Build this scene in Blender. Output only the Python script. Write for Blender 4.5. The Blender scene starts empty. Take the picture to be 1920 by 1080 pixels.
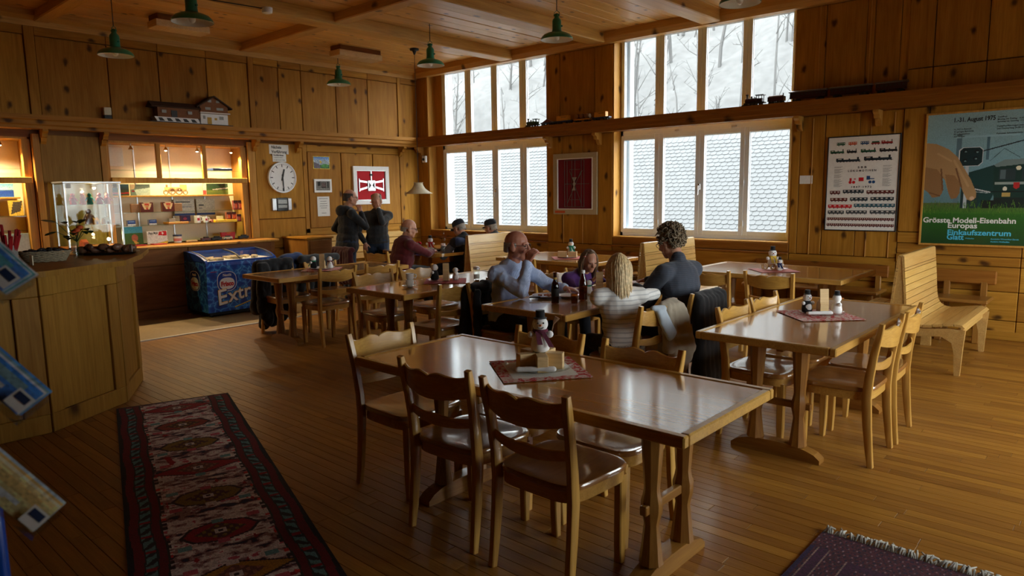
import bpy, bmesh, math, random
import numpy as np
from mathutils import Vector, Matrix, Euler, noise as mnoise
PI = math.pi
SC = bpy.context.scene
COL = SC.collection
random.seed(7)

# ------------------------------------------------------------------ camera
cam_d = bpy.data.cameras.new('camera')
cam_d.sensor_width = 36.0
cam_d.lens = 24.585
cam_d.clip_start = 0.05
cam_d.clip_end = 200
cam = bpy.data.objects.new('camera', cam_d)
COL.objects.link(cam)
_p, _y, _r = math.radians(-7.78236), math.radians(42.09835), math.radians(-0.84681)
_f = Vector((-math.sin(_y) * math.cos(_p), math.cos(_y) * math.cos(_p), math.sin(_p)))
_rt = Vector((math.cos(_y), math.sin(_y), 0))
_up = _rt.cross(_f)
_rt, _up = _rt * math.cos(_r) + _up * math.sin(_r), _up * math.cos(_r) - _rt * math.sin(_r)
_m = Matrix.Identity(4)
for i in range(3):
    _m[i][0], _m[i][1], _m[i][2] = _rt[i], _up[i], -_f[i]
_m[2][3] = 1.60
cam.matrix_world = _m
cam_d.dof.use_dof = True
cam_d.dof.focus_distance = 5.0
cam_d.dof.aperture_fstop = 5.0
SC.camera = cam

# ------------------------------------------------------------------ daylight
wd = bpy.data.worlds.new('overcast_sky')
SC.world = wd
wd.use_nodes = True
_bg = wd.node_tree.nodes['Background']
_bg.inputs['Color'].default_value = (0.96, 0.985, 1.0, 1)
_bg.inputs['Strength'].default_value = 4.6
SC.view_settings.view_transform = 'Standard'
SC.view_settings.look = 'None'
SC.view_settings.gamma = 1
SC.view_settings.use_curve_mapping = False
SC.view_settings.exposure = 1.46
SC.cycles.max_bounces = 9
SC.cycles.diffuse_bounces = 5
SC.cycles.glossy_bounces = 4
SC.cycles.transmission_bounces = 8
SC.cycles.transparent_max_bounces = 16
SC.cycles.caustics_reflective = False
SC.cycles.caustics_refractive = False
SC.cycles.sample_clamp_indirect = 6.0
SC.cycles.blur_glossy = 0.6
SC.cycles.use_denoising = True

def portal(name, loc, rot, sx, sy):
    d = bpy.data.lights.new(name, 'AREA')
    d.shape = 'RECTANGLE'
    d.size, d.size_y = sx, sy
    d.cycles.is_portal = True
    o = bpy.data.objects.new(name, d)
    COL.objects.link(o)
    o.location = loc
    o.rotation_euler = rot
portal('portal_window', (-8.5, 9.05, 2.35), (-PI / 2, 0, 0), 2.7, 3.0)
portal('portal_window', (-4.6, 9.05, 2.35), (-PI / 2, 0, 0), 2.7, 3.0)
portal('portal_window', (1.62, 6.5, 1.54), (0, PI / 2, 0), 1.9, 3.2)
portal('portal_window', (1.62, 3.8, 1.54), (0, PI / 2, 0), 1.9, 1.5)

# room: camera stands at x=0, y=0; wall_left is x=XA, the window wall is y=YB
XA, YB, XR, YF, ZC = -10.24, 8.76, 1.45, -2.2, 3.86

# ------------------------------------------------------------------ helpers
def lin(r, g, b):
    def c(v):
        v /= 255.0
        return v / 12.92 if v <= 0.04045 else ((v + 0.055) / 1.055) ** 2.4
    return (c(r), c(g), c(b), 1.0)

class MB:
    """collects shapes into one mesh"""
    def __init__(s):
        s.v, s.f, s.m = [], [], []
        s.mi = 0
    def add(s, vs, fs, M=None):
        k = len(s.v)
        if M is not None:
            vs = [M @ Vector(v) for v in vs]
        s.v.extend([tuple(v) for v in vs])
        s.f.extend([tuple(i + k for i in f) for f in fs])
        s.m.extend([s.mi] * len(fs))
        return s
    def box(s, x0, x1, y0, y1, z0, z1, M=None):
        vs = [(x0, y0, z0), (x1, y0, z0), (x1, y1, z0), (x0, y1, z0), (x0, y0, z1), (x1, y0, z1), (x1, y1, z1), (x0, y1, z1)]
        return s.add(vs, [(0, 3, 2, 1), (4, 5, 6, 7), (0, 1, 5, 4), (1, 2, 6, 5), (2, 3, 7, 6), (3, 0, 4, 7)], M)
    def bbox(s, x0, x1, y0, y1, z0, z1, b=0.004, M=None):
        """box with chamfered edges"""
        bm = bmesh.new()
        bmesh.ops.create_cube(bm, size=1)
        for v in bm.verts:
            v.co = ((x0 + x1) / 2 + v.co.x * (x1 - x0), (y0 + y1) / 2 + v.co.y * (y1 - y0), (z0 + z1) / 2 + v.co.z * (z1 - z0))
        bmesh.ops.bevel(bm, geom=bm.edges[:], offset=min(b, (x1 - x0) * .45, (y1 - y0) * .45, (z1 - z0) * .45), segments=1, affect='EDGES', profile=.5)
        return s.frombm(bm, M)
    def frombm(s, bm, M=None):
        bm.verts.index_update()
        s.add([v.co.copy() for v in bm.verts], [[v.index for v in f.verts] for f in bm.faces], M)
        bm.free()
        return s
    def prism(s, poly, axis, a, b, M=None):
        """poly of 2-D points swept along axis from a to b"""
        n = len(poly)
        def P(p, t):
            return (t, p[0], p[1]) if axis == 'X' else ((p[0], t, p[1]) if axis == 'Y' else (p[0], p[1], t))
        vs = [P(p, a) for p in poly] + [P(p, b) for p in poly]
        fs = [(i, (i + 1) % n, n + (i + 1) % n, n + i) for i in range(n)]
        fs += [tuple(range(n - 1, -1, -1)), tuple(range(n, 2 * n))]
        return s.add(vs, fs, M)
    def lathe(s, prof, seg=20, M=None, cap=True, rot=0):
        vs, fs = [], []
        n = len(prof)
        for r, z in prof:
            for k in range(seg):
                a = rot + 2 * PI * k / seg
                vs.append((r * math.cos(a), r * math.sin(a), z))
        for i in range(n - 1):
            for k in range(seg):
                k2 = (k + 1) % seg
                fs.append((i * seg + k, i * seg + k2, (i + 1) * seg + k2, (i + 1) * seg + k))
        if cap:
            fs.append(tuple(range(seg - 1, -1, -1)))
            fs.append(tuple((n - 1) * seg + k for k in range(seg)))
        return s.add(vs, fs, M)
    def tube(s, pts, r, seg=8, M=None, cap=True):
        pts = [Vector(p) for p in pts]
        n = len(pts)
        rs = r if isinstance(r, (list, tuple)) else [r] * n
        vs, fs = [], []
        pn = None
        for i, p in enumerate(pts):
            t = (pts[min(i + 1, n - 1)] - pts[max(i - 1, 0)])
            t = t.normalized() if t.length > 1e-9 else Vector((0, 0, 1))
            if pn is None:
                a = Vector((0, 0, 1)) if abs(t.z) < .9 else Vector((1, 0, 0))
                pn = t.cross(a).normalized()
            else:
                pn = (pn - t * pn.dot(t))
                pn = pn.normalized() if pn.length > 1e-6 else t.orthogonal().normalized()
            bn = t.cross(pn)
            for k in range(seg):
                a = 2 * PI * k / seg
                vs.append(p + (pn * math.cos(a) + bn * math.sin(a)) * rs[i])
        for i in range(n - 1):
            for k in range(seg):
                k2 = (k + 1) % seg
                fs.append((i * seg + k, i * seg + k2, (i + 1) * seg + k2, (i + 1) * seg + k))
        if cap:
            fs.append(tuple(range(seg - 1, -1, -1)))
            fs.append(tuple((n - 1) * seg + k for k in range(seg)))
        return s.add(vs, fs, M)
    def ball(s, c, r, seg=14, M=None):
        """ellipsoid, r a number or three radii"""
        r = (r, r, r) if not isinstance(r, (tuple, list)) else r
        vs, fs = [], []
        n = max(6, seg // 2 + 1)
        for i in range(1, n):
            t = PI * i / n
            for k in range(seg):
                a = 2 * PI * k / seg
                vs.append((c[0] + r[0] * math.sin(t) * math.cos(a), c[1] + r[1] * math.sin(t) * math.sin(a), c[2] - r[2] * math.cos(t)))
        b = len(vs)
        vs += [(c[0], c[1], c[2] - r[2]), (c[0], c[1], c[2] + r[2])]
        for i in range(n - 2):
            for k in range(seg):
                k2 = (k + 1) % seg
                fs.append((i * seg + k, i * seg + k2, (i + 1) * seg + k2, (i + 1) * seg + k))
        for k in range(seg):
            k2 = (k + 1) % seg
            fs.append((b, k2, k))
            fs.append((b + 1, (n - 2) * seg + k, (n - 2) * seg + k2))
        return s.add(vs, fs, M)
    def cap(s, p0, p1, r0, r1, seg=10):
        """tapered capsule"""
        p0, p1 = Vector(p0), Vector(p1)
        d = p1 - p0
        L = d.length
        t = d / L if L > 1e-6 else Vector((0, 0, 1))
        pts, rs = [], []
        for k in range(1, 4):
            a = PI / 2 * k / 4
            pts.append(p0 - t * r0 * math.cos(a)); rs.append(r0 * math.sin(a))
        pts += [p0, p1]; rs += [r0, r1]
        for k in range(3, 0, -1):
            a = PI / 2 * k / 4
            pts.append(p1 + t * r1 * math.cos(a)); rs.append(r1 * math.sin(a))
        return s.tube(pts, rs, seg)
    def build(s, name, mat=None, parent=None, smooth=0, loc=None):
        me = bpy.data.meshes.new(name)
        me.from_pydata(s.v, [], s.f)
        for x in (mat if isinstance(mat, (list, tuple)) else [mat]):
            if x is not None:
                me.materials.append(M[x] if isinstance(x, str) else x)
        if len(me.materials) > 1:
            me.polygons.foreach_set('material_index', s.m)
        if smooth:
            me.polygons.foreach_set('use_smooth', [True] * len(me.polygons))
            if smooth < 3:
                try:
                    me.set_sharp_from_angle(angle=smooth)
                except Exception:
                    pass
        me.update()
        o = bpy.data.objects.new(name, me)
        COL.objects.link(o)
        if parent is not None:
            o.parent = parent
        if loc is not None:
            o.location = loc
        return o

SM = math.radians(40)

def tag(o, label=None, cat=None, group=None, kind=None):
    for k, v in (('label', label), ('category', cat), ('group', group), ('kind', kind)):
        if v:
            o[k] = v
    return o

def thing(name, label, cat, loc=(0, 0, 0), rz=0, group=None):
    o = bpy.data.objects.new(name, None)
    COL.objects.link(o)
    o.empty_display_size = .1
    o.location = loc
    o.rotation_euler = (0, 0, rz)
    return tag(o, label, cat, group)

def copy_tree(o, parent=None):
    c = o.copy()
    COL.objects.link(c)
    c.parent = parent
    for ch in KIDS(o):
        copy_tree(ch, c)
    return c

def KIDS(o):
    return list(o.children)

def place(o, loc, rz=0, label=None, group=None):
    o.location = loc
    o.rotation_euler = (0, 0, rz)
    if label:
        o['label'] = label
    if group:
        o['group'] = group
    return o

def struct(o):
    o['kind'] = 'structure'
    return o

def rotz(a):
    return Matrix.Rotation(a, 4, 'Z')
def TR(x, y, z):
    return Matrix.Translation((x, y, z))
def frame(o, x, y, z):
    """4x4 from origin and three axes"""
    m = Matrix.Identity(4)
    for i in range(3):
        m[i][0], m[i][1], m[i][2], m[i][3] = x[i], y[i], z[i], o[i]
    return m

# ------------------------------------------------------------------ materials
M = {}
def nmat(name):
    m = bpy.data.materials.new(name)
    m.use_nodes = True
    nt = m.node_tree
    b = nt.nodes['Principled BSDF']
    M[name] = m
    return m, nt, b
def N(nt, t, **kw):
    n = nt.nodes.new(t)
    for k, v in kw.items():
        if k.startswith('i_'):
            n.inputs[k[2:].replace('_', ' ')].default_value = v
        elif k.startswith('n_'):
            n.inputs[int(k[2:])].default_value = v
        else:
            setattr(n, k, v)
    return n
def ramp(nt, stops):
    n = nt.nodes.new('ShaderNodeValToRGB')
    e = n.color_ramp.elements
    while len(e) < len(stops):
        e.new(.5)
    for i, (p, c) in enumerate(stops):
        e[i].position = p
        e[i].color = c if len(c) == 4 else (*c, 1)
    return n
def mix(nt, fac, a, b, mode='MIX'):
    n = nt.nodes.new('ShaderNodeMix')
    n.data_type = 'RGBA'
    n.blend_type = mode
    for s, v in ((n.inputs[0], fac), (n.inputs[6], a), (n.inputs[7], b)):
        if hasattr(v, 'node'):
            nt.links.new(v, s)
        else:
            s.default_value = v
    return n.outputs[2]
def math_(nt, op, a, b=0.0, c=0.0, clamp=False):
    n = nt.nodes.new('ShaderNodeMath')
    n.operation = op
    n.use_clamp = clamp
    for i, v in enumerate((a, b, c)):
        if hasattr(v, 'node'):
            nt.links.new(v, n.inputs[i])
        else:
            n.inputs[i].default_value = v
    return n.outputs[0]

def plain(name, col, rough=.6, metal=0, noise=.12, scale=40, coat=0, bump=0, spec=.5, sheen=0):
    """single-colour material with slight procedural mottling"""
    m, nt, b = nmat(name)
    tc = N(nt, 'ShaderNodeTexCoord')
    nz = N(nt, 'ShaderNodeTexNoise', i_Scale=scale, i_Detail=3.0)
    nt.links.new(tc.outputs['Object'], nz.inputs['Vector'])
    lo = tuple(max(0, c * (1 - noise)) for c in col[:3]) + (1,)
    hi = tuple(min(1, c * (1 + noise)) for c in col[:3]) + (1,)
    r = ramp(nt, [(.3, lo), (.7, hi)])
    nt.links.new(nz.outputs['Fac'], r.inputs[0])
    nt.links.new(r.outputs[0], b.inputs['Base Color'])
    b.inputs['Roughness'].default_value = rough
    b.inputs['Metallic'].default_value = metal
    b.inputs['Coat Weight'].default_value = coat
    b.inputs['Coat Roughness'].default_value = .12
    b.inputs['Specular IOR Level'].default_value = spec
    if sheen:
        b.inputs['Sheen Weight'].default_value = sheen
    if bump:
        bp = N(nt, 'ShaderNodeBump', i_Strength=bump, i_Distance=.01)
        nt.links.new(nz.outputs['Fac'], bp.inputs['Height'])
        nt.links.new(bp.outputs[0], b.inputs['Normal'])
    return m

def wood(name, light, dark, axis='Z', knot=0.0, rough=.5, coat=0.0, gs=1.0, var=.22, kcol=(.045, .015, .005), kscale=3.0, crough=.15, spec=.4, cior=1.5):
    m, nt, b = nmat(name)
    L = nt.links.new
    tc = N(nt, 'ShaderNodeTexCoord')
    oi = N(nt, 'ShaderNodeObjectInfo')
    ge = N(nt, 'ShaderNodeNewGeometry')
    rnd = math_(nt, 'FRACT', math_(nt, 'MULTIPLY_ADD', oi.outputs['Random'], 7.31, math_(nt, 'MULTIPLY', ge.outputs['Random Per Island'], 5.17)))
    vm = N(nt, 'ShaderNodeVectorMath', operation='MULTIPLY_ADD')
    cb = N(nt, 'ShaderNodeCombineXYZ')
    for i in range(3):
        L(rnd, cb.inputs[i])
    L(cb.outputs[0], vm.inputs[0])
    vm.inputs[1].default_value = (37.1, 53.7, 71.3)
    L(tc.outputs['Object'], vm.inputs[2])
    def mapped(k):
        mp = N(nt, 'ShaderNodeMapping')
        s = [1, 1, 1]
        s['XYZ'.index(axis)] = k
        mp.inputs['Scale'].default_value = s
        L(vm.outputs[0], mp.inputs['Vector'])
        return mp.outputs[0]
    n1 = N(nt, 'ShaderNodeTexNoise', i_Scale=11 * gs, i_Detail=5.0, i_Roughness=.6, i_Distortion=1.2)
    L(mapped(.09), n1.inputs['Vector'])
    n2 = N(nt, 'ShaderNodeTexNoise', i_Scale=90 * gs, i_Detail=2.0)
    L(mapped(.035), n2.inputs['Vector'])
    r1 = ramp(nt, [(.28, (*dark, 1)), (.72, (*light, 1))])
    L(n1.outputs['Fac'], r1.inputs[0])
    r2 = ramp(nt, [(.3, (.78, .74, .70, 1)), (.65, (1, 1, 1, 1))])
    L(n2.outputs['Fac'], r2.inputs[0])
    col = mix(nt, .8, r1.outputs[0], r2.outputs[0], 'MULTIPLY')
    if knot:
        vo = N(nt, 'ShaderNodeTexVoronoi', i_Scale=kscale, i_Randomness=1.0)
        nz = N(nt, 'ShaderNodeTexNoise', i_Scale=14.0, i_Detail=2.0)
        sx0 = N(nt, 'ShaderNodeSeparateXYZ')
        L(vm.outputs[0], sx0.inputs[0])
        oth = [sx0.outputs[i] for i in range(3) if i != 'XYZ'.index(axis)]
        cb2 = N(nt, 'ShaderNodeCombineXYZ')
        L(math_(nt, 'ADD', oth[0], oth[1]), cb2.inputs[0])
        L(math_(nt, 'MULTIPLY', sx0.outputs['XYZ'.index(axis)], .62), cb2.inputs[1])
        vo.voronoi_dimensions = '2D'
        mk = cb2.outputs[0]
        L(mk, nz.inputs['Vector'])
        vd = N(nt, 'ShaderNodeVectorMath', operation='MULTIPLY_ADD')
        L(nz.outputs['Color'], vd.inputs[0])
        vd.inputs[1].default_value = (.05, .05, .05)
        L(mk, vd.inputs[2])
        L(vd.outputs[0], vo.inputs['Vector'])
        mr = N(nt, 'ShaderNodeMapRange', n_1=.03, n_2=.15, n_3=1.0, n_4=0.0)
        mr.interpolation_type = 'SMOOTHSTEP'
        L(vo.outputs['Distance'], mr.inputs[0])
        sx = N(nt, 'ShaderNodeSeparateColor')
        L(vo.outputs['Color'], sx.inputs[0])
        msk = math_(nt, 'GREATER_THAN', sx.outputs[0], 1 - knot)
        kf = math_(nt, 'MULTIPLY', math_(nt, 'MULTIPLY', mr.outputs[0], msk), .9)
        col = mix(nt, kf, col, (*kcol, 1))
    hs = N(nt, 'ShaderNodeHueSaturation')
    L(col, hs.inputs['Color'])
    L(math_(nt, 'MULTIPLY_ADD', rnd, var * 2, 1 - var), hs.inputs['Value'])
    L(math_(nt, 'MULTIPLY_ADD', rnd, .008, .498), hs.inputs['Hue'])
    L(hs.outputs[0], b.inputs['Base Color'])
    b.inputs['Roughness'].default_value = rough
    b.inputs['Coat Weight'].default_value = coat
    b.inputs['Coat Roughness'].default_value = crough
    b.inputs['Coat IOR'].default_value = cior
    b.inputs['Specular IOR Level'].default_value = spec
    bp = N(nt, 'ShaderNodeBump', i_Strength=.08, i_Distance=.004)
    L(n2.outputs['Fac'], bp.inputs['Height'])
    L(bp.outputs[0], b.inputs['Normal'])
    return m

PINE_L, PINE_D = (.50, .235, .034), (.33, .138, .015)
for ax in 'XYZ':
    wood('pine_' + ax.lower(), PINE_L, PINE_D, ax, knot=.55, rough=.55, kscale=3.4, var=.14, spec=.12)
    wood('honey_' + ax.lower(), (.68, .385, .095), (.52, .265, .050), ax, rough=.32, coat=.35, gs=1.4, var=.10)
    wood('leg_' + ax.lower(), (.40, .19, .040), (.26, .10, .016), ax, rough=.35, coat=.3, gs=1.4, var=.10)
wood('ceiling_pine', (.80, .47, .15), (.64, .33, .08), 'Y', knot=.45, rough=.38, kscale=4.5, var=.10)
wood('beam_pine', (.70, .40, .11), (.54, .27, .06), 'Y', knot=.35, rough=.45, kscale=3.0, var=.08)
wood('beam_pine_x', (.70, .40, .11), (.54, .27, .06), 'X', knot=.35, rough=.45, kscale=3.0, var=.08)
wood('floor_oak', (.40, .175, .030), (.25, .098, .013), 'X', rough=.40, coat=.08, gs=1.5, var=.20, crough=.20, spec=.25)
wood('table_y', (.62, .285, .040), (.48, .195, .022), 'Y', rough=.25, coat=1.0, gs=1.0, var=.06, crough=.10, cior=2.5)
wood('table_x', (.62, .285, .040), (.48, .195, .022), 'X', rough=.25, coat=1.0, gs=1.0, var=.06, crough=.10, cior=2.5)
wood('seat_wood', (.40, .175, .040), (.28, .105, .022), 'Y', rough=.3, coat=1.0, gs=1.2, var=.12, crough=.10, cior=1.9)
wood('slat', (.72, .46, .16), (.60, .34, .095), 'Y', rough=.35, coat=.3, gs=1.3, var=.07)
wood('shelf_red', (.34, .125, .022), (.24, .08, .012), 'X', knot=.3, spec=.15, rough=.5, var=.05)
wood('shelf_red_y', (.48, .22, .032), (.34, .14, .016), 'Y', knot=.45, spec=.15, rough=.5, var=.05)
wood('cab_dark', (.26, .095, .02), (.16, .052, .010), 'Y', spec=.15, rough=.5, var=.1)
wood('oak_counter', (.40, .20, .035), (.28, .13, .018), 'Z', knot=.25, spec=.15, rough=.5, var=.08, kscale=2.0)
wood('box_wood', (.80, .58, .30), (.70, .47, .22), 'X', rough=.6, var=.05)
wood('lit_pine', (.60, .31, .07), (.45, .20, .035), 'Z', knot=.25, spec=.15, rough=.5, var=.1)
plain('white_frame', (.84, .91, .97, 1), .35, noise=.02)
plain('gasket', (.03, .03, .03, 1), .6)
plain('white', (.82, .82, .80, 1), .5, noise=.03)
plain('paper', (.80, .79, .74, 1), .8, noise=.04)
plain('black', (.012, .012, .013, 1), .6)
plain('black_gloss', (.012, .012, .013, 1), .25)
plain('dark_iron', (.03, .028, .026, 1), .5)
plain('alu', (.60, .61, .62, 1), .35, metal=.9, noise=.05)
plain('chrome', (.75, .75, .75, 1), .15, metal=1, noise=.02)
plain('green_enamel', (.008, .20, .115, 1), .28, coat=.4, noise=.06)
plain('lamp_white', (.80, .80, .76, 1), .35, noise=.03)
plain('red', (.45, .012, .015, 1), .6, noise=.08)
plain('red_felt', (.50, .012, .022, 1), .9, noise=.06, scale=120)
plain('red_felt_shaded', (.17, .004, .012, 1), .9, noise=.06, scale=120)  # red felt copy for the pillar, backlit shade put into its colour
plain('cream_shaded', (.46, .38, .24, 1), .6, noise=.05)  # cream copy for the pillar frame, darkened by the same painted shade
plain('cream', (.70, .62, .42, 1), .55, noise=.05)
plain('linoleum', (.30, .20, .085, 1), .45, noise=.10, scale=25)
plain('display_back', (.78, .66, .46, 1), .6, noise=.03)
plain('porcelain', (.86, .86, .84, 1), .12, noise=.01, coat=.5)

def glassy(name, tint=(1, 1, 1), rough=0.02, fac=.10, dark=0.0):
    """thin clear sheet: mostly transparent with fresnel reflection"""
    m, nt, b = nmat(name)
    nt.nodes.remove(b)
    tr = N(nt, 'ShaderNodeBsdfTransparent')
    tr.inputs[0].default_value = (*tint, 1)
    gl = N(nt, 'ShaderNodeBsdfGlossy')
    gl.inputs['Roughness'].default_value = rough
    fr = N(nt, 'ShaderNodeFresnel', i_IOR=1.45)
    mx = N(nt, 'ShaderNodeMixShader')
    ge = N(nt, 'ShaderNodeNewGeometry')
    fs_ = math_(nt, 'MULTIPLY_ADD', fr.outputs[0], .7, fac * .2)
    nt.links.new(math_(nt, 'MULTIPLY', fs_, math_(nt, 'SUBTRACT', 1.0, ge.outputs['Backfacing'])), mx.inputs[0])
    nt.links.new(tr.outputs[0], mx.inputs[1])
    nt.links.new(gl.outputs[0], mx.inputs[2])
    nt.links.new(mx.outputs[0], nt.nodes['Material Output'].inputs[0])
    return m
glassy('pane', (.96, .98, .97))
glassy('acrylic', (.95, .97, .98), .05, .3)
glassy('shelf_glass', (.82, .90, .84), .02, .0)
glassy('clear_glass', (.94, .96, .95), .02, .03)
glassy('brown_glass', (.22, .075, .015), .03, .3)
glassy('cola_glass', (.55, .24, .07), .03, .3)

def emis(name, col, s):
    m, nt, b = nmat(name)
    b.inputs['Base Color'].default_value = col
    b.inputs['Emission Color'].default_value = col
    b.inputs['Emission Strength'].default_value = s
    return m
emis('bulb_on', (1.0, .80, .50, 1), 22)

def colattr(name, rough=.8, coat=0, bump=0):
    m, nt, b = nmat(name)
    a = N(nt, 'ShaderNodeAttribute', attribute_name='Col')
    nz = N(nt, 'ShaderNodeTexNoise', i_Scale=300.0)
    tc = N(nt, 'ShaderNodeTexCoord')
    nt.links.new(tc.outputs['Object'], nz.inputs['Vector'])
    r = ramp(nt, [(.3, (.86, .86, .86, 1)), (.7, (1, 1, 1, 1))])
    nt.links.new(nz.outputs['Fac'], r.inputs[0])
    nt.links.new(mix(nt, 1.0, a.outputs['Color'], r.outputs[0], 'MULTIPLY'), b.inputs['Base Color'])
    b.inputs['Roughness'].default_value = rough
    b.inputs['Coat Weight'].default_value = coat
    b.inputs['Coat Roughness'].default_value = .08
    if bump:
        bp = N(nt, 'ShaderNodeBump', i_Strength=bump, i_Distance=.004)
        nt.links.new(nz.outputs['Fac'], bp.inputs['Height'])
        nt.links.new(bp.outputs[0], b.inputs['Normal'])
    return m
colattr('print', .55, .3)
colattr('print_matt', .85)
colattr('woven', .95, 0, .6)

def painted(name, img, origin, ux, uy, mat='print', parent=None, thick=.004, relief=None):
    """sheet whose cells carry the colours of img (rows from top, sRGB 0..1); ux to the right, uy up, full size"""
    h, w = img.shape[:2]
    ux, uy, o = np.array(ux, float), np.array(uy, float), np.array(origin, float)
    n = np.cross(ux, uy)
    n /= np.linalg.norm(n)
    gx, gy = np.meshgrid(np.linspace(0, 1, w + 1), np.linspace(0, 1, h + 1))
    P = o + gx[..., None] * ux + gy[..., None] * uy + n * thick
    vs = P.reshape(-1, 3)
    idx = np.arange((w + 1) * (h + 1)).reshape(h + 1, w + 1)
    q = np.stack([idx[:-1, :-1], idx[:-1, 1:], idx[1:, 1:], idx[1:, :-1]], -1).reshape(-1, 4)
    k = len(vs)
    back = np.array([o, o + ux, o + ux + uy, o + uy])
    cor = [idx[0, 0], idx[0, -1], idx[-1, -1], idx[-1, 0]]
    bot, top, lef, rig = list(idx[0, :]), list(idx[-1, :]), list(idx[:, 0]), list(idx[:, -1])
    faces = q.tolist()
    faces.append([k + 3, k + 2, k + 1, k])
    faces.append([k, k + 1] + bot[::-1])
    faces.append([k + 2, k + 3] + top)
    faces.append([k + 3, k] + lef)
    faces.append([k + 1, k + 2] + rig[::-1])
    me = bpy.data.meshes.new(name)
    me.from_pydata(np.vstack([vs, back]).tolist(), [], faces)
    a = me.color_attributes.new('Col', 'FLOAT_COLOR', 'CORNER')
    c = img[::-1].reshape(-1, 3).astype(float)
    c = np.where(c <= .04045, c / 12.92, ((c + .055) / 1.055) ** 2.4)
    cc = np.ones((len(me.loops), 4), np.float32)
    cc[:, :3] = c.mean(0)
    cc[:w * h * 4, :3] = np.repeat(c, 4, axis=0)
    a.data.foreach_set('color', cc.ravel())
    me.materials.append(M[mat])
    ob = bpy.data.objects.new(name, me)
    COL.objects.link(ob)
    if parent is not None:
        ob.parent = parent
    return ob

# small raster painter for prints
class Img:
    def __init__(s, w, h, col):
        s.a = np.zeros((h, w, 3)) + np.array(col) / 255.
        s.w, s.h = w, h
        s.x, s.y = np.meshgrid((np.arange(w) + .5) / w, (np.arange(h) + .5) / h)
    def put(s, mask, col):
        s.a[mask] = np.array(col) / 255.
        return s
    def rect(s, x0, y0, x1, y1, col):
        return s.put((s.x >= x0) & (s.x < x1) & (s.y >= y0) & (s.y < y1), col)
    def ell(s, cx, cy, rx, ry, col):
        return s.put(((s.x - cx) / rx) ** 2 + ((s.y - cy) / ry) ** 2 < 1, col)
    def inpoly(s, pts):
        m = np.zeros(s.x.shape, bool)
        n = len(pts)
        for i in range(n):
            (x0, y0), (x1, y1) = pts[i], pts[(i + 1) % n]
            if y0 == y1:
                continue
            c = (y0 > s.y) != (y1 > s.y)
            m ^= c & (s.x < (x1 - x0) * (s.y - y0) / (y1 - y0) + x0)
        return m
    def poly(s, pts, col):
        return s.put(s.inpoly(pts), col)
    def line(s, x0, y0, x1, y1, wd, col):
        dx, dy = x1 - x0, (y1 - y0)
        t = np.clip(((s.x - x0) * dx + (s.y - y0) * dy) / (dx * dx + dy * dy + 1e-12), 0, 1)
        d = np.hypot((s.x - x0 - t * dx), (s.y - y0 - t * dy) * s.h / s.w)
        return s.put(d < wd, col)
    def grad(s, y0, y1, c0, c1):
        t = np.clip((s.y - y0) / (y1 - y0), 0, 1)[..., None]
        m = (s.y >= y0) & (s.y < y1)
        s.a[m] = (np.array(c0) / 255. * (1 - t) + np.array(c1) / 255. * t)[m]
        return s
    def noise(s, amt, seed=1, mask=None):
        r = np.random.RandomState(seed)
        n = 1 + amt * (r.rand(s.h, s.w, 1) - .5) * 2
        a = np.clip(s.a * n, 0, 1)
        s.a = a if mask is None else np.where(mask[..., None], a, s.a)
        return s

def text(body, size, loc, ux, uy, mat, parent, name='lettering', bold=0.0, align='LEFT', thick=.0012, shear=0, spacing=1.0, width=None):
    """flat raised lettering as a mesh; ux = writing direction, uy = up"""
    cu = bpy.data.curves.new(name, 'FONT')
    cu.body = body
    cu.size = size
    cu.align_x = align
    cu.extrude = thick / 2
    cu.offset = bold
    cu.shear = shear
    cu.space_character = spacing
    cu.resolution_u = 3
    o = bpy.data.objects.new(name, cu)
    COL.objects.link(o)
    dg = bpy.context.evaluated_depsgraph_get()
    me = bpy.data.meshes.new_from_object(o.evaluated_get(dg))
    bpy.data.objects.remove(o)
    bpy.data.curves.remove(cu)
    ux, uy = Vector(ux).normalized(), Vector(uy).normalized()
    n = ux.cross(uy)
    k = 1.0
    if width and len(me.vertices):
        xs = [v.co.x for v in me.vertices]
        k = width / (max(xs) - min(xs))
    for v in me.vertices:
        v.co.x *= k
    me.transform(frame(Vector(loc) + n * thick / 2, ux, uy, n))
    me.materials.append(M[mat])
    ob = bpy.data.objects.new(name, me)
    COL.objects.link(ob)
    ob.parent = parent
    return ob
# ================================================================== STRUCTURE
def cam_depth(p):
    return (Vector(p) - Vector((0, 0, 1.6))).dot(_f)
def cam_px(p):
    v = Vector(p) - Vector((0, 0, 1.6))
    z = v.dot(_f)
    return (960 + 1311.2 * v.dot(_rt) / z, 540 - 1311.2 * v.dot(_up) / z) if z > .05 else (-9e9, 0)

# ---- floor: subfloor, planks (nearest 300 in view are parts, the rest one stuff part), linoleum strip
floor = struct(MB().box(XA - .6, XR + .3, YF - .3, YB + .3, -.12, -.012).build('floor', 'cab_dark'))
LX = -8.26
planks = []
rng = random.Random(3)
PW = .072
y = YF
row = 0
while y < YB:
    x = (LX if y < 5.6 else XA) - rng.uniform(0, .8)
    x0lim = LX if y < 5.6 else XA
    while x < XR:
        L = rng.uniform(.75, 1.5)
        a, b = max(x, x0lim), min(x + L, XR)
        if b - a > .03:
            planks.append((a, b, y, min(y + PW, YB)))
        x += L
    y += PW
    row += 1
vis = []
for i, (a, b, y0, y1) in enumerate(planks):
    px = cam_px(((a + b) / 2, (y0 + y1) / 2, 0))
    inview = -60 < px[0] < 1980 and 560 < px[1] < 1130
    vis.append((0 if inview else 1, cam_depth(((a + b) / 2, (y0 + y1) / 2, 0)), i))
vis.sort()
near = set(i for _, _, i in vis[:300])
rest = MB()
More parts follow.
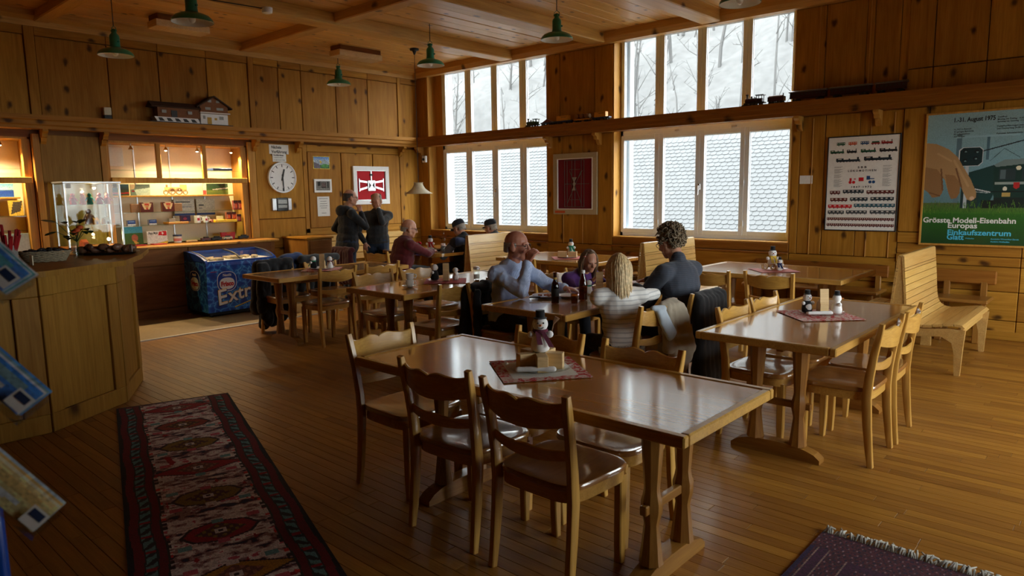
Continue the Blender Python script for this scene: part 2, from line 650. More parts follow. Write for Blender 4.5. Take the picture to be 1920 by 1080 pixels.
for i, (a, b, y0, y1) in enumerate(planks):
    g = .0009
    dz = rng.uniform(-.0006, 0)
    if i in near:
        MB().bbox(a + g, b - g, y0 + g, y1 - g, -.012, dz, .0012).build('plank', 'floor_oak', floor)
    else:
        rest.box(a + g, b - g, y0 + g, y1 - g, -.012, dz)
tag(rest.build('plank_field', 'floor_oak', floor), kind='stuff')
MB().box(XA, LX - .03, YF, 5.6, -.012, .006).build('linoleum', 'linoleum', floor)
MB().bbox(LX - .035, LX + .012, YF, 5.6, -.01, .009, .003).build('edge_strip', 'alu', floor)

# ---- ceiling: boards along y, main beams along y, cross beams along x
ceil = struct(MB().box(XA - .3, XR + .3, YF - .3, YB + .5, ZC + .02, ZC + .15).build('ceiling', 'ceiling_pine'))
bx = [-9.85, -7.86, -6.08, -4.32, -2.55, -.78, .99]
x = XA
k = 0
while x < XR:
    w = .225
    for (ya, yb) in ((YF, 2.72), (2.86, 5.33), (5.47, YB)):
        MB().bbox(x + .005, min(x + w, XR) - .005, ya, yb, ZC - .006 + (.004 if k % 2 else 0), ZC + .02, .005).build('board', 'ceiling_pine', ceil)
    x += w
    k += 1
for b in bx[1:]:
    MB().bbox(b - .13, b + .13, YF, YB - .10, ZC - .15, ZC + .005, .012).build('beam', 'beam_pine', ceil)
edges = [XA + .1] + bx[1:] + [XR]
for yc in (2.79, 5.40):
    for i in range(len(edges) - 1):
        a = edges[i] + (.13 if i else -.1)
        b = edges[i + 1] - (.13 if i < len(edges) - 2 else 0)
        MB().bbox(a, b, yc - .09, yc + .09, ZC - .12, ZC + .005, .012).build('cross_beam', 'beam_pine_x', ceil)
struct(MB().prism([(YB - .10, 3.70), (YB + .02, 3.70), (YB + .02, ZC), (YB - .14, ZC), (YB - .14, 3.77)], 'X', XA, XR).build('trim_1', 'beam_pine_x'))
struct(MB().prism([(XA + .14, ZC), (XA - .02, ZC), (XA - .02, 3.68), (XA + .05, 3.68), (XA + .05, 3.75), (XA + .14, 3.79)], 'Y', YF, YB).build('trim_2', 'beam_pine'))

# ---- wall_left (x = XA): backing with two display niches, panels as parts
NI = [(.35, 2.56, .95, 2.36), (3.40, 5.36, .95, 2.36)]       # niche openings y0,y1,z0,z1
wl = MB()
xb = XA - .02
def wslab(y0, y1, z0, z1):
    wl.box(XA - .62, xb, y0, y1, z0, z1)
wslab(YF - .3, YB + .2, 2.36, ZC + .1)
wslab(YF - .3, .35, 0, 2.36)
wslab(2.56, 3.40, 0, 2.36)
wslab(5.36, YB + .2, 0, 2.36)
wslab(.35, 2.56, 0, .93)
wslab(3.40, 5.36, 0, .93)
wl.box(XA - .64, XA - .60, .2, 5.6, .8, 2.5)
wall_left = struct(wl.build('wall_left', 'cab_dark'))
def panelA(y0, y1, z0, z1, mat='pine_z', t=.012, g=.006, name='panel'):
    MB().bbox(xb, XA + t, y0 + g, y1 - g, z0 + g, z1 - g, .005).build(name, mat, wall_left)
up = [-2.2, -1.4, -.6, .2, 1.0, 1.8, 2.59, 2.70, 3.50, 4.14, 4.81, 5.44, 5.53, 5.94, 6.34, 6.99, 7.64, 8.29, 8.37, 8.76]
for a, b in zip(up[:-1], up[1:]):
    if b - a < .15:
        panelA(a, b, 2.6, 3.70, t=.03, g=.001, name='stile')
    else:
        panelA(a, b, 2.6, 3.58)
        panelA(a, b, 3.58, 3.70, 'pine_y', t=.022, g=.002, name='rail')
# below the shelf, right of the niches
panelA(5.48, 6.30, 1.24, 2.42, name='panel')
panelA(5.48, 6.30, .90, 1.24, t=.010, name='panel')
panelA(6.30, 6.38, .98, 2.42, t=.012, g=.0005, name='stile')
panelA(6.38, 8.29, 2.31, 2.42, 'pine_y', t=.012, g=.0005, name='rail')
panelA(6.30, 8.29, .95, 1.06, 'pine_y', t=.012, g=.0005, name='rail')
for a, b in ((6.38, 6.98), (7.03, 7.64), (7.69, 8.29)):
    panelA(a, b, 1.06, 2.31, t=.020)
for a, b in ((6.98, 7.03), (7.64, 7.69)):
    panelA(a, b, 1.06, 2.31, t=.006, g=.0005, name='stile')
panelA(8.29, 8.38, .95, 2.42, t=.03, g=.001, name='stile')
panelA(8.38, 8.75, .95, 2.42)
for k in range(5):
    panelA(5.50, 8.76, .10 + k * .17, .27 + k * .17, 'pine_y', t=.012 + .004 * (k % 2), g=.003, name='board')
# panel between the niches and left of them
panelA(2.64, 3.32, .95, 2.40, 'oak_counter', t=.015)
panelA(2.56, 2.64, .95, 2.40, 'lit_pine', t=.05, g=.001, name='stile')
panelA(3.32, 3.40, .95, 2.40, 'lit_pine', t=.02, g=.001, name='stile')
panelA(-2.2, .35, .95, 2.40, t=.012)
panelA(5.36, 5.48, .95, 2.42, 'lit_pine', t=.02, g=.001, name='stile')

# ---- shelf board running round the room at z 2.45 .. 2.62
shA = MB()
shA.prism([(XA, 2.60), (XA + .22, 2.60), (XA + .235, 2.615), (XA + .235, 2.56), (XA + .215, 2.545), (XA + .215, 2.50), (XA + .195, 2.485), (XA + .195, 2.45), (XA, 2.45)][::-1], 'Y', YF, YB - .195)
shA.box(XA, XA + .225, YF, YB - .2, 2.600, 2.615)
struct(shA.build('trim_3', 'shelf_red_y'))
shB = MB()
shB.prism([(YB, 2.60), (YB - .22, 2.60), (YB - .235, 2.615), (YB - .235, 2.56), (YB - .215, 2.545), (YB - .215, 2.50), (YB - .195, 2.485), (YB - .195, 2.45), (YB, 2.45)], 'X', XA + .2, XR)
shB.box(XA, XR, YB - .225, YB, 2.600, 2.615)
struct(shB.build('trim_4', 'shelf_red'))
# rails fixed under the shelf and carved brackets
br = MB()
pr = [(0, 0), (.17, 0), (.175, -.03), (.13, -.055), (.12, -.09), (.07, -.10), (.055, -.145), (.02, -.175), (0, -.17)]
def bracket(x, y, rz, par, mat):
    o = MB().prism([(a, b) for a, b in pr], 'Y', -.03, .03).build('bracket', mat, par)
    o.matrix_local = TR(x, y, 2.452) @ rotz(rz)
for y in (1.0, 2.68, 3.36, 5.46, 6.20, 8.30):
    bracket(XA + .012, y, 0, wall_left, 'shelf_red_y')

# ---- window wall (y = YB)
YW = YB + .18                                                 # plane of the window frames
WIN = [(-9.95, -7.11), (-5.88, -3.26)]
wb = MB()
def bslab(x0, x1, z0, z1, y0=YB + .02, y1=YB + .55):
    wb.box(x0, x1, y0, y1, z0, z1)
bslab(XA - .3, -9.95, 0, ZC + .1)
bslab(-7.11, -5.88, 0, ZC + .1)
bslab(-3.26, XR + .3, 0, ZC + .1)
for a, b in WIN:
    bslab(a, b, 0, .93)
    bslab(a, b, 3.84, ZC + .1)
wall_back = struct(wb.build('wall_back', 'cab_dark'))
def panelB(x0, x1, z0, z1, mat='pine_z', t=.012, g=.004, name='panel'):
    MB().bbox(x0 + g, x1 - g, YB - t, YB + .02, z0 + g, z1 - g, .005).build(name, mat, wall_back)
def beads(xs, z0, z1):
    for x in xs:
        MB().bbox(x - .006, x + .006, YB - .022, YB, z0, z1, .003).build('bead', 'lit_pine', wall_back)
panelB(-10.24, -9.95, .8, 3.72, g=.001)
for a, b in ((-7.11, -6.82), (-6.82, -6.42), (-6.42, -6.14), (-6.14, -5.88)):
    panelB(a, b, .8, 2.45)
for a, b in ((-7.11, -6.85), (-6.85, -6.20), (-6.20, -5.88)):
    panelB(a, b, 2.6, 3.70)
beads((-6.79, -6.42), .8, 2.2)
lowx = [-3.26, -3.17, -2.88, -2.50, -2.38, -2.05]
for a, b in zip(lowx[:-1], lowx[1:]):
    panelB(a, b, .8, 2.45, g=.001 if b - a < .15 else .004)
beads((-3.02, -2.38, -2.14), .8, 2.42)
upx = [-3.26, -2.92, -2.48, -2.40, -2.13, -2.03]
for a, b in zip(upx[:-1], upx[1:]):
    panelB(a, b, 2.6, 3.70, g=.001 if b - a < .15 else .004)
beads((-2.99, -2.44), 2.62, 3.7)
# thicker panelling behind the big poster
rx = [-2.05, -1.80, -1.32, -.84, -.36, .12, .60, 1.08, XR]
for a, b in zip(rx[:-1], rx[1:]):
    panelB(a, b, 1.10, 2.45, t=.035)
    panelB(a, b, 2.6, 2.86, t=.03)
    panelB(a, b, 2.86, 3.70, t=.035)
beads((-1.50, -.9), 2.62, 3.7)
for z0, z1, t in ((.98, 1.10, .035), (.86, .98, .02), (.76, .86, .035), (.50, .76, .02), (.20, .50, .025), (.0, .20, .03)):
    for a, b in ((-2.05, -.9), (-.9, 0.3), (0.3, XR)):
        panelB(a, b, z0, z1, 'pine_x', t=t, g=.003, name='board')
for a, b in ((-10.24, -7.11), (-7.11, -5.88), (-5.88, -3.26), (-3.26, -2.05)):
    panelB(a, b, .52, .80, 'pine_x', t=.014, name='board')
    panelB(a, b, .0, .52, 'pine_x', t=.012, name='board')
for a, b in WIN:
    panelB(a, b, .81, .925, 'shelf_red', t=.012, name='board')
    MB().bbox(a, b, YB - .05, YB + .01, .785, .81, .006).build('ledge', 'shelf_red', wall_back)
    MB().bbox(a, a + .02, YB - .005, YW + .06, .93, 3.80, .003).build('reveal', 'lit_pine', wall_back)
    MB().bbox(b - .02, b, YB - .005, YW + .06, .93, 3.80, .003).build('reveal', 'lit_pine', wall_back)
    MB().bbox(a, b, YB - .005, YW + .06, 3.79, 3.84, .003).build('reveal', 'beam_pine_x', wall_back)
    MB().bbox(a, b, YB - .005, YW + .06, .915, .935, .003).build('reveal', 'lit_pine', wall_back)
MB().bbox(-9.93, -9.74, YW - .005, YW + .05, .935, 3.79, .004).build('jamb', 'lit_pine', wall_back)
for x in (-10.10, -7.03, -6.10, -3.17, -2.30, -.4):
    bracket(x, YB - .012, -PI / 2, wall_back, 'lit_pine')
struct(MB().bbox(-2.05, XR, YB - .05, YB - .03, 0, .09, .004).build('baseboard_back', 'pine_x'))

# ---- the windows: frame, sashes with panes, handles, hinges
def make_window(name, x0, x1, xs, flip=None, matpane='pane'):
    """x along the wall; four casements below and four above the shelf"""
    root = thing(name, None, None)
    root['kind'] = 'structure'
    y = YW
    F = MB()
    F.box(x0, x1, y, y + .07, .93, 1.0)
    F.box(x0, x1, y, y + .07, 3.785, 3.845)
    F.box(x0, x1, y, y + .07, 2.385, 2.545)
    F.box(x0, x0 + .05, y, y + .07, .93, 3.845)
    F.box(x1 - .05, x1, y, y + .07, .93, 3.845)
    F.build('window_frame', 'white_frame', root)
    for (z0, z1) in ((.985, 2.40), (2.53, 3.80)):
        for i in range(4):
            a, b = xs[2 * i], xs[2 * i + 1]
            l = (x0 + .03) if i == 0 else (xs[2 * i - 1] + a) / 2
            r = (x1 - .03) if i == 3 else (b + xs[2 * i + 2]) / 2
            g = .0015
            S = MB()
            ys, ye = y - .018, y + .05
            za, zb = z0 + .062, z1 - .07
            S.bbox(l + g, a, ys, ye, z0, z1, .004)
            S.bbox(b, r - g, ys, ye, z0, z1, .004)
            S.bbox(a - .001, b + .001, ys, ye, z0, za, .004)
            S.bbox(a - .001, b + .001, ys, ye, zb, z1, .004)
            sash = S.build('sash', 'white_frame', root)
            MB().box(a - .004, b + .004, y + .018, y + .026, za - .004, zb + .004).build('pane', matpane, sash)
            G = MB()
            for q in ((a - .001, a + .006, za, zb), (b - .006, b + .001, za, zb)):
                G.box(q[0], q[1], y + .012, y + .019, q[2], q[3])
            for q in ((za - .001, za + .006), (zb - .006, zb + .001)):
                G.box(a, b, y + .012, y + .019, q[0], q[1])
            G.build('gasket', 'white_frame', sash)
            if z0 < 2 and i in (1, 3):
                H = MB()
                for zh in (1.15, 1.68, 2.2):
                    H.lathe([(.008, -.035), (.008, .035)], 8, TR(l, ys - .006, zh))
                H.build('hinge', 'white_frame', sash)
            if z0 < 2 and i == 1:
                H = MB()
                H.bbox(r - .016, r + .016, ys - .006, ys, 1.60, 1.68, .003)
                H.tube([(r, ys - .004, 1.655), (r, ys - .04, 1.655), (r, ys - .045, 1.53)], .009, 8)
                H.build('handle', 'chrome', sash)
    for xc in (x0 + (x1 - x0) * .36, x0 + (x1 - x0) * .68):
        MB().bbox(xc - .035, xc + .035, y - .02, y, 2.415, 2.435, .003).build('vent', 'alu', root)
    return root
make_window('window_1', -9.74, -7.11, [-9.63, -9.12, -8.97, -8.48, -8.34, -7.84, -7.69, -7.19])
make_window('window_2', -5.87, -3.26, [-5.79, -5.28, -5.14, -4.64, -4.51, -4.005, -3.88, -3.367])
# white plastered outer reveals and sills
for i, (a, b) in enumerate(WIN):
    e = MB()
    e.box(a + (.20 if i == 0 else .02), a + (.31 if i == 0 else .13), YW + .07, YW + .17, .9, 3.85)
    e.box(b - .09, b, YW + .07, YW + .17, .9, 3.85)
    e.box(a, b, YW + .07, YW + .42, .86, .93)
    struct(e.build('trim_%d' % (5 + i), 'white_frame'))

# ---- the two walls outside the picture: right wall with windows, wall behind the camera
wr = MB()
RW = [(3.05, 4.55), (4.9, 8.1)]
for a, b in ((YF - .3, 3.05), (4.55, 4.9), (8.1, YB + .3)):
    wr.box(XR, XR + .4, a, b, 0, ZC + .1)
for a, b in RW:
    wr.box(XR, XR + .4, a, b, 0, .62)
    wr.box(XR, XR + .4, a, b, 2.45, ZC + .1)
struct(wr.build('wall_right', 'cab_dark'))
for i, (a, b) in enumerate(RW):
    f = MB()
    f.box(XR + .15, XR + .22, a, b, .62, .69)
    f.box(XR + .15, XR + .22, a, b, 2.38, 2.45)
    n = 4
    for k in range(n + 1):
        yy = a + (b - a) * k / n
        f.box(XR + .15, XR + .22, max(a, yy - .065), min(b, yy + .065), .62, 2.45)
    w = struct(f.build('window_%d' % (3 + i), 'white_frame'))
    MB().box(XR + .18, XR + .186, a, b, .62, 2.45).build('pane', 'pane', w)
struct(MB().box(XA - .6, XR + .4, YF - .3, YF, 0, ZC + .1).build('wall_front', 'cab_dark'))
# ================================================================== OUTSIDE: neighbouring roof and wooded slope
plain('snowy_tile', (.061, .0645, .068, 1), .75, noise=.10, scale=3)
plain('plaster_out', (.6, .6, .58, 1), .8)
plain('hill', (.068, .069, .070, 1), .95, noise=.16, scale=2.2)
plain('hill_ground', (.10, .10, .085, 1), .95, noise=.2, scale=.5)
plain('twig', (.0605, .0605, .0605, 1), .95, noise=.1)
struct(MB().box(-70, 70, -60, 70, -3.2, -3.0).build('ground_outside', 'hill_ground'))
# gabled neighbour house, its tiled slope faces the windows
house = thing('tiled_house', 'neighbouring house whose grey plain-tile roof fills the lower windows', 'building', (0, 0, 0))
RY0, RZ0, RY1, RZ1, RX0, RX1 = 16.2, -.55, 19.6, 3.15, -26.0, -1.0
MB().box(RX0 + .5, RX1 - .5, RY0 + .6, RY1 * 2 - RY0 - .6, -3.0, -.2).build('wall', 'plaster_out', house)
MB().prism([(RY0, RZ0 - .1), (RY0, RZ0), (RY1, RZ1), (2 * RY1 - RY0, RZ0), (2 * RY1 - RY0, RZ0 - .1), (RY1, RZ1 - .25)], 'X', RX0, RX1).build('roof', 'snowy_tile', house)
sl = math.hypot(RY1 - RY0, RZ1 - RZ0)
dY, dZ = (RY1 - RY0) / sl, (RZ1 - RZ0) / sl
TW, TE = .185, .150
tv = []
hw = TW / 2 - .004
for a in (1.0, .97):
    pass
out = [(-hw, .26), (hw, .26), (hw, .035)] + [(hw * math.cos(t), .035 - .035 * math.sin(t)) for t in (PI * .25, PI * .5, PI * .75)] + [(-hw, .035)]
tb = MB().prism(out, 'Z', 0, .020)
tme = None
tiles = []
nrow = int(sl / TE)
for r in range(nrow):
    s = r * TE
    x = RX0 + (TW / 2 if r % 2 else 0)
    while x < RX1:
        tiles.append((x, s))
        x += TW
rt = random.Random(5)
cand = []
for i, (x, s) in enumerate(tiles):
    p = (x, RY0 + dY * s, RZ0 + dZ * s)
    d = Vector(p) - Vector((0, 0, 1.6))
    k = (YW - 0) / d.y
    hx, hz = d.x * k, 1.6 + d.z * k
    ok = (-9.6 < hx < -7.2 or -5.8 < hx < -3.35) and 1.02 < hz < 2.35
    cand.append((0 if ok else 1, d.length, i, ok))
cand.sort()
big = set(c[2] for c in cand[:300] if c[3])
okset = set(c[2] for c in cand if c[3])
fieldm = MB()
for i, (x, s) in enumerate(tiles):
    tilt = rt.uniform(-.012, .012)
    lift = rt.uniform(0, .004)
    ex, ey = Vector((1, tilt, 0)), Vector((0, dY, dZ))
    n = Vector((0, -dZ, dY))
    # each tile rests on the one below: lower end raised
    ey2 = (ey - n * .10).normalized()
    m = frame(Vector((x, RY0 + dY * s, RZ0 + dZ * s)) + n * (.030 + lift), ex, ey2, ex.cross(ey2))
    if i in big:
        if tme is None:
            o = tb.build('tile', 'snowy_tile', house)
            tme = o.data
        else:
            o = bpy.data.objects.new('tile', tme)
            COL.objects.link(o)
            o.parent = house
        o.matrix_local = m
    elif i in okset or rt.random() < .0:
        fieldm.add(tb.v, tb.f, m)
    elif -16.5 < x < -5.0:
        fieldm.add([(-hw, 0, .02), (hw, 0, .02), (hw, .26, .02), (-hw, .26, .02), (-hw, 0, 0), (hw, 0, 0)], [(0, 1, 2, 3), (0, 4, 5, 1)], m)
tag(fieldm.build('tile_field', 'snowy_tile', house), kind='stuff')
# wooded hillside
hv, hf = [], []
nx, ny = 90, 40
for j in range(ny + 1):
    for i in range(nx + 1):
        x = -75 + 85 * i / nx
        t = j / ny
        y = 27 + 34 * t
        z = -2 + 30 * t + 2.2 * mnoise.noise(Vector((x * .12, y * .12, 0))) + .8 * mnoise.noise(Vector((x * .5, y * .5, 3)))
        hv.append((x, y, z))
for j in range(ny):
    for i in range(nx):
        a = j * (nx + 1) + i
        hf.append((a, a + 1, a + nx + 2, a + nx + 1))
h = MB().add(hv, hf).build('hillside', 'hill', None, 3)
struct(h)
rt = random.Random(11)
brush = MB()
for k in range(90):
    x = rt.uniform(-46, -8)
    t = rt.uniform(.02, .5)
    y = 27 + 34 * t
    z = -2.5 + 30 * t
    H = rt.uniform(6, 11)
    lean = rt.uniform(-.12, .12)
    mb = brush
    pts = [(x + lean * H * q + .15 * math.sin(q * 7 + k), y, z + H * q) for q in (0, .25, .5, .75, 1)]
    r0 = rt.uniform(.05, .12)
    mb.tube(pts, [r0, r0 * .85, r0 * .65, r0 * .4, .015], 5)
    for b in range(12):
        q = rt.uniform(.2, .95)
        bxx, bz = x + lean * H * q, z + H * q
        L = rt.uniform(.8, 2.6) * (1.2 - q)
        a = rt.uniform(0, 2 * PI)
        e = rt.uniform(.4, 1.1)
        d = Vector((math.cos(a) * math.cos(e), math.sin(a) * math.cos(e) * .5, math.sin(e)))
        p0 = Vector((bxx, y, bz))
        p1 = p0 + d * L * .5 + Vector((0, 0, .05))
        p2 = p0 + d * L + Vector((rt.uniform(-.2, .2), 0, rt.uniform(-.1, .3)))
        mb.tube([p0, p1, p2], [.03, .02, .008], 4)
        for c in range(3):
            d2 = Vector((rt.uniform(-1, 1), rt.uniform(-.4, .4), rt.uniform(.1, 1)))
            mb.tube([p1.lerp(p2, c * .4), p1.lerp(p2, c * .4) + d2 * L * .3], [.012, .004], 3)
tag(brush.build('bare_thicket', 'twig'), 'bare winter trees and twigs covering the slope outside the upper windows', 'thicket', kind='stuff')
# ================================================================== FURNITURE
# ---- chair, faces local +y, origin on the floor between its feet
def curved_board(mb, xw, zt, zb, yf, bow, th, n=28):
    """board between posts: zt/zb/bow functions of u in -1..1"""
    k = len(mb.v)
    vs = []
    for i in range(n + 1):
        u = -1 + 2 * i / n
        y = yf - bow * (1 - u * u)
        a, b = zt(u), zb(u)
        sl = .10
        for z, yy in ((b, y - th / 2), (b, y + th / 2), (a - .004, y + th / 2 - sl * (a - b)), (a, y - sl * (a - b)), (a - .004, y - th / 2 - sl * (a - b))):
            vs.append((u * xw, yy, z))
    fs = []
    for i in range(n):
        for q in range(5):
            q2 = (q + 1) % 5
            fs.append((i * 5 + q, i * 5 + q2, (i + 1) * 5 + q2, (i + 1) * 5 + q))
    fs.append((4, 3, 2, 1, 0))
    fs.append(tuple(n * 5 + q for q in range(5)))
    mb.add(vs, fs)
    return mb

def wave_top(u):
    a = abs(u)
    hump = .013 * math.exp(-((a - .30) / .22) ** 2)
    notch = -.007 * math.exp(-(u / .05) ** 2)
    end = .012 * max(0, (a - .72) / .28) ** 2
    return .803 + hump + notch + end

def swept(mb, pts, w, d, seg=1):
    """rectangular bar through pts (y,z) at x centre, half sizes w (x) and d (across)"""
    k = len(pts)
    vs = []
    for i, (x, y, z) in enumerate(pts):
        y0, z0 = pts[max(i - 1, 0)][1:]
        y1, z1 = pts[min(i + 1, k - 1)][1:]
        t = Vector((0, y1 - y0, z1 - z0)).normalized()
        n = Vector((0, t.z, -t.y))
        dd = d[i] if isinstance(d, (list, tuple)) else d
        c = .25
        for sx, sn in ((-1, -1 + c), (-1 + c, -1), (1 - c, -1), (1, -1 + c), (1, 1 - c), (1 - c, 1), (-1 + c, 1), (-1, 1 - c)):
            vs.append(Vector((x + sx * w, y, z)) + n * sn * dd)
    fs = []
    for i in range(k - 1):
        for q in range(8):
            q2 = (q + 1) % 8
            fs.append((i * 8 + q, i * 8 + q2, (i + 1) * 8 + q2, (i + 1) * 8 + q))
    fs.append(tuple(range(7, -1, -1)))
    fs.append(tuple((k - 1) * 8 + q for q in range(8)))
    mb.add(vs, fs)
    return mb

def make_chair():
    t = thing('dining_chair', 'x', 'chair')
    # seat: rounded, slightly dished plate on an apron
    def outline(k, n=40):
        pts = []
        for i in range(n):
            a = 2 * PI * i / n
            c, s = math.cos(a), math.sin(a)
            e = .42
            x = .222 * abs(c) ** e * (1 if c > 0 else -1)
            y = .212 * abs(s) ** e * (1 if s > 0 else -1)
            x *= 1 + .04 * (y / .21) 
            pts.append((x * k, y * k + .005))
        return pts
    rings = [(.96, .432), (1.0, .437), (1.0, .452), (.975, .459), (.90, .460), (.70, .455), (.45, .450), (.2, .448)]
    mb = MB()
    n = 40
    for kf, z in rings:
        for (x, y) in outline(kf):
            mb.v.append((x, y, z))
    for i in range(len(rings) - 1):
        for q in range(n):
            q2 = (q + 1) % n
            mb.f.append((i * n + q, i * n + q2, (i + 1) * n + q2, (i + 1) * n + q)); mb.m.append(0)
    mb.f.append(tuple((len(rings) - 1) * n + q for q in range(n))); mb.m.append(0)
    mb.f.append(tuple(range(n - 1, -1, -1))); mb.m.append(0)
    mb.build('seat', 'seat_wood', t, SM)
    ap = MB()
    for q in range(n):
        pass
    o1, o2 = outline(.965), outline(.86)
    for lst, zz in ((o1, .385), (o1, .434), (o2, .434), (o2, .385)):
        for (x, y) in lst:
            ap.v.append((x, y, zz))
    for i in range(4):
        for q in range(n):
            q2 = (q + 1) % n
            j = (i + 1) % 4
            ap.f.append((i * n + q, i * n + q2, j * n + q2, j * n + q)); ap.m.append(0)
    ap.build('apron', 'honey_x', t, SM)
    for s in (-1, 1):
        x = s * .205
        pts = [(s * .208, -.222, 0), (s * .207, -.208, .10), (s * .206, -.192, .25), (s * .206, -.182, .40), (s * .207, -.190, .52), (s * .212, -.210, .66), (s * .220, -.238, .80), (s * .222, -.247, .845)]
        swept(MB(), pts, .016, [.015, .019, .023, .025, .023, .020, .017, .012]).build('leg', 'honey_z', t, SM)
        pts = [(s * .178, .172, 0), (s * .18, .172, .12), (s * .182, .172, .40)]
        swept(MB(), pts, .019, [.015, .021, .023]).build('leg', 'honey_z', t, SM)
    glide = MB()
    for x, y in ((-.208, -.222), (.208, -.222), (-.178, .172), (.178, .172)):
        glide.lathe([(.011, 0), (.011, .006)], 8, TR(x, y, -.0005))
    glide.build('glides', 'alu', t)
    mb = MB()
    curved_board(mb, .206, wave_top, lambda u: .715 - .028 * (1 - u * u), -.222, .042, .016)
    mb.build('backrest', 'honey_x', t, SM)
    mb = MB()
    curved_board(mb, .200, lambda u: .600 + .014 * u * u + .010 * math.exp(-(u / .3) ** 2), lambda u: .555 + .022 * u * u - .004, -.196, .030, .014)
    mb.build('slat', 'honey_x', t, SM)
    return t
CH0 = make_chair()
_first = [True]
CHG = 'honey-coloured wooden dining chairs'
def chair(x, y, rz, label):
    o = CH0 if _first[0] else copy_tree(CH0)
    _first[0] = False
    return place(o, (x, y, 0), rz, label, CHG)
# rz 0 faces +y, PI faces -y, PI/2 faces -x, -PI/2 faces +x
chair(-2.33, 2.28, .02, 'empty wooden chair pulled to the near side of the nearest table, left of two')
chair(-1.765, 2.255, -.02, 'empty wooden chair closest to the camera at the front table, right of two')
chair(-2.94, 2.41, -PI / 2 + .02, 'empty wooden chair at the left end of the nearest table')
chair(-2.40, 2.72, PI + .02, 'wooden chair on the far side of the nearest table behind the big snowman')
chair(-1.81, 2.71, PI - .02, 'wooden chair on the far side of the nearest table, right of the big snowman')
chair(-1.76, 4.42, -PI / 2, 'near wooden chair on the left side of the right-hand table, glossy dark seat')
chair(-1.76, 4.93, -PI / 2, 'far wooden chair on the left side of the right-hand table')
chair(-1.28, 4.43, PI / 2, 'near wooden chair on the right side of the right-hand table, back catching daylight')
chair(-1.28, 4.93, PI / 2 + .04, 'far wooden chair on the right side of the right-hand table')
chair(-2.66, 4.16, PI / 2, 'wooden chair carrying the beige jacket behind the blonde girl')
chair(-2.66, 4.86, PI / 2, 'wooden chair under the curly-haired woman, dark coat on its back')
chair(-3.98, 4.34, -PI / 2, 'wooden chair under the man in the blue shirt, black jacket on it')
chair(-4.02, 5.30, -PI / 2, 'wooden chair under the girl in purple')
chair(-4.58, 4.12, PI / 2, 'near wooden chair on the right side of the coffee-cup table')
chair(-4.60, 4.72, PI / 2, 'far wooden chair on the right side of the coffee-cup table')
chair(-5.48, 4.24, -PI / 2 - .05, 'near wooden chair on the left side of the table with the coffee cups')
chair(-5.48, 4.82, -PI / 2, 'far wooden chair on the left side of the table with the coffee cups')
chair(-6.57, 4.25, PI / 2, 'near wooden chair on the right side of the table by the ice-cream freezer')
chair(-6.57, 4.84, PI / 2, 'far wooden chair on the right side of the table by the ice-cream freezer')
chair(-7.38, 4.24, -PI / 2, 'wooden chair hung with the long black coat beside the freezer')
chair(-7.38, 4.85, -PI / 2, 'wooden chair with a grey jacket on the wall side of the freezer table')
chair(-3.07, 6.42, 0, 'left wooden chair at the window table with the yellow-scarf snowman')
chair(-2.52, 6.54, 0, 'right wooden chair at the window table with the yellow-scarf snowman')
chair(-5.35, 6.30, 0, 'wooden chair at the window table with the green-scarf snowman')
chair(-7.72, 6.02, .1, 'wooden chair under the man in the red sweater')
chair(-8.35, 5.95, -.1, 'wooden chair draped with the dark red jacket, left of the man in red')

# ---- trestle table
def make_table(name_label, x0, x1, y0, y1, long, insets=(.28, .30), cat='table', rounded=0, legw=.13):
    cx, cy = (x0 + x1) / 2, (y0 + y1) / 2
    L, W = ((x1 - x0, y1 - y0) if long == 'X' else (y1 - y0, x1 - x0))
    t = thing('dining_table', name_label, 'table', (cx, cy, 0), 0 if long == 'X' else PI / 2, 'trestle dining tables')
    l, w = L / 2, W / 2
    T = MB()
    if rounded:
        p = []
        for sx, sy in ((1, 1), (-1, 1), (-1, -1), (1, -1)):
            for k in range(7):
                a = math.atan2(sy, sx) - PI / 4 + PI / 2 * k / 6
                p.append((sx * (l - rounded) + rounded * math.cos(a), sy * (w - rounded) + rounded * math.sin(a)))
        T.prism(p, 'Z', .708, .75)
    else:
        T.bbox(-l + .035, l - .035, -w + .035, w - .035, .715, .748, .002)
    T.build('tabletop', 'table_x', t, 0)
    if not rounded:
        E = MB()
        E.bbox(-l, l, -w, -w + .037, .706, .752, .006)
        E.bbox(-l, l, w - .037, w, .706, .752, .006)
        E.bbox(-l, -l + .037, -w + .037, w - .037, .706, .752, .006)
        E.bbox(l - .037, l, -w + .037, w - .037, .706, .752, .006)
        E.build('edging', 'honey_x', t)
    A = MB()
    A.bbox(-l + insets[0], l - insets[1], -.02, .02, .63, .70, .004)
    A.build('top_rail', 'leg_x', t)
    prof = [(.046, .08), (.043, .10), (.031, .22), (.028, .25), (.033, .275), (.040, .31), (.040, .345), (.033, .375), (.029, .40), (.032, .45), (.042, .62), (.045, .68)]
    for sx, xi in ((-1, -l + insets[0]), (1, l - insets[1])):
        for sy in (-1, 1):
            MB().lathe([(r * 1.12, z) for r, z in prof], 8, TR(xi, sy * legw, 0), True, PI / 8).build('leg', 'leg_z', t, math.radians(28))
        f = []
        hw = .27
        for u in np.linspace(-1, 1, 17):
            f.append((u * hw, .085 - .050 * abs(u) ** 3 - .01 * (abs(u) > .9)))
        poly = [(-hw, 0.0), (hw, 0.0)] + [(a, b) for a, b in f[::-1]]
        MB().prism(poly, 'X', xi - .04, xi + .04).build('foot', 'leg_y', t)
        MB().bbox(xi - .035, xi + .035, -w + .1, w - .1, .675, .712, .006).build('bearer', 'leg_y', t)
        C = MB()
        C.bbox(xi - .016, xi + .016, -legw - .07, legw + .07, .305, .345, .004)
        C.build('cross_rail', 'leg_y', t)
    return t
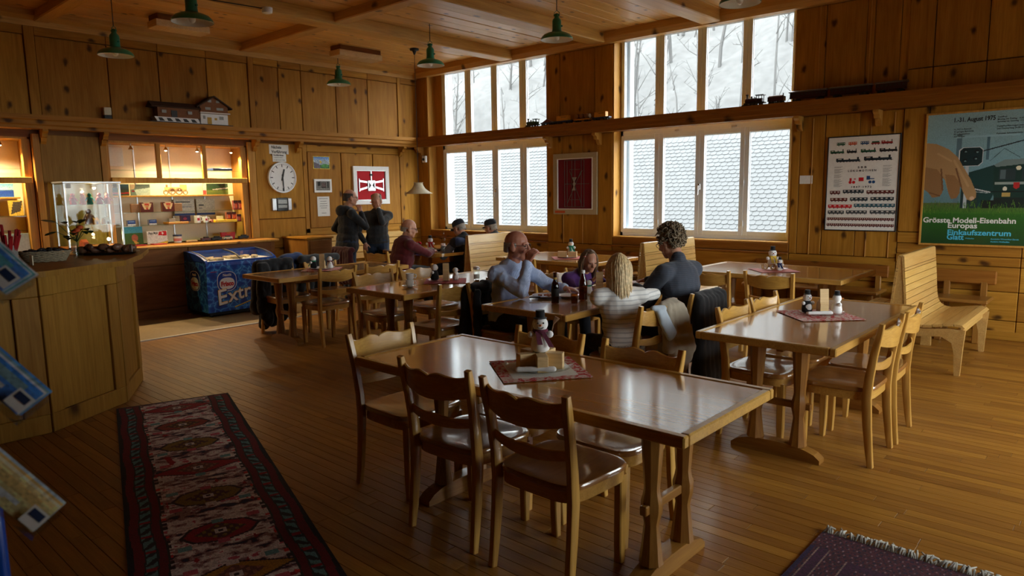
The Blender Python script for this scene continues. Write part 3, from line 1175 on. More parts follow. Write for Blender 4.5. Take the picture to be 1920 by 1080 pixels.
make_table('long lacquered wooden table in the foreground with the big purple-scarf snowman', -3.04, -1.12, 2.115, 2.905, 'X', (.38, .28))
make_table('lacquered wooden table on the right with penguin decoration, four empty chairs', -1.97, -1.155, 3.83, 5.64, 'Y')
make_table('wooden table where the family with two girls sits', -3.73, -2.91, 3.77, 5.60, 'Y')
make_table('wooden table with two white coffee cups, left of the man in blue', -5.43, -4.59, 3.72, 5.50, 'Y')
make_table('wooden table closest to the blue ice-cream freezer', -7.34, -6.56, 3.69, 5.41, 'Y')
make_table('window table carrying the green-scarf snowman, behind the family', -6.36, -4.82, 6.72, 7.78, 'X')
make_table('window table carrying the yellow-scarf snowman', -3.66, -2.02, 6.75, 7.85, 'X')
make_table('corner table where the man in red sits with two men in caps', -8.75, -7.36, 6.62, 7.95, 'X', rounded=.14)

# ---- slatted double bench (railway style): backs together, seats to both sides
def make_bench(label, xb, y0, y1, sides=(1, -1)):
    t = thing('slatted_bench', label, 'bench', (xb, (y0 + y1) / 2, 0), 0, 'slatted railway benches')
    h = (y1 - y0) / 2
    prof = [(.505, .405), (.49, .425), (.44, .433), (.36, .425), (.27, .408), (.20, .398), (.14, .405), (.095, .435), (.070, .48), (.058, .54), (.050, .62), (.042, .72), (.030, .84), (.014, 1.0)]
    for s in sides:
        acc = [0]
        for a, b in zip(prof[:-1], prof[1:]):
            acc.append(acc[-1] + math.hypot(b[0] - a[0], b[1] - a[1]))
        def at(d):
            for i in range(len(acc) - 1):
                if d <= acc[i + 1] + 1e-9:
                    k = (d - acc[i]) / (acc[i + 1] - acc[i])
                    return Vector((prof[i][0] + (prof[i + 1][0] - prof[i][0]) * k, 0, prof[i][1] + (prof[i + 1][1] - prof[i][1]) * k))
            return Vector((prof[-1][0], 0, prof[-1][1]))
        cuts = [0, .085, .165, .245, .32, .39, .45, .50]
        d = .50
        while d < acc[-1] - .13:
            d += .062
            cuts.append(d)
        cuts[-1] = acc[-1] - .11
        cuts.append(acc[-1])
        for a, b in zip(cuts[:-1], cuts[1:]):
            m = 3
            ring_o, ring_i = [], []
            for q in range(m + 1):
                dd = a + .0022 + (b - a - .0044) * q / m
                p = at(dd)
                tn = (at(min(dd + .01, acc[-1])) - at(max(dd - .01, 0))).normalized()
                nn = Vector((-tn.z, 0, tn.x))
                if nn.z < 0 and p.x > .12:
                    nn = -nn
                if p.x <= .12 and nn.x < 0:
                    nn = -nn
                ring_o.append(p + nn * .011)
                ring_i.append(p - nn * .009)
            poly = [(s * p.x, p.z) for p in ring_o] + [(s * p.x, p.z) for p in ring_i[::-1]]
            if s < 0:
                poly = poly[::-1]
            MB().prism(poly[::-1], 'Y', -h, h).build('slat', 'slat', t)
        # end frames: front leg, apron, rear post
        for e in (-1, 1):
            ya, yb = (e * h - .045, e * h - .005) if e > 0 else (e * h + .005, e * h + .045)
            leg = [(s * .455, 0), (s * .495, 0), (s * .505, .25), (s * .515, .395), (s * .40, .40), (s * .20, .375), (s * .10, .40), (s * .065, .50), (s * .03, .80), (s * .006, .985), (0, .985), (0, 0), (s * .045, 0), (s * .04, .20), (s * .10, .30), (s * .34, .325), (s * .42, .28), (s * .44, .2)]
            if s < 0:
                leg = leg[::-1]
            MB().prism(leg[::-1], 'Y', ya, yb).build('end_frame', 'slat', t)
        MB().bbox(min(s * .44, s * .47), max(s * .44, s * .47), -h + .05, h - .05, .33, .39, .004).build('apron', 'slat', t)
    MB().bbox(-.022, .022, -h, h, .985, 1.008, .006).build('top_rail', 'slat', t)
    return t
make_bench('slatted pale wooden bench at the right, seat turned to the room', -1.555, 6.80, 8.02)
make_bench('slatted pale wooden bench behind the curly-haired woman', -4.24, 6.92, 8.12)
make_bench('slatted pale wooden bench back beside the two men in caps', -7.10, 6.92, 8.12)

# ---- plain benches along the walls
def wall_bench(label, x0, x1, y, rz=0):
    t = thing('wall_bench', label, 'bench', ((x0 + x1) / 2, y, 0), rz, 'plain benches along the walls')
    h = (x1 - x0) / 2
    MB().bbox(-h, h, -.40, 0, .41, .45, .012).build('seat', 'leg_x', t)
    MB().bbox(-h + .02, h + .015, -.052, -.014, .575, .72, .012).build('backrest', 'shelf_red', t)
    for s in (-1, 0, 1):
        x = s * (h - .09)
        MB().bbox(x - .03, x + .03, -.36, -.30, 0, .415, .005).build('leg', 'leg_z', t)
        MB().bbox(x - .03, x + .03, -.055, -.01, 0, .60, .005).build('leg', 'leg_z', t)
    return t
wall_bench('plain dark wooden wall bench behind the right-hand slatted bench', -1.95, -1.10, YB - .045)
wall_bench('plain wooden wall bench under the right window', -3.68, -2.12, YB - .02)
wall_bench('plain wooden wall bench under the pillar with the red framed picture', -6.45, -4.80, YB - .02)
# slatted bench along the left wall behind the standing men
t = thing('slatted_settle', 'slatted pine bench along the left wall behind the standing men', 'bench', (XA + .03, 7.35, 0))
MB().bbox(0, .42, -1.0, 1.0, .40, .44, .008).build('seat', 'slat', t)
for k in range(4):
    MB().bbox(.01 + .012 * (3 - k), .035 + .012 * (3 - k), -1.0, 1.0, .50 + k * .11, .60 + k * .11, .005).build('slat', 'slat', t)
for y in (-.95, 0, .95):
    MB().bbox(.03, .40, y - .03, y + .03, 0, .40, .004).build('support', 'slat', t)
t = thing('side_cabinet', 'dark red wooden cabinet side standing at the left wall behind the menu stand', 'cabinet', (-9.80, 6.08, 0))
MB().bbox(-.40, .30, -.22, .22, 0, .93, .008).build('body', 'leg_z', t)
MB().bbox(-.42, .32, -.24, .24, .93, .96, .006).build('top', 'shelf_red_y', t)
MB().bbox(.30, .312, -.19, .19, .08, .90, .004).build('door', 'cab_dark', t)

# ---- bar counter on the left
cn = thing('bar_counter', 'wooden bar counter with panelled front at the left edge', 'counter', (0, 0, 0))
P = [(-5.52, -2.15), (-5.525, 1.32), (-5.89, 1.92), (-6.50, 2.26)]
inner = [(-6.62, 1.95), (-6.35, 1.55), (-6.25, 1.2), (-6.25, -2.15)]
MB().prism([(a - .02, b - .01) for a, b in P] + inner, 'Z', 0, 1.075).build('carcass', 'cab_dark', cn)
TOPF = [(-5.42, -2.15), (-5.425, 1.36), (-5.82, 2.00), (-6.33, 2.30), (-7.05, 2.63)]
MB().prism([(a, b) for a, b in TOPF] + [(-7.25, 2.40), (-6.75, 1.95), (-6.45, 1.5), (-6.35, 1.2), (-6.35, -2.15)], 'Z', 1.085, 1.125).build('worktop', 'oak_counter', cn)
def face(a, b, panels):
    a, b = Vector((*a, 0)), Vector((*b, 0))
    L = (b - a).length
    ux = (b - a) / L
    n = Vector((ux.y, -ux.x, 0))
    if n.x < 0:
        n = -n
    m = frame(a, ux, -n, Vector((0, 0, 1)))
    def bx(x0, x1, z0, z1, t0, t1, nm, mt):
        o = MB().bbox(x0, x1, -t1, -t0, z0, z1, .004).build(nm, mt, cn)
        o.matrix_local = m
    bx(0, L, 0, .13, .0, .028, 'rail', 'oak_counter')
    bx(0, L, .95, 1.085, .0, .028, 'rail', 'oak_counter')
    for s in panels:
        bx(s[0], s[1], .131, .949, 0, .030, 'stile', 'oak_counter')
    for i in range(len(panels) - 1):
        bx(panels[i][1], panels[i + 1][0], .13, .95, 0, .010, 'panel', 'oak_counter')
face(P[0], P[1], [(0, .12), (1.2, 1.32), (2.35, 2.47), (3.32, 3.47)])
face(P[1], P[2], [(0, .11), (.60, .70)])
face(P[2], P[3], [(0, .10), (.60, .70)])

# ---- low cabinet along the left wall with the display ledge
lc = thing('low_cabinet', 'dark panelled low cabinet under the lit display windows', 'cabinet', (0, 0, 0))
MB().box(XA + .015, -9.77, -2.15, 5.46, 0, .925).build('body', 'cab_dark', lc)
MB().bbox(XA - .02, -9.69, -2.15, 5.50, .925, .958, .008).build('ledge', 'lit_pine', lc)
yy = -2.1
while yy < 5.3:
    for z0, z1, t in ((.70, .92, .012), (.12, .69, .006), (0, .11, .016)):
        MB().bbox(-9.772, -9.757 + t, yy + .003, min(yy + 1.25, 5.45) - .003, z0, z1, .004).build('panel', 'cab_dark', lc)
    yy += 1.25

# ---- display niches: frames, rails, glass shelves, spot lamps
SPOTS = []
def make_display(label, y0, y1, mull, rng_):
    t = thing('display_cabinet', label, 'display', (0, 0, 0), 0, 'lit display windows in the left wall')
    xbk = XA - .46
    MB().box(xbk - .03, xbk, y0, y1, .95, 2.36).build('back_panel', 'display_back', t)
    MB().box(xbk, XA - .02, y0, y0 + .025, .95, 2.36).build('side_panel', 'lit_pine', t)
    MB().box(xbk, XA - .02, y1 - .025, y1, .95, 2.36).build('side_panel', 'lit_pine', t)
    MB().box(xbk, XA - .02, y0, y1, 2.335, 2.36).build('top_panel', 'lit_pine', t)
    MB().bbox(XA - .03, XA + .02, y0 + .02, y1 - .02, 1.80, 1.875, .006).build('rail', 'lit_pine', t)
    for m in mull:
        MB().bbox(XA - .03, XA + .02, m - .03, m + .03, 1.87, 2.345, .006).build('mullion', 'lit_pine', t)
    MB().bbox(XA - .10, XA - .02, y1 - .09, y1 - .02, .955, 2.345, .006).build('jamb', 'lit_pine', t)
    MB().box(XA - .40, XA - .08, y0 + .03, y1 - .10, 1.975, 1.983).build('shelf', 'shelf_glass', t)
    MB().bbox(XA - .45, XA - .25, y0 + .03, y1 - .10, 1.612, 1.634, .003).build('shelf', 'lit_pine', t)
    MB().box(XA - .40, XA - .06, y0 + .03, y1 - .10, 1.392, 1.40).build('shelf', 'shelf_glass', t)
    MB().box(XA - .40, XA - .06, y0 + .03, y1 - .10, 1.212, 1.22).build('shelf', 'shelf_glass', t)
    r = MB()
    k = 4
    for i in range(1, k):
        yq = y0 + (y1 - y0) * i / k
        r.box(xbk, xbk + .01, yq - .008, yq + .008, 1.0, 2.33)
    r.build('shelf_track', 'alu', t)
    return t
d1 = make_display('lit display window at the far left edge with the blue seascape print', .36, 2.55, [1.1, 1.83], 1)
d2 = make_display('long lit display window with souvenirs, left of the clock', 3.41, 5.35, [4.05, 4.69], 2)
def spot(y, x=XA - .05, z=2.31, par='', watt=28, aim=(-.12, 0)):
    t = thing('spot_lamp', par, 'lamp', (x, y, 2.335), 0, 'small halogen spot lamps in the display windows')
    MB().lathe([(.005, 0), (.005, -.035)], 8).build('stem', 'chrome', t)
    MB().lathe([(.010, -.03), (.012, -.045), (.030, -.075), (.032, -.082), (.027, -.081), (.010, -.05)], 14, None, False).build('lamp_shade', 'chrome', t, SM)
    MB().ball((0, 0, -.075), .017, 10).build('bulb', 'bulb_on' if watt else 'porcelain', t, 3)
    if not watt:
        return
    l = bpy.data.lights.new('spot_glow', 'SPOT')
    l.energy = watt
    l.color = (1.0, .74, .42)
    l.spot_size = math.radians(150)
    l.spot_blend = .8
    l.shadow_soft_size = .02
    o = bpy.data.objects.new('spot_glow', l)
    COL.objects.link(o)
    o.parent = t
    o.location = (0, 0, -.10)
    o.rotation_euler = (0, 0, 0)
for y, lb in ((3.72, 'unlit spot lamp in front of the white sheet in the long display window'), (4.18, 'glowing spot lamp in the left middle bay of the long display window'), (4.62, 'glowing spot lamp by the right mullion of the long display window'), (5.13, 'rightmost glowing spot lamp of the long display window'), (1.95, 'glowing spot lamp in the far left display window, left of two'), (2.25, 'glowing spot lamp in the far left display window, right of two')):
    spot(y, par=lb, watt=0 if lb.startswith('unlit') else 28)
# ================================================================== ON THE WALLS AND CEILING
AU, AV = (0, 1, 0), (0, 0, 1)          # right and up on wall_left (faces +x)
BU, BV = (1, 0, 0), (0, 0, 1)          # right and up on wall_back (faces -y)
def framed(mb, w, h, b, d, wall, t0=0.0):
    """rectangular moulding w x h, border b, depth d, in local wall space (u right, v up, n out)"""
    for (u0, u1, v0, v1) in ((-w / 2, w / 2, -h / 2, -h / 2 + b), (-w / 2, w / 2, h / 2 - b, h / 2), (-w / 2, -w / 2 + b, -h / 2 + b, h / 2 - b), (w / 2 - b, w / 2, -h / 2 + b, h / 2 - b)):
        wbox(mb, u0, u1, v0, v1, t0, d, wall)
    return mb
def wbox(mb, u0, u1, v0, v1, n0, n1, wall, b=.002):
    if wall == 'A':
        return mb.bbox(n0, n1, u0, u1, v0, v1, b)
    return mb.bbox(u0, u1, -n1, -n0, v0, v1, b)
def wp(u, v, n, wall):
    return (n, u, v) if wall == 'A' else (u, -n, v)
def WU(wall):
    return (AU, AV) if wall == 'A' else (BU, BV)

# ---- station clock
c = thing('wall_clock', 'round white station clock with black hands on the left wall', 'clock', (XA + .012, 5.895, 1.885))
RX = Matrix.Rotation(PI / 2, 4, 'Y')
MB().lathe([(.225, 0), (.240, .01), (.243, .05), (.236, .058), (.228, .058), (.226, .046)], 40, RX, False).build('case', 'white_frame', c, SM)
MB().lathe([(.228, .04), (.228, .047)], 40, RX).build('dial', 'white', c)
tk = MB()
for k in range(60):
    a = 2 * PI * k / 60
    big = k % 5 == 0
    r0, r1, w = (.165, .212, .0062) if big else (.200, .212, .0025)
    m = Matrix.Rotation(-a, 4, 'X')
    tk.box(.047, .0485, -w, w, r0, r1, m)
tag(tk.build('minute_marks', 'black', c), kind='stuff')
def hand(ang, L, back, w0, w1, nm, x):
    mb = MB()
    mb.prism([(-w0, -back), (w0, -back), (w1, L), (-w1, L)], 'X', x, x + .003, Matrix.Rotation(-ang, 4, 'X'))
    mb.build(nm, 'black', c)
hand(math.radians(15), .135, .05, .014, .011, 'hour_hand', .050)
hand(math.radians(177), .215, .05, .011, .007, 'minute_hand', .054)

# ---- digital weather/time display
d = thing('digital_display', 'silver and black digital display unit below the clock', 'display', (XA + .012, 5.875, 1.465))
wbox(MB(), -.09, .10, -.105, .105, 0, .03, 'A', .006).build('body', 'black_gloss', d)
wbox(MB(), -.175, -.088, -.10, .10, 0, .028, 'A', .012).build('side_cover', 'alu', d)
wbox(MB(), .098, .175, -.10, .10, 0, .028, 'A', .012).build('side_cover', 'alu', d)
plain('lcd', (.42, .46, .45, 1), .3, noise=.25, scale=60)
wbox(MB(), -.07, .085, .01, .075, .029, .033, 'A').build('screen', 'lcd', d)
wbox(MB(), -.07, .085, -.055, -.008, .029, .033, 'A').build('screen', 'lcd', d)

# ---- notices
def sheet(name, label, u, v, w, h, wall, mat='paper', t=.004, base=.013, cat='notice'):
    loc = (XA + base, u, v) if wall == 'A' else (u, YB - base, v)
    o = wbox(MB(), -w / 2, w / 2, -h / 2, h / 2, 0, t, wall, .001).build(name, mat, None, 0, loc)
    return tag(o, label, cat)
def wtext(s, size, u, v, n, wall, par, mat='black', bold=0, width=None, align='LEFT', nm='lettering', shear=0):
    ux, uy = WU(wall)
    return text(s, size, wp(u, v, n, wall), ux, uy, mat, par, nm, bold, align, .001, shear, 1.0, width)
s1 = sheet('notice_sheet', 'white sheet reading Nächste Vorführung above the clock', 5.885, 2.325, .335, .145, 'A')
wtext('Nächste', .062, -.13, .012, .004, 'A', s1, bold=.0015, width=.17)
wtext('Vorführung', .062, -.13, -.058, .004, 'A', s1, bold=.0015, width=.265)
s2 = sheet('notice_sheet', 'smaller white sheet with show times just above the clock', 5.885, 2.195, .235, .125, 'A', base=.014)
wtext('Vorführdauer', .030, -.10, .03, .004, 'A', s2, bold=.0012, width=.18)
wtext('Modelleisenbahn', .016, -.095, .0, .004, 'A', s2, width=.15)
wtext('11.00 13.30 15.00', .020, -.095, -.042, .004, 'A', s2, width=.18)
s3 = sheet('notice_sheet', 'tall white typed sheet below the small photographs', 6.64, 1.415, .235, .325, 'A', base=.021)
for k, (w, v) in enumerate(((.17, .13), (.12, .085), (.14, .045), (.15, .008), (.12, -.025), (.09, -.11))):
    wbox(MB(), -w / 2, w / 2, v - .003, v + .003, .004, .0046, 'A', .0001).build('text_line', 'gasket', s3)
# landscape postcard poster with yellow border
im = Img(60, 40, (225, 190, 40))
im.grad(.04, .5, (70, 120, 190), (200, 215, 225)).grad(.5, .96, (60, 110, 50), (40, 90, 35))
im.poly([(.04, .55), (.25, .25), (.45, .5), (.65, .22), (.96, .5), (.96, .65), (.04, .7)], (150, 165, 175))
im.poly([(.04, .45), (.35, .6), (.45, .96), (.04, .96)], (95, 85, 95))
im.poly([(.38, .25), (.52, .45), (.42, .6)], (230, 190, 40))
im.ell(.7, .75, .22, .15, (60, 140, 50))
im.rect(0, 0, .03, 1, (225, 190, 40)).rect(.97, 0, 1, 1, (225, 190, 40))
im.noise(.35, 2)
p = painted('landscape_poster', im.a, (0, -.16, -.105), (0, .32, 0), (0, 0, .21))
p.location = (XA + .021, 6.64, 2.135)
tag(p, 'small colourful mountain landscape poster with yellow border', 'poster')
# framed grey photograph
pf = thing('framed_photo', 'small white-framed grey photograph between the poster and the typed sheet', 'picture', (XA + .021, 6.64, 1.755))
framed(MB(), .335, .22, .035, .02, 'A').build('frame', 'white', pf)
im = Img(50, 32, (120, 118, 112))
im.rect(.15, .1, .35, .5, (40, 40, 38)).rect(.4, .15, .75, .75, (70, 62, 58)).rect(.82, .05, .9, .9, (40, 40, 40)).grad(.75, 1, (150, 148, 140), (100, 98, 92))
im.rect(.45, .2, .7, .6, (110, 90, 85)).noise(.3, 3)
painted('photo', im.a, (.006, -.135, -.08), (0, .27, 0), (0, 0, .16), 'print_matt', pf)

# ---- red framed picture on the left wall (signal drawing)
rf = thing('framed_picture', 'white-framed red picture with silver emblem behind the standing men', 'picture', (XA + .021, 7.625, 1.76))
framed(MB(), .77, .66, .075, .035, 'A').build('frame', 'white', rf)
framed(MB(), .63, .52, .012, .028, 'A', .01).build('inner_frame', 'alu', rf)
wbox(MB(), -.32, .32, -.27, .27, 0, .012, 'A').build('felt', 'red_felt', rf)
em = MB()
wbox(em, -.085, .085, -.10, .09, .012, .03, 'A', .01)
for s in (-1, 1):
    for q in (-1, 1):
        em.prism([(s * .09, q * .06 + .01), (s * .26, q * .095 + .0), (s * .26, q * .06), (s * .09, q * .028 + .01)], 'X', .012, .026)
    wbox(em, s * .26 - .008, s * .26 + .008, -.11, .12, .012, .028, 'A')
wbox(em, -.012, .012, .08, .26, .012, .026, 'A')
em.build('emblem', 'alu', rf)
e2 = MB()
for s in (-1, 1):
    e2.prism([(s * .01, 0), (s * .06, .06), (s * .06, -.06)], 'X', .030, .032)
wbox(e2, -.03, .03, .165, .2, .012, .03, 'A')
e2.build('emblem_marks', 'black', rf)
plain('pink', (.7, .25, .22, 1), .8)
wbox(MB(), -.06, .02, -.31, -.285, .035, .036, 'A', .0003).build('sticker', 'pink', rf)

# ---- red framed picture on the pillar
pw, ph = .83, .93
pp = thing('framed_picture', 'cream-framed shaded red picture of a wire diagram on the pillar between the windows', 'picture', (-6.545, YB - .024, 1.715))
framed(MB(), pw, ph, .085, .03, 'B').build('frame', 'cream_shaded', pp)
framed(MB(), pw - .15, ph - .15, .014, .036, 'B', .01).build('inner_frame', 'white', pp)
wbox(MB(), -.34, .34, -.39, .39, 0, .012, 'B').build('felt', 'red_felt_shaded', pp)
plain('stoneware_dark', (.10, .09, .075, 1), .5)
wr_ = MB()
def ln(a, b, r=.004):
    wr_.tube([(a[0], -.016, a[1]), (b[0], -.016, b[1])], r, 5)
for x in (-.20, -.15, -.06, 0.0, .12, .17):
    ln((x, -.35), (x, .36))
for a, b in (((-.2, .36), (.17, .36)), ((-.2, -.35), (.17, -.35)), ((-.1, .22), (.1, .22)), ((-.1, -.24), (.1, -.24)), ((-.2, 0), (.27, 0)), ((-.15, -.3), (.12, .2)), ((.12, -.3), (-.1, .2)), ((.06, .08), (.14, .2))):
    ln(a, b)
tag(wr_.build('wires', 'stoneware_dark', pp), kind='stuff')
kn = MB()
for k in range(5):
    kn.tube([(-.05 + .015 * k, -.02, -.10), (-.02 - .01 * k + .03, -.024, 0), (-.05 + .02 * k, -.02, .10)], .006, 6)
kn.build('knot', 'alu', pp)
plain('orange_label', (.62, .10, .02, 1), .7)
wbox(MB(), -.38, -.18, -.445, -.41, .031, .033, 'B', .0003).build('label', 'orange_label', pp)

# ---- locomotive chart poster
sp = thing('locomotive_chart', 'white poster with rows of locomotives hanging right of the window', 'poster', (-2.45, YB - .026, 1.642))
W_, H_ = .755, 1.07
wbox(MB(), -W_ / 2, W_ / 2, -H_ / 2, H_ / 2, 0, .010, 'B').build('sheet', 'paper', sp)
framed(MB(), W_ + .02, H_ + .02, .012, .016, 'B').build('frame', 'black', sp)
LOC = {'g': (20, 82, 52), 'o': (200, 80, 40), 'b': (25, 70, 120), 'r': (150, 30, 30), 'k': (28, 28, 32), 'd': (30, 45, 55), 'm': (95, 35, 30), 't': (45, 90, 105), 'y': (60, 65, 70), 'R': (200, 20, 30)}
for kk, cc in LOC.items():
    plain('ink_' + kk, lin(*cc), .6, noise=.1)
plain('ink_pale', lin(205, 200, 190), .7)
inks = {kk: MB() for kk in LOC}
pale = MB()
def at(u, v):
    return ((u - .5) * W_, (.5 - v) * H_)
def bxp(mb, u0, u1, v0, v1, n=.0112):
    (x0, z1), (x1, z0) = at(u0, v0), at(u1, v1)
    mb.box(x0, x1, -n, -.0100, z0, z1)
def wheels(mb, u0, u1, v, n):
    for i in range(n):
        x, z = at(u0 + (u1 - u0) * (i + .5) / n, v)
        mb.lathe([(.0055, .010), (.0055, .0114)], 8, TR(x, 0, z) @ Matrix.Rotation(PI / 2, 4, 'X'))
def coach(k, u0, u1, v, h=.028, win=6):
    bxp(inks[k], u0, u1, v, v + h)
    for i in range(win):
        a = u0 + (u1 - u0) * (i + .25) / win
        bxp(pale, a, a + (u1 - u0) * .45 / win, v + h * .2, v + h * .55, .0116)
    wheels(inks['k'], u0, u1, v + h + .004, max(2, int((u1 - u0) / .05)))
def steam(k, u0, u1, v, h=.035, right=True):
    L = u1 - u0
    bxp(inks[k], u0 + L * .25, u1 - L * .05, v + h * .45, v + h)
    bxp(inks[k], u0, u0 + L * .3, v + h * .05, v + h)
    bxp(inks['k'], u1 - L * .16, u1 - L * .09, v - h * .25, v + h * .5)
    bxp(inks['k'], u0 + L * .5, u0 + L * .56, v + h * .15, v + h * .5)
    bxp(pale, u0 + L * .08, u0 + L * .22, v + h * .2, v + h * .45, .0116)
    bxp(inks['k'], u0 + L * .02, u1, v + h, v + h * 1.12)
    wheels(inks['k'], u0, u1, v + h * 1.15, max(3, int(L / .045)))
for k, a, b in (('g', .12, .24), ('o', .29, .41), ('b', .46, .58)):
    coach(k, a, b, .055, .03, 4)
bxp(inks['g'], .62, .72, .06, .075); bxp(inks['r'], .61, .73, .075, .088); wheels(inks['k'], .61, .73, .092, 3)
steam('r', .75, .91, .055, .032)
for k, a, b in (('g', .03, .24), ('k', .27, .42), ('g', .47, .69), ('k', .73, .98)):
    steam(k, a, b, .135, .032)
steam('d', .12, .48, .225, .034); steam('d', .52, .92, .215, .038)
for k, a, b, v in (('m', .05, .20, .575), ('d', .24, .54, .565), ('m', .58, .96, .573), ('m', .06, .31, .652), ('d', .35, .60, .648), ('d', .64, .96, .645), ('R', .03, .38, .725), ('t', .41, .98, .715), ('y', .03, .27, .79), ('y', .30, .60, .787), ('y', .64, .99, .785), ('m', .02, .98, .865), ('m', .02, .98, .93)):
    coach(k, a, b, v, .034 if v < .84 else .026, max(3, int((b - a) / (.06 if v < .84 else .03))))
# the big lettering in the middle and the red and blue machine drawing
bxp(inks['R'], .33, .36, .44, .47); bxp(inks['R'], .39, .42, .445, .455); bxp(inks['R'], .46, .53, .435, .475); bxp(inks['b'], .57, .62, .42, .46); bxp(inks['b'], .62, .68, .445, .455)
for u, k in ((.34, 'R'), (.39, 'R'), (.62, 'b'), (.67, 'b')):
    x, z = at(u, .485)
    inks[k].lathe([(.017, .010), (.017, .0114)], 12, TR(x, 0, z) @ Matrix.Rotation(PI / 2, 4, 'X'))
for a, b in ((.10, .22), (.79, .91)):
    for i in range(26):
        if i not in (2, 9, 15):
            bxp(inks['y'], a, b - .02 * ((i * 7) % 3), .315 + i * .0085, .3175 + i * .0085, .0105)
for kk, mb in inks.items():
    if mb.v:
        tag(mb.build('locomotive_print', 'ink_' + kk, sp), kind='stuff')
tag(pale.build('window_print', 'ink_pale', sp), kind='stuff')
wtext('S B B', .030, 0, .175, .0102, 'B', sp, bold=.001, align='CENTER', width=.095)
wtext('L O K O M O T I V E N', .030, 0, .137, .0102, 'B', sp, bold=.001, align='CENTER', width=.30)
wtext('1 8 4 7 · 1 9 7 2', .028, 0, -.047, .0102, 'B', sp, bold=.001, align='CENTER', width=.215)

# ---- large exhibition poster
bp_ = thing('exhibition_poster', 'large green and blue poster of a hand above a model locomotive', 'poster', (-1.325, YB - .040, 1.668))
W_, H_ = .975, 1.375
framed(MB(), W_ + .03, H_ + .03, .02, .022, 'B').build('frame', 'lit_pine', bp_)
im = Img(190, 268, (120, 160, 170))
im.grad(0, .45, (150, 185, 190), (120, 165, 178)).grad(.45, .7, (115, 160, 172), (95, 130, 135))
im.grad(.68, .76, (90, 105, 60), (60, 115, 30)).grad(.76, 1.001, (45, 105, 25), (15, 62, 18))
im.noise(.06, 4)
im.rect(.29, .16, .335, .68, (92, 122, 132)).rect(.565, .19, .59, .36, (80, 115, 130)).rect(.28, .175, .85, .19, (150, 190, 200))
im.line(.50, .30, 1.0, .205, .006, (30, 45, 50)).line(.60, .37, .72, .28, .003, (70, 95, 100)).line(.72, .28, .86, .35, .003, (70, 95, 100))
# locomotive body
im.poly([(.42, .45), (.66, .395), (.66, .60), (.60, .72), (.40, .70)], (18, 62, 60))
im.poly([(.64, .40), (.72, .375), (1.0, .37), (1.0, .70), (.66, .70)], (14, 55, 48))
im.poly([(.64, .40), (.73, .362), (1.0, .358), (1.0, .39), (.66, .415)], (120, 140, 140))
im.rect(.69, .43, .83, .51, (40, 58, 62)).rect(.885, .43, 1, .51, (40, 58, 62)).rect(.70, .435, .75, .505, (90, 110, 115))
im.rect(.66, .525, 1, .545, (150, 165, 160)).poly([(.82, .53), (.875, .53), (.875, .565), (.847, .58), (.82, .565)], (190, 40, 40))
im.ell(.855, .425, .022, .016, (235, 230, 200)).ell(.75, .575, .02, .015, (235, 230, 210)).ell(.935, .575, .02, .015, (235, 230, 210))
im.rect(.725, .605, .80, .635, (190, 160, 90)).rect(.95, .605, 1, .635, (190, 160, 90)).rect(.62, .595, 1, .602, (10, 18, 20))
im.rect(.66, .64, 1, .715, (18, 35, 32)).rect(.55, .66, .72, .72, (14, 26, 24)).rect(.36, .55, .52, .72, (28, 55, 55))
im.line(.40, .56, .62, .60, .006, (200, 205, 205)).line(.40, .59, .60, .605, .004, (170, 180, 180))
# signal plate and pole
im.rect(.385, .40, .415, .72, (185, 195, 200))
oct_ = [(.355, .265), (.50, .265), (.53, .285), (.53, .375), (.50, .398), (.355, .398), (.325, .375), (.325, .285)]
im.poly([((x - .4275) * 1.08 + .4275, (y - .33) * 1.07 + .33) for x, y in oct_], (215, 222, 222))
im.poly(oct_, (12, 45, 48))
for u, v in ((.375, .29), (.48, .295), (.47, .345), (.375, .36)):
    im.ell(u, v, .022, .014, (5, 15, 18)); im.ell(u + .004, v + .004, .010, .006, (120, 150, 150))
# the hand
sk, sk2, sk3 = (176, 138, 92), (150, 110, 68), (120, 82, 48)
hand_p = [(0, .215), (.10, .225), (.22, .27), (.31, .335), (.36, .40), (.44, .50), (.50, .60), (.50, .64), (.46, .665), (.42, .655), (.38, .60), (.345, .53), (.35, .60), (.32, .645), (.27, .65), (.24, .60), (.20, .50), (.17, .48), (.185, .60), (.16, .63), (.09, .64), (.05, .60), (0, .57)]
im.poly(hand_p, sk)
im.poly([(0, .40), (.12, .42), (.2, .5), (.17, .48), (.185, .60), (.16, .63), (.09, .64), (.05, .60), (0, .57)], sk2)
im.poly([(.20, .46), (.29, .47), (.345, .53), (.35, .60), (.32, .645), (.27, .65), (.24, .60)], sk2)
im.line(.30, .42, .36, .56, .008, sk3).line(.16, .42, .185, .58, .008, sk3).line(.06, .60, .16, .625, .006, sk3)
im.line(.12, .30, .25, .36, .010, (192, 155, 108)).line(.28, .36, .42, .55, .012, (192, 155, 108))
im.ell(.462, .645, .022, .014, (215, 180, 150))
r_ = np.random.RandomState(3)
for q in range(160):
    u, v = r_.rand(), .69 + r_.rand() * .09
    im.line(u, v, u + r_.randn() * .01, v - .02 - r_.rand() * .02, .002, [(70, 125, 30), (95, 135, 45), (45, 90, 25)][q % 3])
painted('print', im.a, (-W_ / 2, -.008, -H_ / 2), (W_, 0, 0), (0, 0, H_), 'print', bp_, .004)
def pt(s, size, u, v, mat, width=None, bold=.002):
    wtext(s, size, (u - .5) * W_, (.5 - v) * H_, .0122, 'B', bp_, mat, bold, width)
plain('ink_cyan', lin(80, 190, 225), .5, noise=.02)
pt('1.-31. August 1975', .062, .245, .068, 'black', .36, .0018)
for i, s in enumerate(('N, HO in Betrieb', '25 gelegte Bahnhöfe', '80 Lokomotiven', '350 Wagen')):
    pt(s, .022, .255, .128 + i * .018, 'gasket', None, .0003)
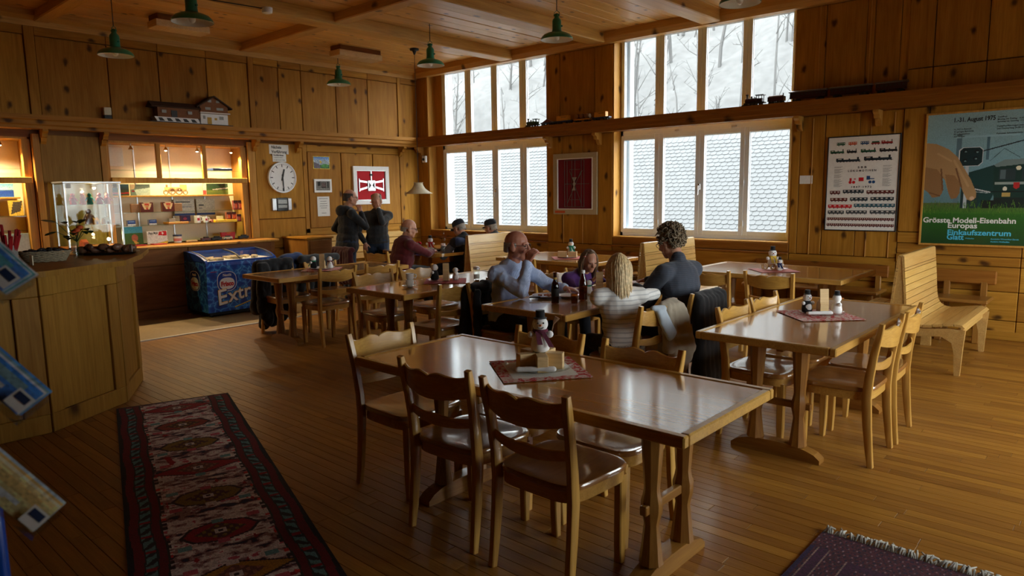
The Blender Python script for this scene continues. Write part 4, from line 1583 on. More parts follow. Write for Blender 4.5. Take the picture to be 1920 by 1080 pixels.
for i, s in enumerate(('Geöffnet:', 'Montag bis Freitag   9.00-', 'Samstag bis Sonntag  11.00-')):
    pt(s, .022, .64, .055 + i * .017, 'gasket', None, .0003)
for i, s in enumerate(('Dampfvorführungen jeden Dienst', 'und Donnerstag 20.00-22.00')):
    pt(s, .022, .64, .122 + i * .017, 'gasket', None, .0003)
pt('Patronat: Schweizerische Bundesb', .022, .64, .175, 'gasket', None, .0003)
pt('Grösste Modell-Eisenbahn', .078, .015, .832, 'white', .83, .0018)
pt('Europas', .078, .255, .872, 'white', .265, .0018)
pt('Einkaufszentrum', .078, .255, .925, 'ink_cyan', .56, .0018)
pt('Glatt', .078, .255, .962, 'ink_cyan', .155, .0018)
pt('Wallisellen', .018, .43, .955, 'ink_cyan', None, .0003)
pt('Autobahn Winterthur-Zürich', .02, .66, .955, 'ink_cyan', None, .0003)
pt('Ausfahrt Wallisellen', .02, .66, .975, 'ink_cyan', None, .0003)
wbox(MB(), -W_ / 2, W_ / 2, -H_ / 2, H_ / 2, 0, .008, 'B').build('backing', 'gasket', bp_)

# ---- small wall fittings
tag(wbox(MB(), -.075, .075, -.05, .05, 0, .008, 'B').build('info_card', 'paper', None, 0, (-3.08, YB - .013, 1.70)), 'small white card on the pillar right of the window', 'card')
ss = thing('motion_sensor', 'small white sensor with black eye on the corner post', 'sensor', (-10.02, YB - .013, 2.235))
wbox(MB(), -.05, .05, -.06, .06, 0, .05, 'B', .008).build('housing', 'white', ss)
MB().lathe([(.026, 0), (.024, .012), (.012, .016)], 14, TR(0, -.05, -.005) @ Matrix.Rotation(PI / 2, 4, 'X')).build('eye', 'black', ss)
bxm = thing('wall_socket', 'small white and black box standing on the left shelf', 'box', (XA + .06, 3.43, 2.616))
MB().bbox(-.03, .03, -.045, .045, .06, .16, .006).build('upper_box', 'cream', bxm)
MB().bbox(-.03, .03, -.045, .045, 0, .058, .006).build('lower_box', 'gasket', bxm)

# ---- green enamel pendant lamps
GL = 'green enamel pendant lamps'
def make_lamp(cord):
    t = thing('pendant_lamp', 'x', 'lamp', (0, 0, 0), 0, GL)
    prof = [(.182, 0), (.186, .004), (.176, .030), (.150, .056), (.110, .074), (.070, .084), (.056, .095), (.052, .12), (.052, .205), (.046, .225), (.030, .240), (.024, .262), (.024, .285), (.012, .292)]
    MB().lathe(prof, 36, None, False).build('lamp_shade', 'green_enamel', t, SM)
    MB().lathe([(.181, .001), (.172, .028), (.146, .053), (.106, .070), (.060, .080), (.030, .082), (.002, .082)], 36, None, False).build('reflector', 'lamp_white', t, SM)
    MB().ball((0, 0, .035), (.032, .032, .042), 14).build('bulb', 'porcelain', t, 3)
    h = MB()
    h.tube([(-.028, 0, .272), (-.03, 0, .30), (0, 0, .325), (.03, 0, .30), (.028, 0, .272)], .004, 6)
    h.build('hanger', 'green_enamel', t, SM)
    MB().lathe([(.012, -.034), (.012, .034)], 8, TR(0, 0, .272) @ Matrix.Rotation(PI / 2, 4, 'Y')).build('pin', 'green_enamel', t, SM)
    MB().lathe([(.010, .0), (.010, .02)], 8, TR(.048, 0, .15) @ Matrix.Rotation(PI / 2, 4, 'Y')).build('screw', 'green_enamel', t, SM)
    return t
lamp0 = make_lamp(0)
first = True
for x, y, z, top, lb in ((-8.74, 3.09, 3.186, 3.80, 'green pendant lamp hanging at the far left in front of the upper wall panels'),
                    (-6.69, 3.05, 3.20, 3.86, 'large green pendant lamp cut by the top edge of the picture, left'),
                    (-9.50, 6.56, 3.30, 3.86, 'smallest and farthest green pendant lamp, above the framed poster'),
                    (-7.33, 6.54, 3.31, 3.86, 'green pendant lamp just left of the left window'),
                    (-5.16, 6.54, 3.32, 3.86, 'green pendant lamp between the two windows'),
                    (-2.90, 6.37, 3.275, 3.86, 'green pendant lamp cut by the top edge above the right window')):
    if first:
        o = lamp0
    else:
        o = copy_tree(lamp0)
        for ch in list(o.children):
            if ch.name.startswith('cord'):
                bpy.data.objects.remove(ch)
    first = False
    place(o, (x, y, z), .4, lb)
    MB().tube([(0, 0, .32), (0, 0, top - z)], .005, 6).build('cord', 'black', o)
# corner lamp over the round-cornered table
t = thing('pendant_lamp', 'flared cream lampshade hanging low over the corner table', 'lamp', (-7.99, 6.82, 1.60))
MB().lathe([(.205, 0), (.20, .008), (.15, .035), (.10, .075), (.072, .12), (.062, .15), (.072, .165), (.066, .160), (.056, .148), (.066, .115), (.095, .068), (.145, .027), (.197, .002)], 28, None, False).build('lamp_shade', 'cream', t, SM)
MB().tube([(0, 0, .13), (-.03, .03, 2.06)], .004, 6).build('cord', 'black', t)
MB().lathe([(.012, 0), (.03, .05), (.065, .06), (.065, .085), (.05, .09)], 14, TR(-.03, .03, 1.99)).build('ceiling_rose', 'black', t, SM)
MB().lathe([(.002, .15), (.055, .15), (.055, .152), (.002, .152)], 14).build('socket_cover', 'cream', t)

# ---- pale timber boxes under the ceiling along the left wall, smoke detector and cable
for (y0, y1, lb) in ((3.75, 4.42, 'pale timber box under the ceiling above the model station'), (6.40, 7.20, 'pale timber box under the ceiling right of the farthest lamp')):
    t = thing('timber_box', lb, 'box', (-9.35, (y0 + y1) / 2, 3.70))
    h = (y1 - y0) / 2
    MB().bbox(-.14, .14, -h, h, 0, .085, .006).build('body', 'box_wood', t)
    MB().bbox(-.13, .13, -h + .02, h - .02, .085, .16, .004).build('mount', 'cab_dark', t)
t = thing('smoke_detector', 'small white detector under the ceiling beam at the top edge', 'detector', (-7.55, 4.30, 3.66))
MB().lathe([(.030, -.02), (.055, -.012), (.06, .02), (.06, .045)], 18).build('body', 'white', t, SM)
MB().tube([(0, -.05, .03), (-.05, -.3, .035), (-.12, -.9, .035), (-.14, -2.4, .035)], .006, 6).build('cable', 'black', t)

# ---- model railway station on the left shelf
st = thing('model_station', 'model railway station building with a goods shed on the left shelf', 'model house', (XA + .12, 0, 2.616))
plain('model_brown', lin(125, 75, 30), .7)
plain('model_roof', lin(58, 36, 22), .8)
MB().bbox(-.10, .10, 3.90, 5.06, 0, .012, .002).build('base_plate', 'gasket', st)
MB().bbox(-.05, .06, 4.02, 4.62, .075, .215, .003).build('shed', 'model_brown', st)
MB().prism([(-.09, .205), (.10, .205), (.11, .215), (.0, .285), (-.10, .215)], 'Y', 3.93, 4.60).build('shed_roof', 'model_roof', st)
MB().prism([(4.00, .012), (4.55, .012), (4.58, .012), (4.55, .075), (3.96, .075)], 'X', -.05, .09).build('loading_platform', 'white', st)
for k in range(5):
    MB().prism([(4.03 + k * .11, .02), (4.10 + k * .11, .02), (4.06 + k * .11, .062), (4.01 + k * .11, .062)], 'X', .088, .092).build('platform_arch', 'gasket', st)
MB().bbox(-.08, .07, 4.60, 5.00, .012, .16, .003).build('ground_floor', 'white', st)
MB().bbox(-.085, .075, 4.595, 5.005, .16, .265, .003).build('upper_floor', 'model_brown', st)
MB().prism([(4.595, .265), (5.005, .265), (4.80, .395)], 'X', -.085, .075).build('gable', 'model_brown', st)
for s in (-1, 1):
    MB().prism([(4.80 + s * .255, .235), (4.80 + s * .26, .25), (4.80, .415), (4.80, .395)][::s], 'X', -.12, .11).build('roof', 'model_roof', st)
MB().bbox(.07, .115, 4.58, 5.02, .165, .178, .003).build('canopy', 'white', st)
plain('model_glass', lin(150, 155, 150), .3)
plain('model_yellow', lin(190, 150, 50), .6)
for (y, z, w, h) in ((4.74, .32, .05, .035), (4.86, .32, .05, .035), (4.71, .215, .075, .035), (4.885, .215, .10, .035), (4.65, .085, .03, .045), (4.90, .085, .06, .045), (4.10, .13, .06, .04), (4.45, .13, .06, .04)):
    MB().box(.074, .078, y - w / 2, y + w / 2, z, z + h).build('model_window', 'model_glass', st)
MB().box(.07, .075, 4.695, 4.755, .012, .11).build('model_door', 'model_yellow', st)
MB().box(.06, .065, 4.20, 4.28, .08, .17).build('model_door', 'gasket', st)
MB().box(.07, .074, 4.80, 4.835, .075, .105).build('model_sign', 'model_yellow', st)

# ---- toy trains on the window shelf
plain('toy_green', lin(30, 70, 45), .4); plain('toy_blue', lin(35, 55, 90), .4); plain('toy_yellow', lin(205, 140, 25), .45); plain('toy_barrel', lin(120, 75, 35), .6)
plain('toy_red', lin(95, 30, 28), .4); plain('toy_lightblue', lin(80, 140, 190), .4); plain('toy_maroon', lin(52, 16, 14), .35); plain('toy_roof', lin(95, 95, 98), .3)
plain('barrel_end', lin(215, 195, 170), .7)
ZS, YS = 2.6165, YB - .13
def toy(name, label, x, group='toy trains on the window shelf', cat='toy train'):
    return thing(name, label, cat, (x, YS, ZS), 0, group)
def twheels(t, xs, r=.017, w=.034):
    mb = MB()
    for x in xs:
        for s in (-1, 1):
            mb.lathe([(r, -.004), (r, .004)], 12, TR(x, s * w, r) @ Matrix.Rotation(PI / 2, 4, 'X'))
        mb.tube([(x, -w, r), (x, w, r)], .003, 5)
    tag(mb.build('wheels', 'black', t), kind='stuff')
def loco(label, x, k, body, tender=False):
    t = toy('toy_locomotive', label, x)
    L = .26 * k
    MB().lathe([(.030 * k, 0), (.030 * k, L * .55)], 14, TR(-L * .45, 0, .068 * k) @ Matrix.Rotation(PI / 2, 4, 'Y')).build('boiler', body, t, SM)
    MB().bbox(-L * .5, L * .5, -.035 * k, .035 * k, .026 * k, .042 * k, .002).build('frame', 'black', t)
    mb = MB()
    mb.bbox(L * .12, L * .40, -.036 * k, .036 * k, .042 * k, .085 * k, .002)
    for a in (.13, .38):
        for s in (-1, 1):
            mb.box(L * a - .004, L * a + .004, s * .033 * k - .003, s * .033 * k + .003, .08 * k, .122 * k)
    mb.bbox(L * .06, L * .47, -.042 * k, .042 * k, .12 * k, .13 * k, .003)
    mb.build('cab', body, t)
    mb = MB()
    mb.lathe([(.010 * k, .09 * k), (.009 * k, .12 * k), (.018 * k, .138 * k), (.018 * k, .145 * k)], 12, TR(-L * .38, 0, 0))
    mb.lathe([(.011 * k, .09 * k), (.012 * k, .112 * k), (.005 * k, .122 * k)], 12, TR(-L * .16, 0, 0))
    mb.lathe([(.008 * k, .09 * k), (.008 * k, .108 * k)], 12, TR(L * .0, 0, 0))
    mb.build('chimney', 'black', t, SM)
    MB().prism([(-.06 * k - L * .42, .008), (-L * .42, .008), (-L * .42, .035 * k)], 'Y', -.03 * k, .03 * k).build('cow_catcher', 'black', t)
    twheels(t, [-L * .36, -L * .15, L * .05, L * .3], .016 * k, .03 * k)
    return t
loco('small green toy steam locomotive leading the coloured train on the window shelf', -7.30, .95, 'toy_green')
def flat(label, x, L, load):
    t = toy('toy_wagon', label, x)
    MB().bbox(-L / 2, L / 2, -.035, .035, .032, .052, .003).build('chassis', 'toy_blue' if load != 'barrel' else 'toy_yellow', t)
    twheels(t, [-L * .36, -L * .22, L * .22, L * .36])
    if load == 'crate':
        MB().bbox(-L * .36, L * .30, -.035, .035, .052, .125, .003).build('container', 'toy_yellow', t)
        MB().box(-L * .1, L * .2, -.0362, -.035, .10, .106).build('container_stripe', 'gasket', t)
    elif load == 'barrel':
        for q in (-1, 0, 1):
            b = MB().lathe([(.030, -.045), (.036, -.02), (.037, 0), (.036, .02), (.030, .045)], 16, TR(q * L * .28, 0, .09) @ Matrix.Rotation(PI / 2, 4, 'X')).build('barrel', 'toy_barrel', t, SM)
        MB().lathe([(.030, 0), (.030, .003)], 16, TR(L * .43, 0, .09) @ Matrix.Rotation(PI / 2, 4, 'Y')).build('barrel_end', 'barrel_end', t)
    elif load == 'load':
        MB().prism([(-L * .4, .052), (L * .4, .052), (L * .1, .085), (-L * .05, .10)], 'Y', -.025, .025).build('cargo', 'toy_red', t)
    return t
flat('toy flat wagon with a dark red load behind the green locomotive', -6.99, .26, 'load')
flat('blue toy flat wagon with the left yellow crate', -6.68, .34, 'crate')
flat('yellow toy wagon carrying three brown barrels', -6.33, .30, 'barrel')
flat('blue toy flat wagon with the right yellow crate at the end of the train', -5.99, .30, 'crate')
t = loco('dark red and black toy steam locomotive in front of the right window', -3.70, 1.0, 'toy_maroon')
t = toy('toy_tender', 'toy tender coupled behind the dark locomotive in front of the right window', -3.43)
MB().bbox(-.10, .10, -.034, .034, .03, .085, .003).build('tank', 'toy_maroon', t)
MB().lathe([(.03, -.09), (.03, .07)], 12, TR(0, 0, .072) @ Matrix.Rotation(PI / 2, 4, 'Y')).build('load', 'toy_barrel', t, SM)
MB().lathe([(.006, .08), (.006, .115), (.010, .12)], 8, TR(.08, 0, 0)).build('lantern', 'black', t)
twheels(t, [-.07, -.03, .03, .07])
for x, L, lb in ((-3.055, .41, 'dark red toy passenger coach nearest the right window'), (-2.585, .43, 'dark red toy passenger coach in the middle of the long train'), (-2.17, .30, 'last short dark red toy coach with a raised roof, right end of the shelf train')):
    t = toy('toy_coach', lb, x)
    MB().bbox(-L / 2, L / 2, -.036, .036, .035, .105, .003).build('body', 'toy_maroon', t)
    MB().prism([(-.044, .105), (.044, .105), (.038, .118), (.015, .126), (-.015, .126), (-.038, .118)], 'X', -L / 2 - .012, L / 2 + .012).build('roof', 'toy_roof', t)
    n = int(L / .04)
    mb = MB()
    for i in range(n):
        xx = -L / 2 + L * (i + .5) / n
        mb.box(xx - .010, xx + .010, -.0372, -.036, .07, .093)
    tag(mb.build('coach_windows', 'gasket', t), kind='stuff')
    twheels(t, [-L * .38, -L * .27, L * .27, L * .38])
# ================================================================== FREEZER
plain('freezer_blue', lin(8, 70, 165), .3, noise=.1)
plain('ink_white', (.85, .85, .85, 1), .4, noise=.01); plain('ink_red', lin(190, 12, 30), .4); plain('ink_yellow', lin(250, 205, 30), .4); plain('ink_blue', lin(10, 60, 160), .35)
plain('wafer', lin(200, 145, 50), .6, noise=.2); plain('berry', lin(140, 30, 50), .5, noise=.4, scale=18); plain('shadow_ink', lin(10, 25, 60), .5)
def water_mat():
    m, nt, b = nmat('water_print')
    tc = N(nt, 'ShaderNodeTexCoord')
    v = N(nt, 'ShaderNodeTexVoronoi', i_Scale=9.0)
    v.feature = 'DISTANCE_TO_EDGE'
    nz = N(nt, 'ShaderNodeTexNoise', i_Scale=5.0, i_Detail=3.0)
    vm = N(nt, 'ShaderNodeVectorMath', operation='MULTIPLY_ADD')
    nt.links.new(tc.outputs['Object'], nz.inputs['Vector'])
    nt.links.new(nz.outputs['Color'], vm.inputs[0])
    vm.inputs[1].default_value = (.25, .25, .25)
    nt.links.new(tc.outputs['Object'], vm.inputs[2])
    nt.links.new(vm.outputs[0], v.inputs['Vector'])
    r = ramp(nt, [(0.0, lin(110, 185, 235)), (.035, lin(30, 115, 205)), (.20, lin(8, 68, 165)), (.5, lin(4, 45, 130))])
    nt.links.new(v.outputs['Distance'], r.inputs[0])
    nt.links.new(r.outputs[0], b.inputs['Base Color'])
    b.inputs['Roughness'].default_value = .3
    b.inputs['Coat Weight'].default_value = .3
water_mat()
FX0, FX1, FY0, FY1 = -9.755, -9.11, 4.085, 5.10
fr = thing('ice_cream_freezer', 'blue chest freezer with ice-cream lettering by the left wall', 'freezer', (0, 0, 0))
def sprof(y0, y1):
    return [(FX0, .07), (FX1 + .0, .07), (FX1 + .025, .69), (FX1 + .01, .735), (FX1 - .04, .745), (FX0, .745)]
MB().prism(sprof(0, 0), 'Y', FY0, FY1).build('body', 'water_print', fr)
side = [(FX0, .74), (FX1 + .015, .735), (FX1 - .02, .765), (FX1 - .12, .805), (FX1 - .28, .84), (FX0 + .14, .86), (FX0, .865)]
for y0, y1 in ((FY0, FY0 + .035), (FY1 - .035, FY1)):
    MB().prism(side, 'Y', y0, y1).build('side_cheek', 'freezer_blue', fr)
MB().prism([(FX0, .74), (FX0 + .14, .74), (FX0 + .14, .862), (FX0, .867)], 'Y', FY0 + .034, FY1 - .034).build('back_rim', 'freezer_blue', fr)
MB().bbox(FX1 - .06, FX1 + .02, FY0 + .034, FY1 - .034, .735, .752, .004).build('front_rim', 'freezer_blue', fr)
gl = [(FX1 - .03, .758), (FX1 - .12, .800), (FX1 - .28, .834), (FX0 + .14, .854)]
ym = (FY0 + FY1) / 2 - .02
for a, b, dz in ((FY0 + .036, ym + .02, .004), (ym, FY1 - .036, .012)):
    mb = MB()
    vs, fs = [], []
    for (x, z) in gl:
        vs += [(x, a, z + dz), (x, b, z + dz)]
    for i in range(3):
        fs.append((2 * i, 2 * i + 1, 2 * i + 3, 2 * i + 2))
    mb.add(vs, fs)
    lid = mb.build('sliding_lid', 'clear_glass', fr)
    rim = MB()
    for i in range(3):
        for yy in (a, b - .02):
            p, q = gl[i], gl[i + 1]
            rim.prism([(p[0], p[1] + dz), (q[0], q[1] + dz), (q[0], q[1] + dz + .008), (p[0], p[1] + dz + .008)][::-1], 'Y', yy, yy + .02)
    rim.build('lid_rim', 'gasket', lid)
MB().box(FX0 + .15, FX1 - .06, FY0 + .04, FY1 - .04, .746, .749).build('tray', 'white', fr)
ice = MB()
ri = random.Random(4)
plain('ice_packs', (.75, .58, .36, 1), .5, noise=.4, scale=14)
for k in range(26):
    x, y = ri.uniform(FX0 + .18, FX1 - .12), ri.uniform(FY0 + .1, FY1 - .1)
    ice.bbox(-.05, .05, -.018, .018, 0, .03, .006, TR(x, y, .749) @ rotz(ri.uniform(0, 3)))
tag(ice.build('ice_creams', 'ice_packs', fr), kind='stuff')
MB().box(FX0 + .03, FX1 - .03, FY0 + .03, FY1 - .03, .03, .075).build('plinth', 'black', fr)
wf = MB()
for x in (FX0 + .08, FX1 - .06):
    for y in (FY0 + .06, FY1 - .06):
        wf.lathe([(.02, -.01), (.02, .01)], 12, TR(x, y, .026) @ Matrix.Rotation(PI / 2, 4, 'X'))
wf.build('castors', 'gasket', fr)
# front print: plane leans out slightly
fo = Vector((FX1, FY0, .07))
fuy = Vector((.025, 0, .62)).normalized()
fux = Vector((0, 1, 0))
fn = fux.cross(fuy)
def onfront(pts, lift, mat, nm):
    o = fo + fn * lift
    vs = [o + fux * a + fuy * b for a, b in pts]
    n = len(vs)
    back = [v - fn * .0012 for v in vs]
    MB().add(vs + back, [tuple(range(n)), tuple(range(2 * n - 1, n - 1, -1))] + [(i, i + n, (i + 1) % n + n, (i + 1) % n) for i in range(n)]).build(nm, mat, fr)
def oval(cx, cy, rx, ry, e=.75, n=36):
    p = []
    for i in range(n):
        a = 2 * PI * i / n
        c, s = math.cos(a), math.sin(a)
        p.append((cx + rx * abs(c) ** e * (1 if c > 0 else -1), cy + ry * abs(s) ** e * (1 if s > 0 else -1)))
    return p
onfront(oval(.27, .405, .135, .135), .002, 'ink_white', 'badge_outline')
onfront(oval(.27, .405, .127, .127), .0032, 'ink_blue', 'badge')
onfront(oval(.27, .375, .105, .080, .85), .0044, 'ink_white', 'badge_field')
def ftext(s, size, a, b, mat, lift, width, bold=.003, shear=0, rot=0):
    ux = (fux * math.cos(rot) + fuy * math.sin(rot))
    uy = (fuy * math.cos(rot) - fux * math.sin(rot))
    text(s, size, fo + fux * a + fuy * b + fn * lift, ux, uy, mat, fr, 'lettering', bold, 'LEFT', .0014, shear, 1.0, width)
ftext('Nestlé', .05, .215, .475, 'ink_white', .0044, .115, .001)
ftext('Frisco', .085, .185, .345, 'ink_red', .0056, .175, .004)
onfront([(.62, .115), (.70, .10), (.95, .50), (.68, .53)], .002, 'wafer', 'cone')
onfront([(.66, .22), (.80, .19), (.97, .42), (.69, .46)], .0032, 'berry', 'cone_sauce')
onfront(oval(.79, .47, .10, .085, .8), .0044, 'ink_white', 'cone_cream')
onfront(oval(.84, .50, .045, .03, .9), .0056, 'berry', 'cone_berry')
for i, ch in enumerate('Extreme'):
    a = .185 + (.125, 0)[0] * i * .93 if False else .13 + [0, .155, .285, .375, .475, .615, .80][i]
    sz = [.29, .26, .26, .25, .25, .25, .25][i]
    b = .085 + .20 * (a - .13)
    ftext(ch, sz, a + .004, b - .004, 'shadow_ink', .0036, None, .006, .12, .16)
    ftext(ch, sz, a, b, 'ink_white', .005, None, .002, .12, .16)
    # yellow upper half of each letter drawn as a smaller stroke on top
    ftext(ch, sz, a - .003, b + .005, 'ink_yellow', .0044, None, .004, .12, .16)
onfront([(.36, .035), (.98, .21), (.99, .225), (.37, .05)], .0044, 'ink_yellow', 'underline')
onfront([(.36, .030), (.98, .203), (.98, .21), (.36, .037)], .0034, 'shadow_ink', 'underline_shadow')
onfront([(.05, .54), (.14, .54), (.14, .548), (.05, .548)], .002, 'ink_red', 'small_label')
# side badge (faces -y)
def onside(pts, lift, mat, nm):
    vs = [Vector((FX0 + a, FY0 - lift, .07 + b)) for a, b in pts]
    n = len(vs)
    back = [v + Vector((0, .0012, 0)) for v in vs]
    MB().add(vs + back, [tuple(range(n)), tuple(range(2 * n - 1, n - 1, -1))] + [(i, i + n, (i + 1) % n + n, (i + 1) % n) for i in range(n)]).build(nm, mat, fr)
onside(oval(.30, .41, .15, .135), .002, 'ink_white', 'badge_outline')
onside(oval(.30, .41, .142, .127), .0032, 'ink_blue', 'badge')
onside(oval(.30, .375, .115, .085, .85), .0044, 'ink_white', 'badge_field')
text('Frisco', .09, (FX0 + .205, FY0 - .0046, .415), (1, 0, 0), (0, 0, 1), 'ink_red', fr, 'lettering', .004, 'LEFT', .0014, 0, 1.0, .19)
text('Nestlé', .05, (FX0 + .245, FY0 - .0036, .548), (1, 0, 0), (0, 0, 1), 'ink_white', fr, 'lettering', .001, 'LEFT', .0014, 0, 1.0, .11)
# ================================================================== PEOPLE
def skinmat(name, col):
    m, nt, b = nmat(name)
    tc = N(nt, 'ShaderNodeTexCoord')
    nz = N(nt, 'ShaderNodeTexNoise', i_Scale=22.0, i_Detail=4.0)
    nt.links.new(tc.outputs['Object'], nz.inputs['Vector'])
    r = ramp(nt, [(.3, tuple(c * q for c, q in zip(col, (.80, .66, .62))) + (1,)), (.7, (*col, 1))])
    nt.links.new(nz.outputs['Fac'], r.inputs[0])
    nt.links.new(r.outputs[0], b.inputs['Base Color'])
    b.inputs['Roughness'].default_value = .45
    b.inputs['Subsurface Weight'].default_value = .12
    b.inputs['Subsurface Radius'].default_value = (.01, .004, .002)
skinmat('skin', (.58, .31, .20))
skinmat('skin_ruddy', (.58, .26, .17))
def fabric(name, col, stripe=None, axis='Z', sc=60, rough=.9, width=.5, dark=.82):
    m, nt, b = nmat(name)
    tc = N(nt, 'ShaderNodeTexCoord')
    nz = N(nt, 'ShaderNodeTexNoise', i_Scale=10.0, i_Detail=4.0)
    nt.links.new(tc.outputs['Object'], nz.inputs['Vector'])
    r = ramp(nt, [(.3, tuple(c * dark for c in col) + (1,)), (.7, (*col, 1))])
    nt.links.new(nz.outputs['Fac'], r.inputs[0])
    out = r.outputs[0]
    if stripe:
        w = N(nt, 'ShaderNodeTexWave', i_Scale=sc, i_Distortion=.6, i_Detail=1.0)
        w.wave_type = 'BANDS'
        w.bands_direction = axis
        nt.links.new(tc.outputs['Object'], w.inputs['Vector'])
        rr = ramp(nt, [(width - .1, (0, 0, 0, 1)), (width + .1, (1, 1, 1, 1))])
        nt.links.new(w.outputs['Fac'], rr.inputs[0])
        out = mix(nt, rr.outputs[0], out, (*stripe, 1))
        bp = N(nt, 'ShaderNodeBump', i_Strength=.25, i_Distance=.004)
        nt.links.new(w.outputs['Fac'], bp.inputs['Height'])
        nt.links.new(bp.outputs[0], b.inputs['Normal'])
    nt.links.new(out, b.inputs['Base Color'])
    b.inputs['Roughness'].default_value = rough
    b.inputs['Sheen Weight'].default_value = .15
fabric('shirt_blue', (.48, .62, .95), (.56, .69, .97), 'X', 45, .8)
fabric('cardigan', (.060, .070, .095), (.040, .047, .066), 'Z', 22, .95)
fabric('white_knit', (.88, .87, .84), (.55, .55, .55), 'Z', 10, .95, .80)
fabric('purple', (.10, .025, .17))
fabric('red_fleece', (.10, .003, .007))
fabric('dark_red', (.06, .003, .005))
fabric('black_cloth', (.010, .010, .012), dark=.6)
fabric('charcoal', (.030, .032, .034), dark=.7)
fabric('grey_cloth', (.10, .105, .115), dark=.7)
fabric('jeans', (.018, .045, .10), dark=.5)
fabric('navy', (.010, .014, .024), dark=.6)
fabric('vest_blue', (.04, .075, .20))
fabric('beige_coat', (.42, .36, .27))
fabric('pale_blue_coat', (.50, .58, .66))
fabric('plaid', (.45, .42, .36), (.25, .24, .22), 'X', 30)
plain('hair_grey', (.30, .27, .23, 1), .7, noise=.4, scale=60)
plain('hair_blonde', (.62, .46, .24, 1), .5, noise=.3, scale=50)
plain('hair_brown', (.17, .105, .055, 1), .55, noise=.4, scale=50)
plain('hair_curly', (.24, .18, .11, 1), .7, noise=.5, scale=40)
plain('hair_dark', (.05, .04, .033, 1), .7, noise=.4, scale=50)
plain('glasses', (.02, .02, .022, 1), .3)
plain('eye', (.02, .015, .012, 1), .15)
plain('lips', (.42, .14, .11, 1), .5)

def remeshed(name, mb, voxel, mat, parent, smooth=4, disp=0, dsize=.1, seed=0):
    me = bpy.data.meshes.new('tmp')
    me.from_pydata(mb.v, [], mb.f)
    o = bpy.data.objects.new('tmp', me)
    COL.objects.link(o)
    r = o.modifiers.new('r', 'REMESH')
    r.mode = 'VOXEL'
    r.voxel_size = voxel
    s = o.modifiers.new('s', 'SMOOTH')
    s.factor = .5
    s.iterations = smooth
    if disp:
        tx = bpy.data.textures.new('folds', 'CLOUDS')
        tx.noise_scale = dsize
        d = o.modifiers.new('d', 'DISPLACE')
        d.texture = tx
        d.strength = disp
        d.mid_level = .5
        d.texture_coords = 'LOCAL'
        s2 = o.modifiers.new('s2', 'SMOOTH')
        s2.factor = .5
        s2.iterations = 1
    dg = bpy.context.evaluated_depsgraph_get()
    m2 = bpy.data.meshes.new_from_object(o.evaluated_get(dg))
    bpy.data.objects.remove(o)
    bpy.data.meshes.remove(me)
    m2.name = name
    m2.materials.clear()
    m2.materials.append(M[mat])
    m2.polygons.foreach_set('use_smooth', [True] * len(m2.polygons))
    ob = bpy.data.objects.new(name, m2)
    COL.objects.link(ob)
    ob.parent = parent
    return ob

def V(*a):
    return Vector(a if len(a) == 3 else a[0])
def ell(mb, c, rad, x=None, y=None, z=None, seg=16):
    x = x or Vector((1, 0, 0)); y = y or Vector((0, 1, 0)); z = z or Vector((0, 0, 1))
    mb.ball((0, 0, 0), rad, seg, frame(c, x, y, z))
def ik(s, t, l1, l2, pole):
    d = t - s
    L = min(d.length, (l1 + l2) * .995)
    u = d.normalized()
    a = (l1 * l1 - l2 * l2 + L * L) / (2 * L)
    h = math.sqrt(max(l1 * l1 - a * a, 1e-6))
    p = pole - u * pole.dot(u)
    p.normalize()
    return s + u * a + p * h, s + u * L
def hand(mb, wrist, d, n, curl, k, thumb_side):
    """d: along the fingers, n: out of the palm, thumb_side: unit vector towards the thumb"""
    d = d.normalized()
    n = (n - d * n.dot(d)).normalized()
    t = d.cross(n)
    if t.dot(thumb_side) < 0:
        t = -t
    for q in (-.024, 0, .024):
        mb.cap(wrist + t * q * .6 * k, wrist + d * .075 * k + t * q * k, .017 * k, .014 * k, 8)
    for i, (q, L) in enumerate(((.030, .068), (.010, .077), (-.011, .071), (-.031, .056))):
        p = wrist + d * .078 * k + t * q * k
        ang = 0
        for sgm in range(3):
            ang += curl * (.55, .75, .6)[sgm]
            dd = (d * math.cos(ang) + n * math.sin(ang) + t * q * 1.2).normalized()
            p2 = p + dd * L * k * (.45, .32, .25)[sgm]
            mb.cap(p, p2, (.0092 - sgm * .0006) * k, (.0088 - sgm * .0006) * k, 7)
            p = p2
    p = wrist + d * .02 * k + t * .026 * k
    a = (t * .75 + d * .6 + n * .25).normalized()
    p1 = p + a * .042 * k
    b = (a * .5 + d * .5 + n * (.3 + curl * .5)).normalized()
    p2 = p1 + b * .034 * k
    mb.cap(p, p1, .013 * k, .011 * k, 7)
    mb.cap(p1, p2, .0105 * k, .0085 * k, 7)
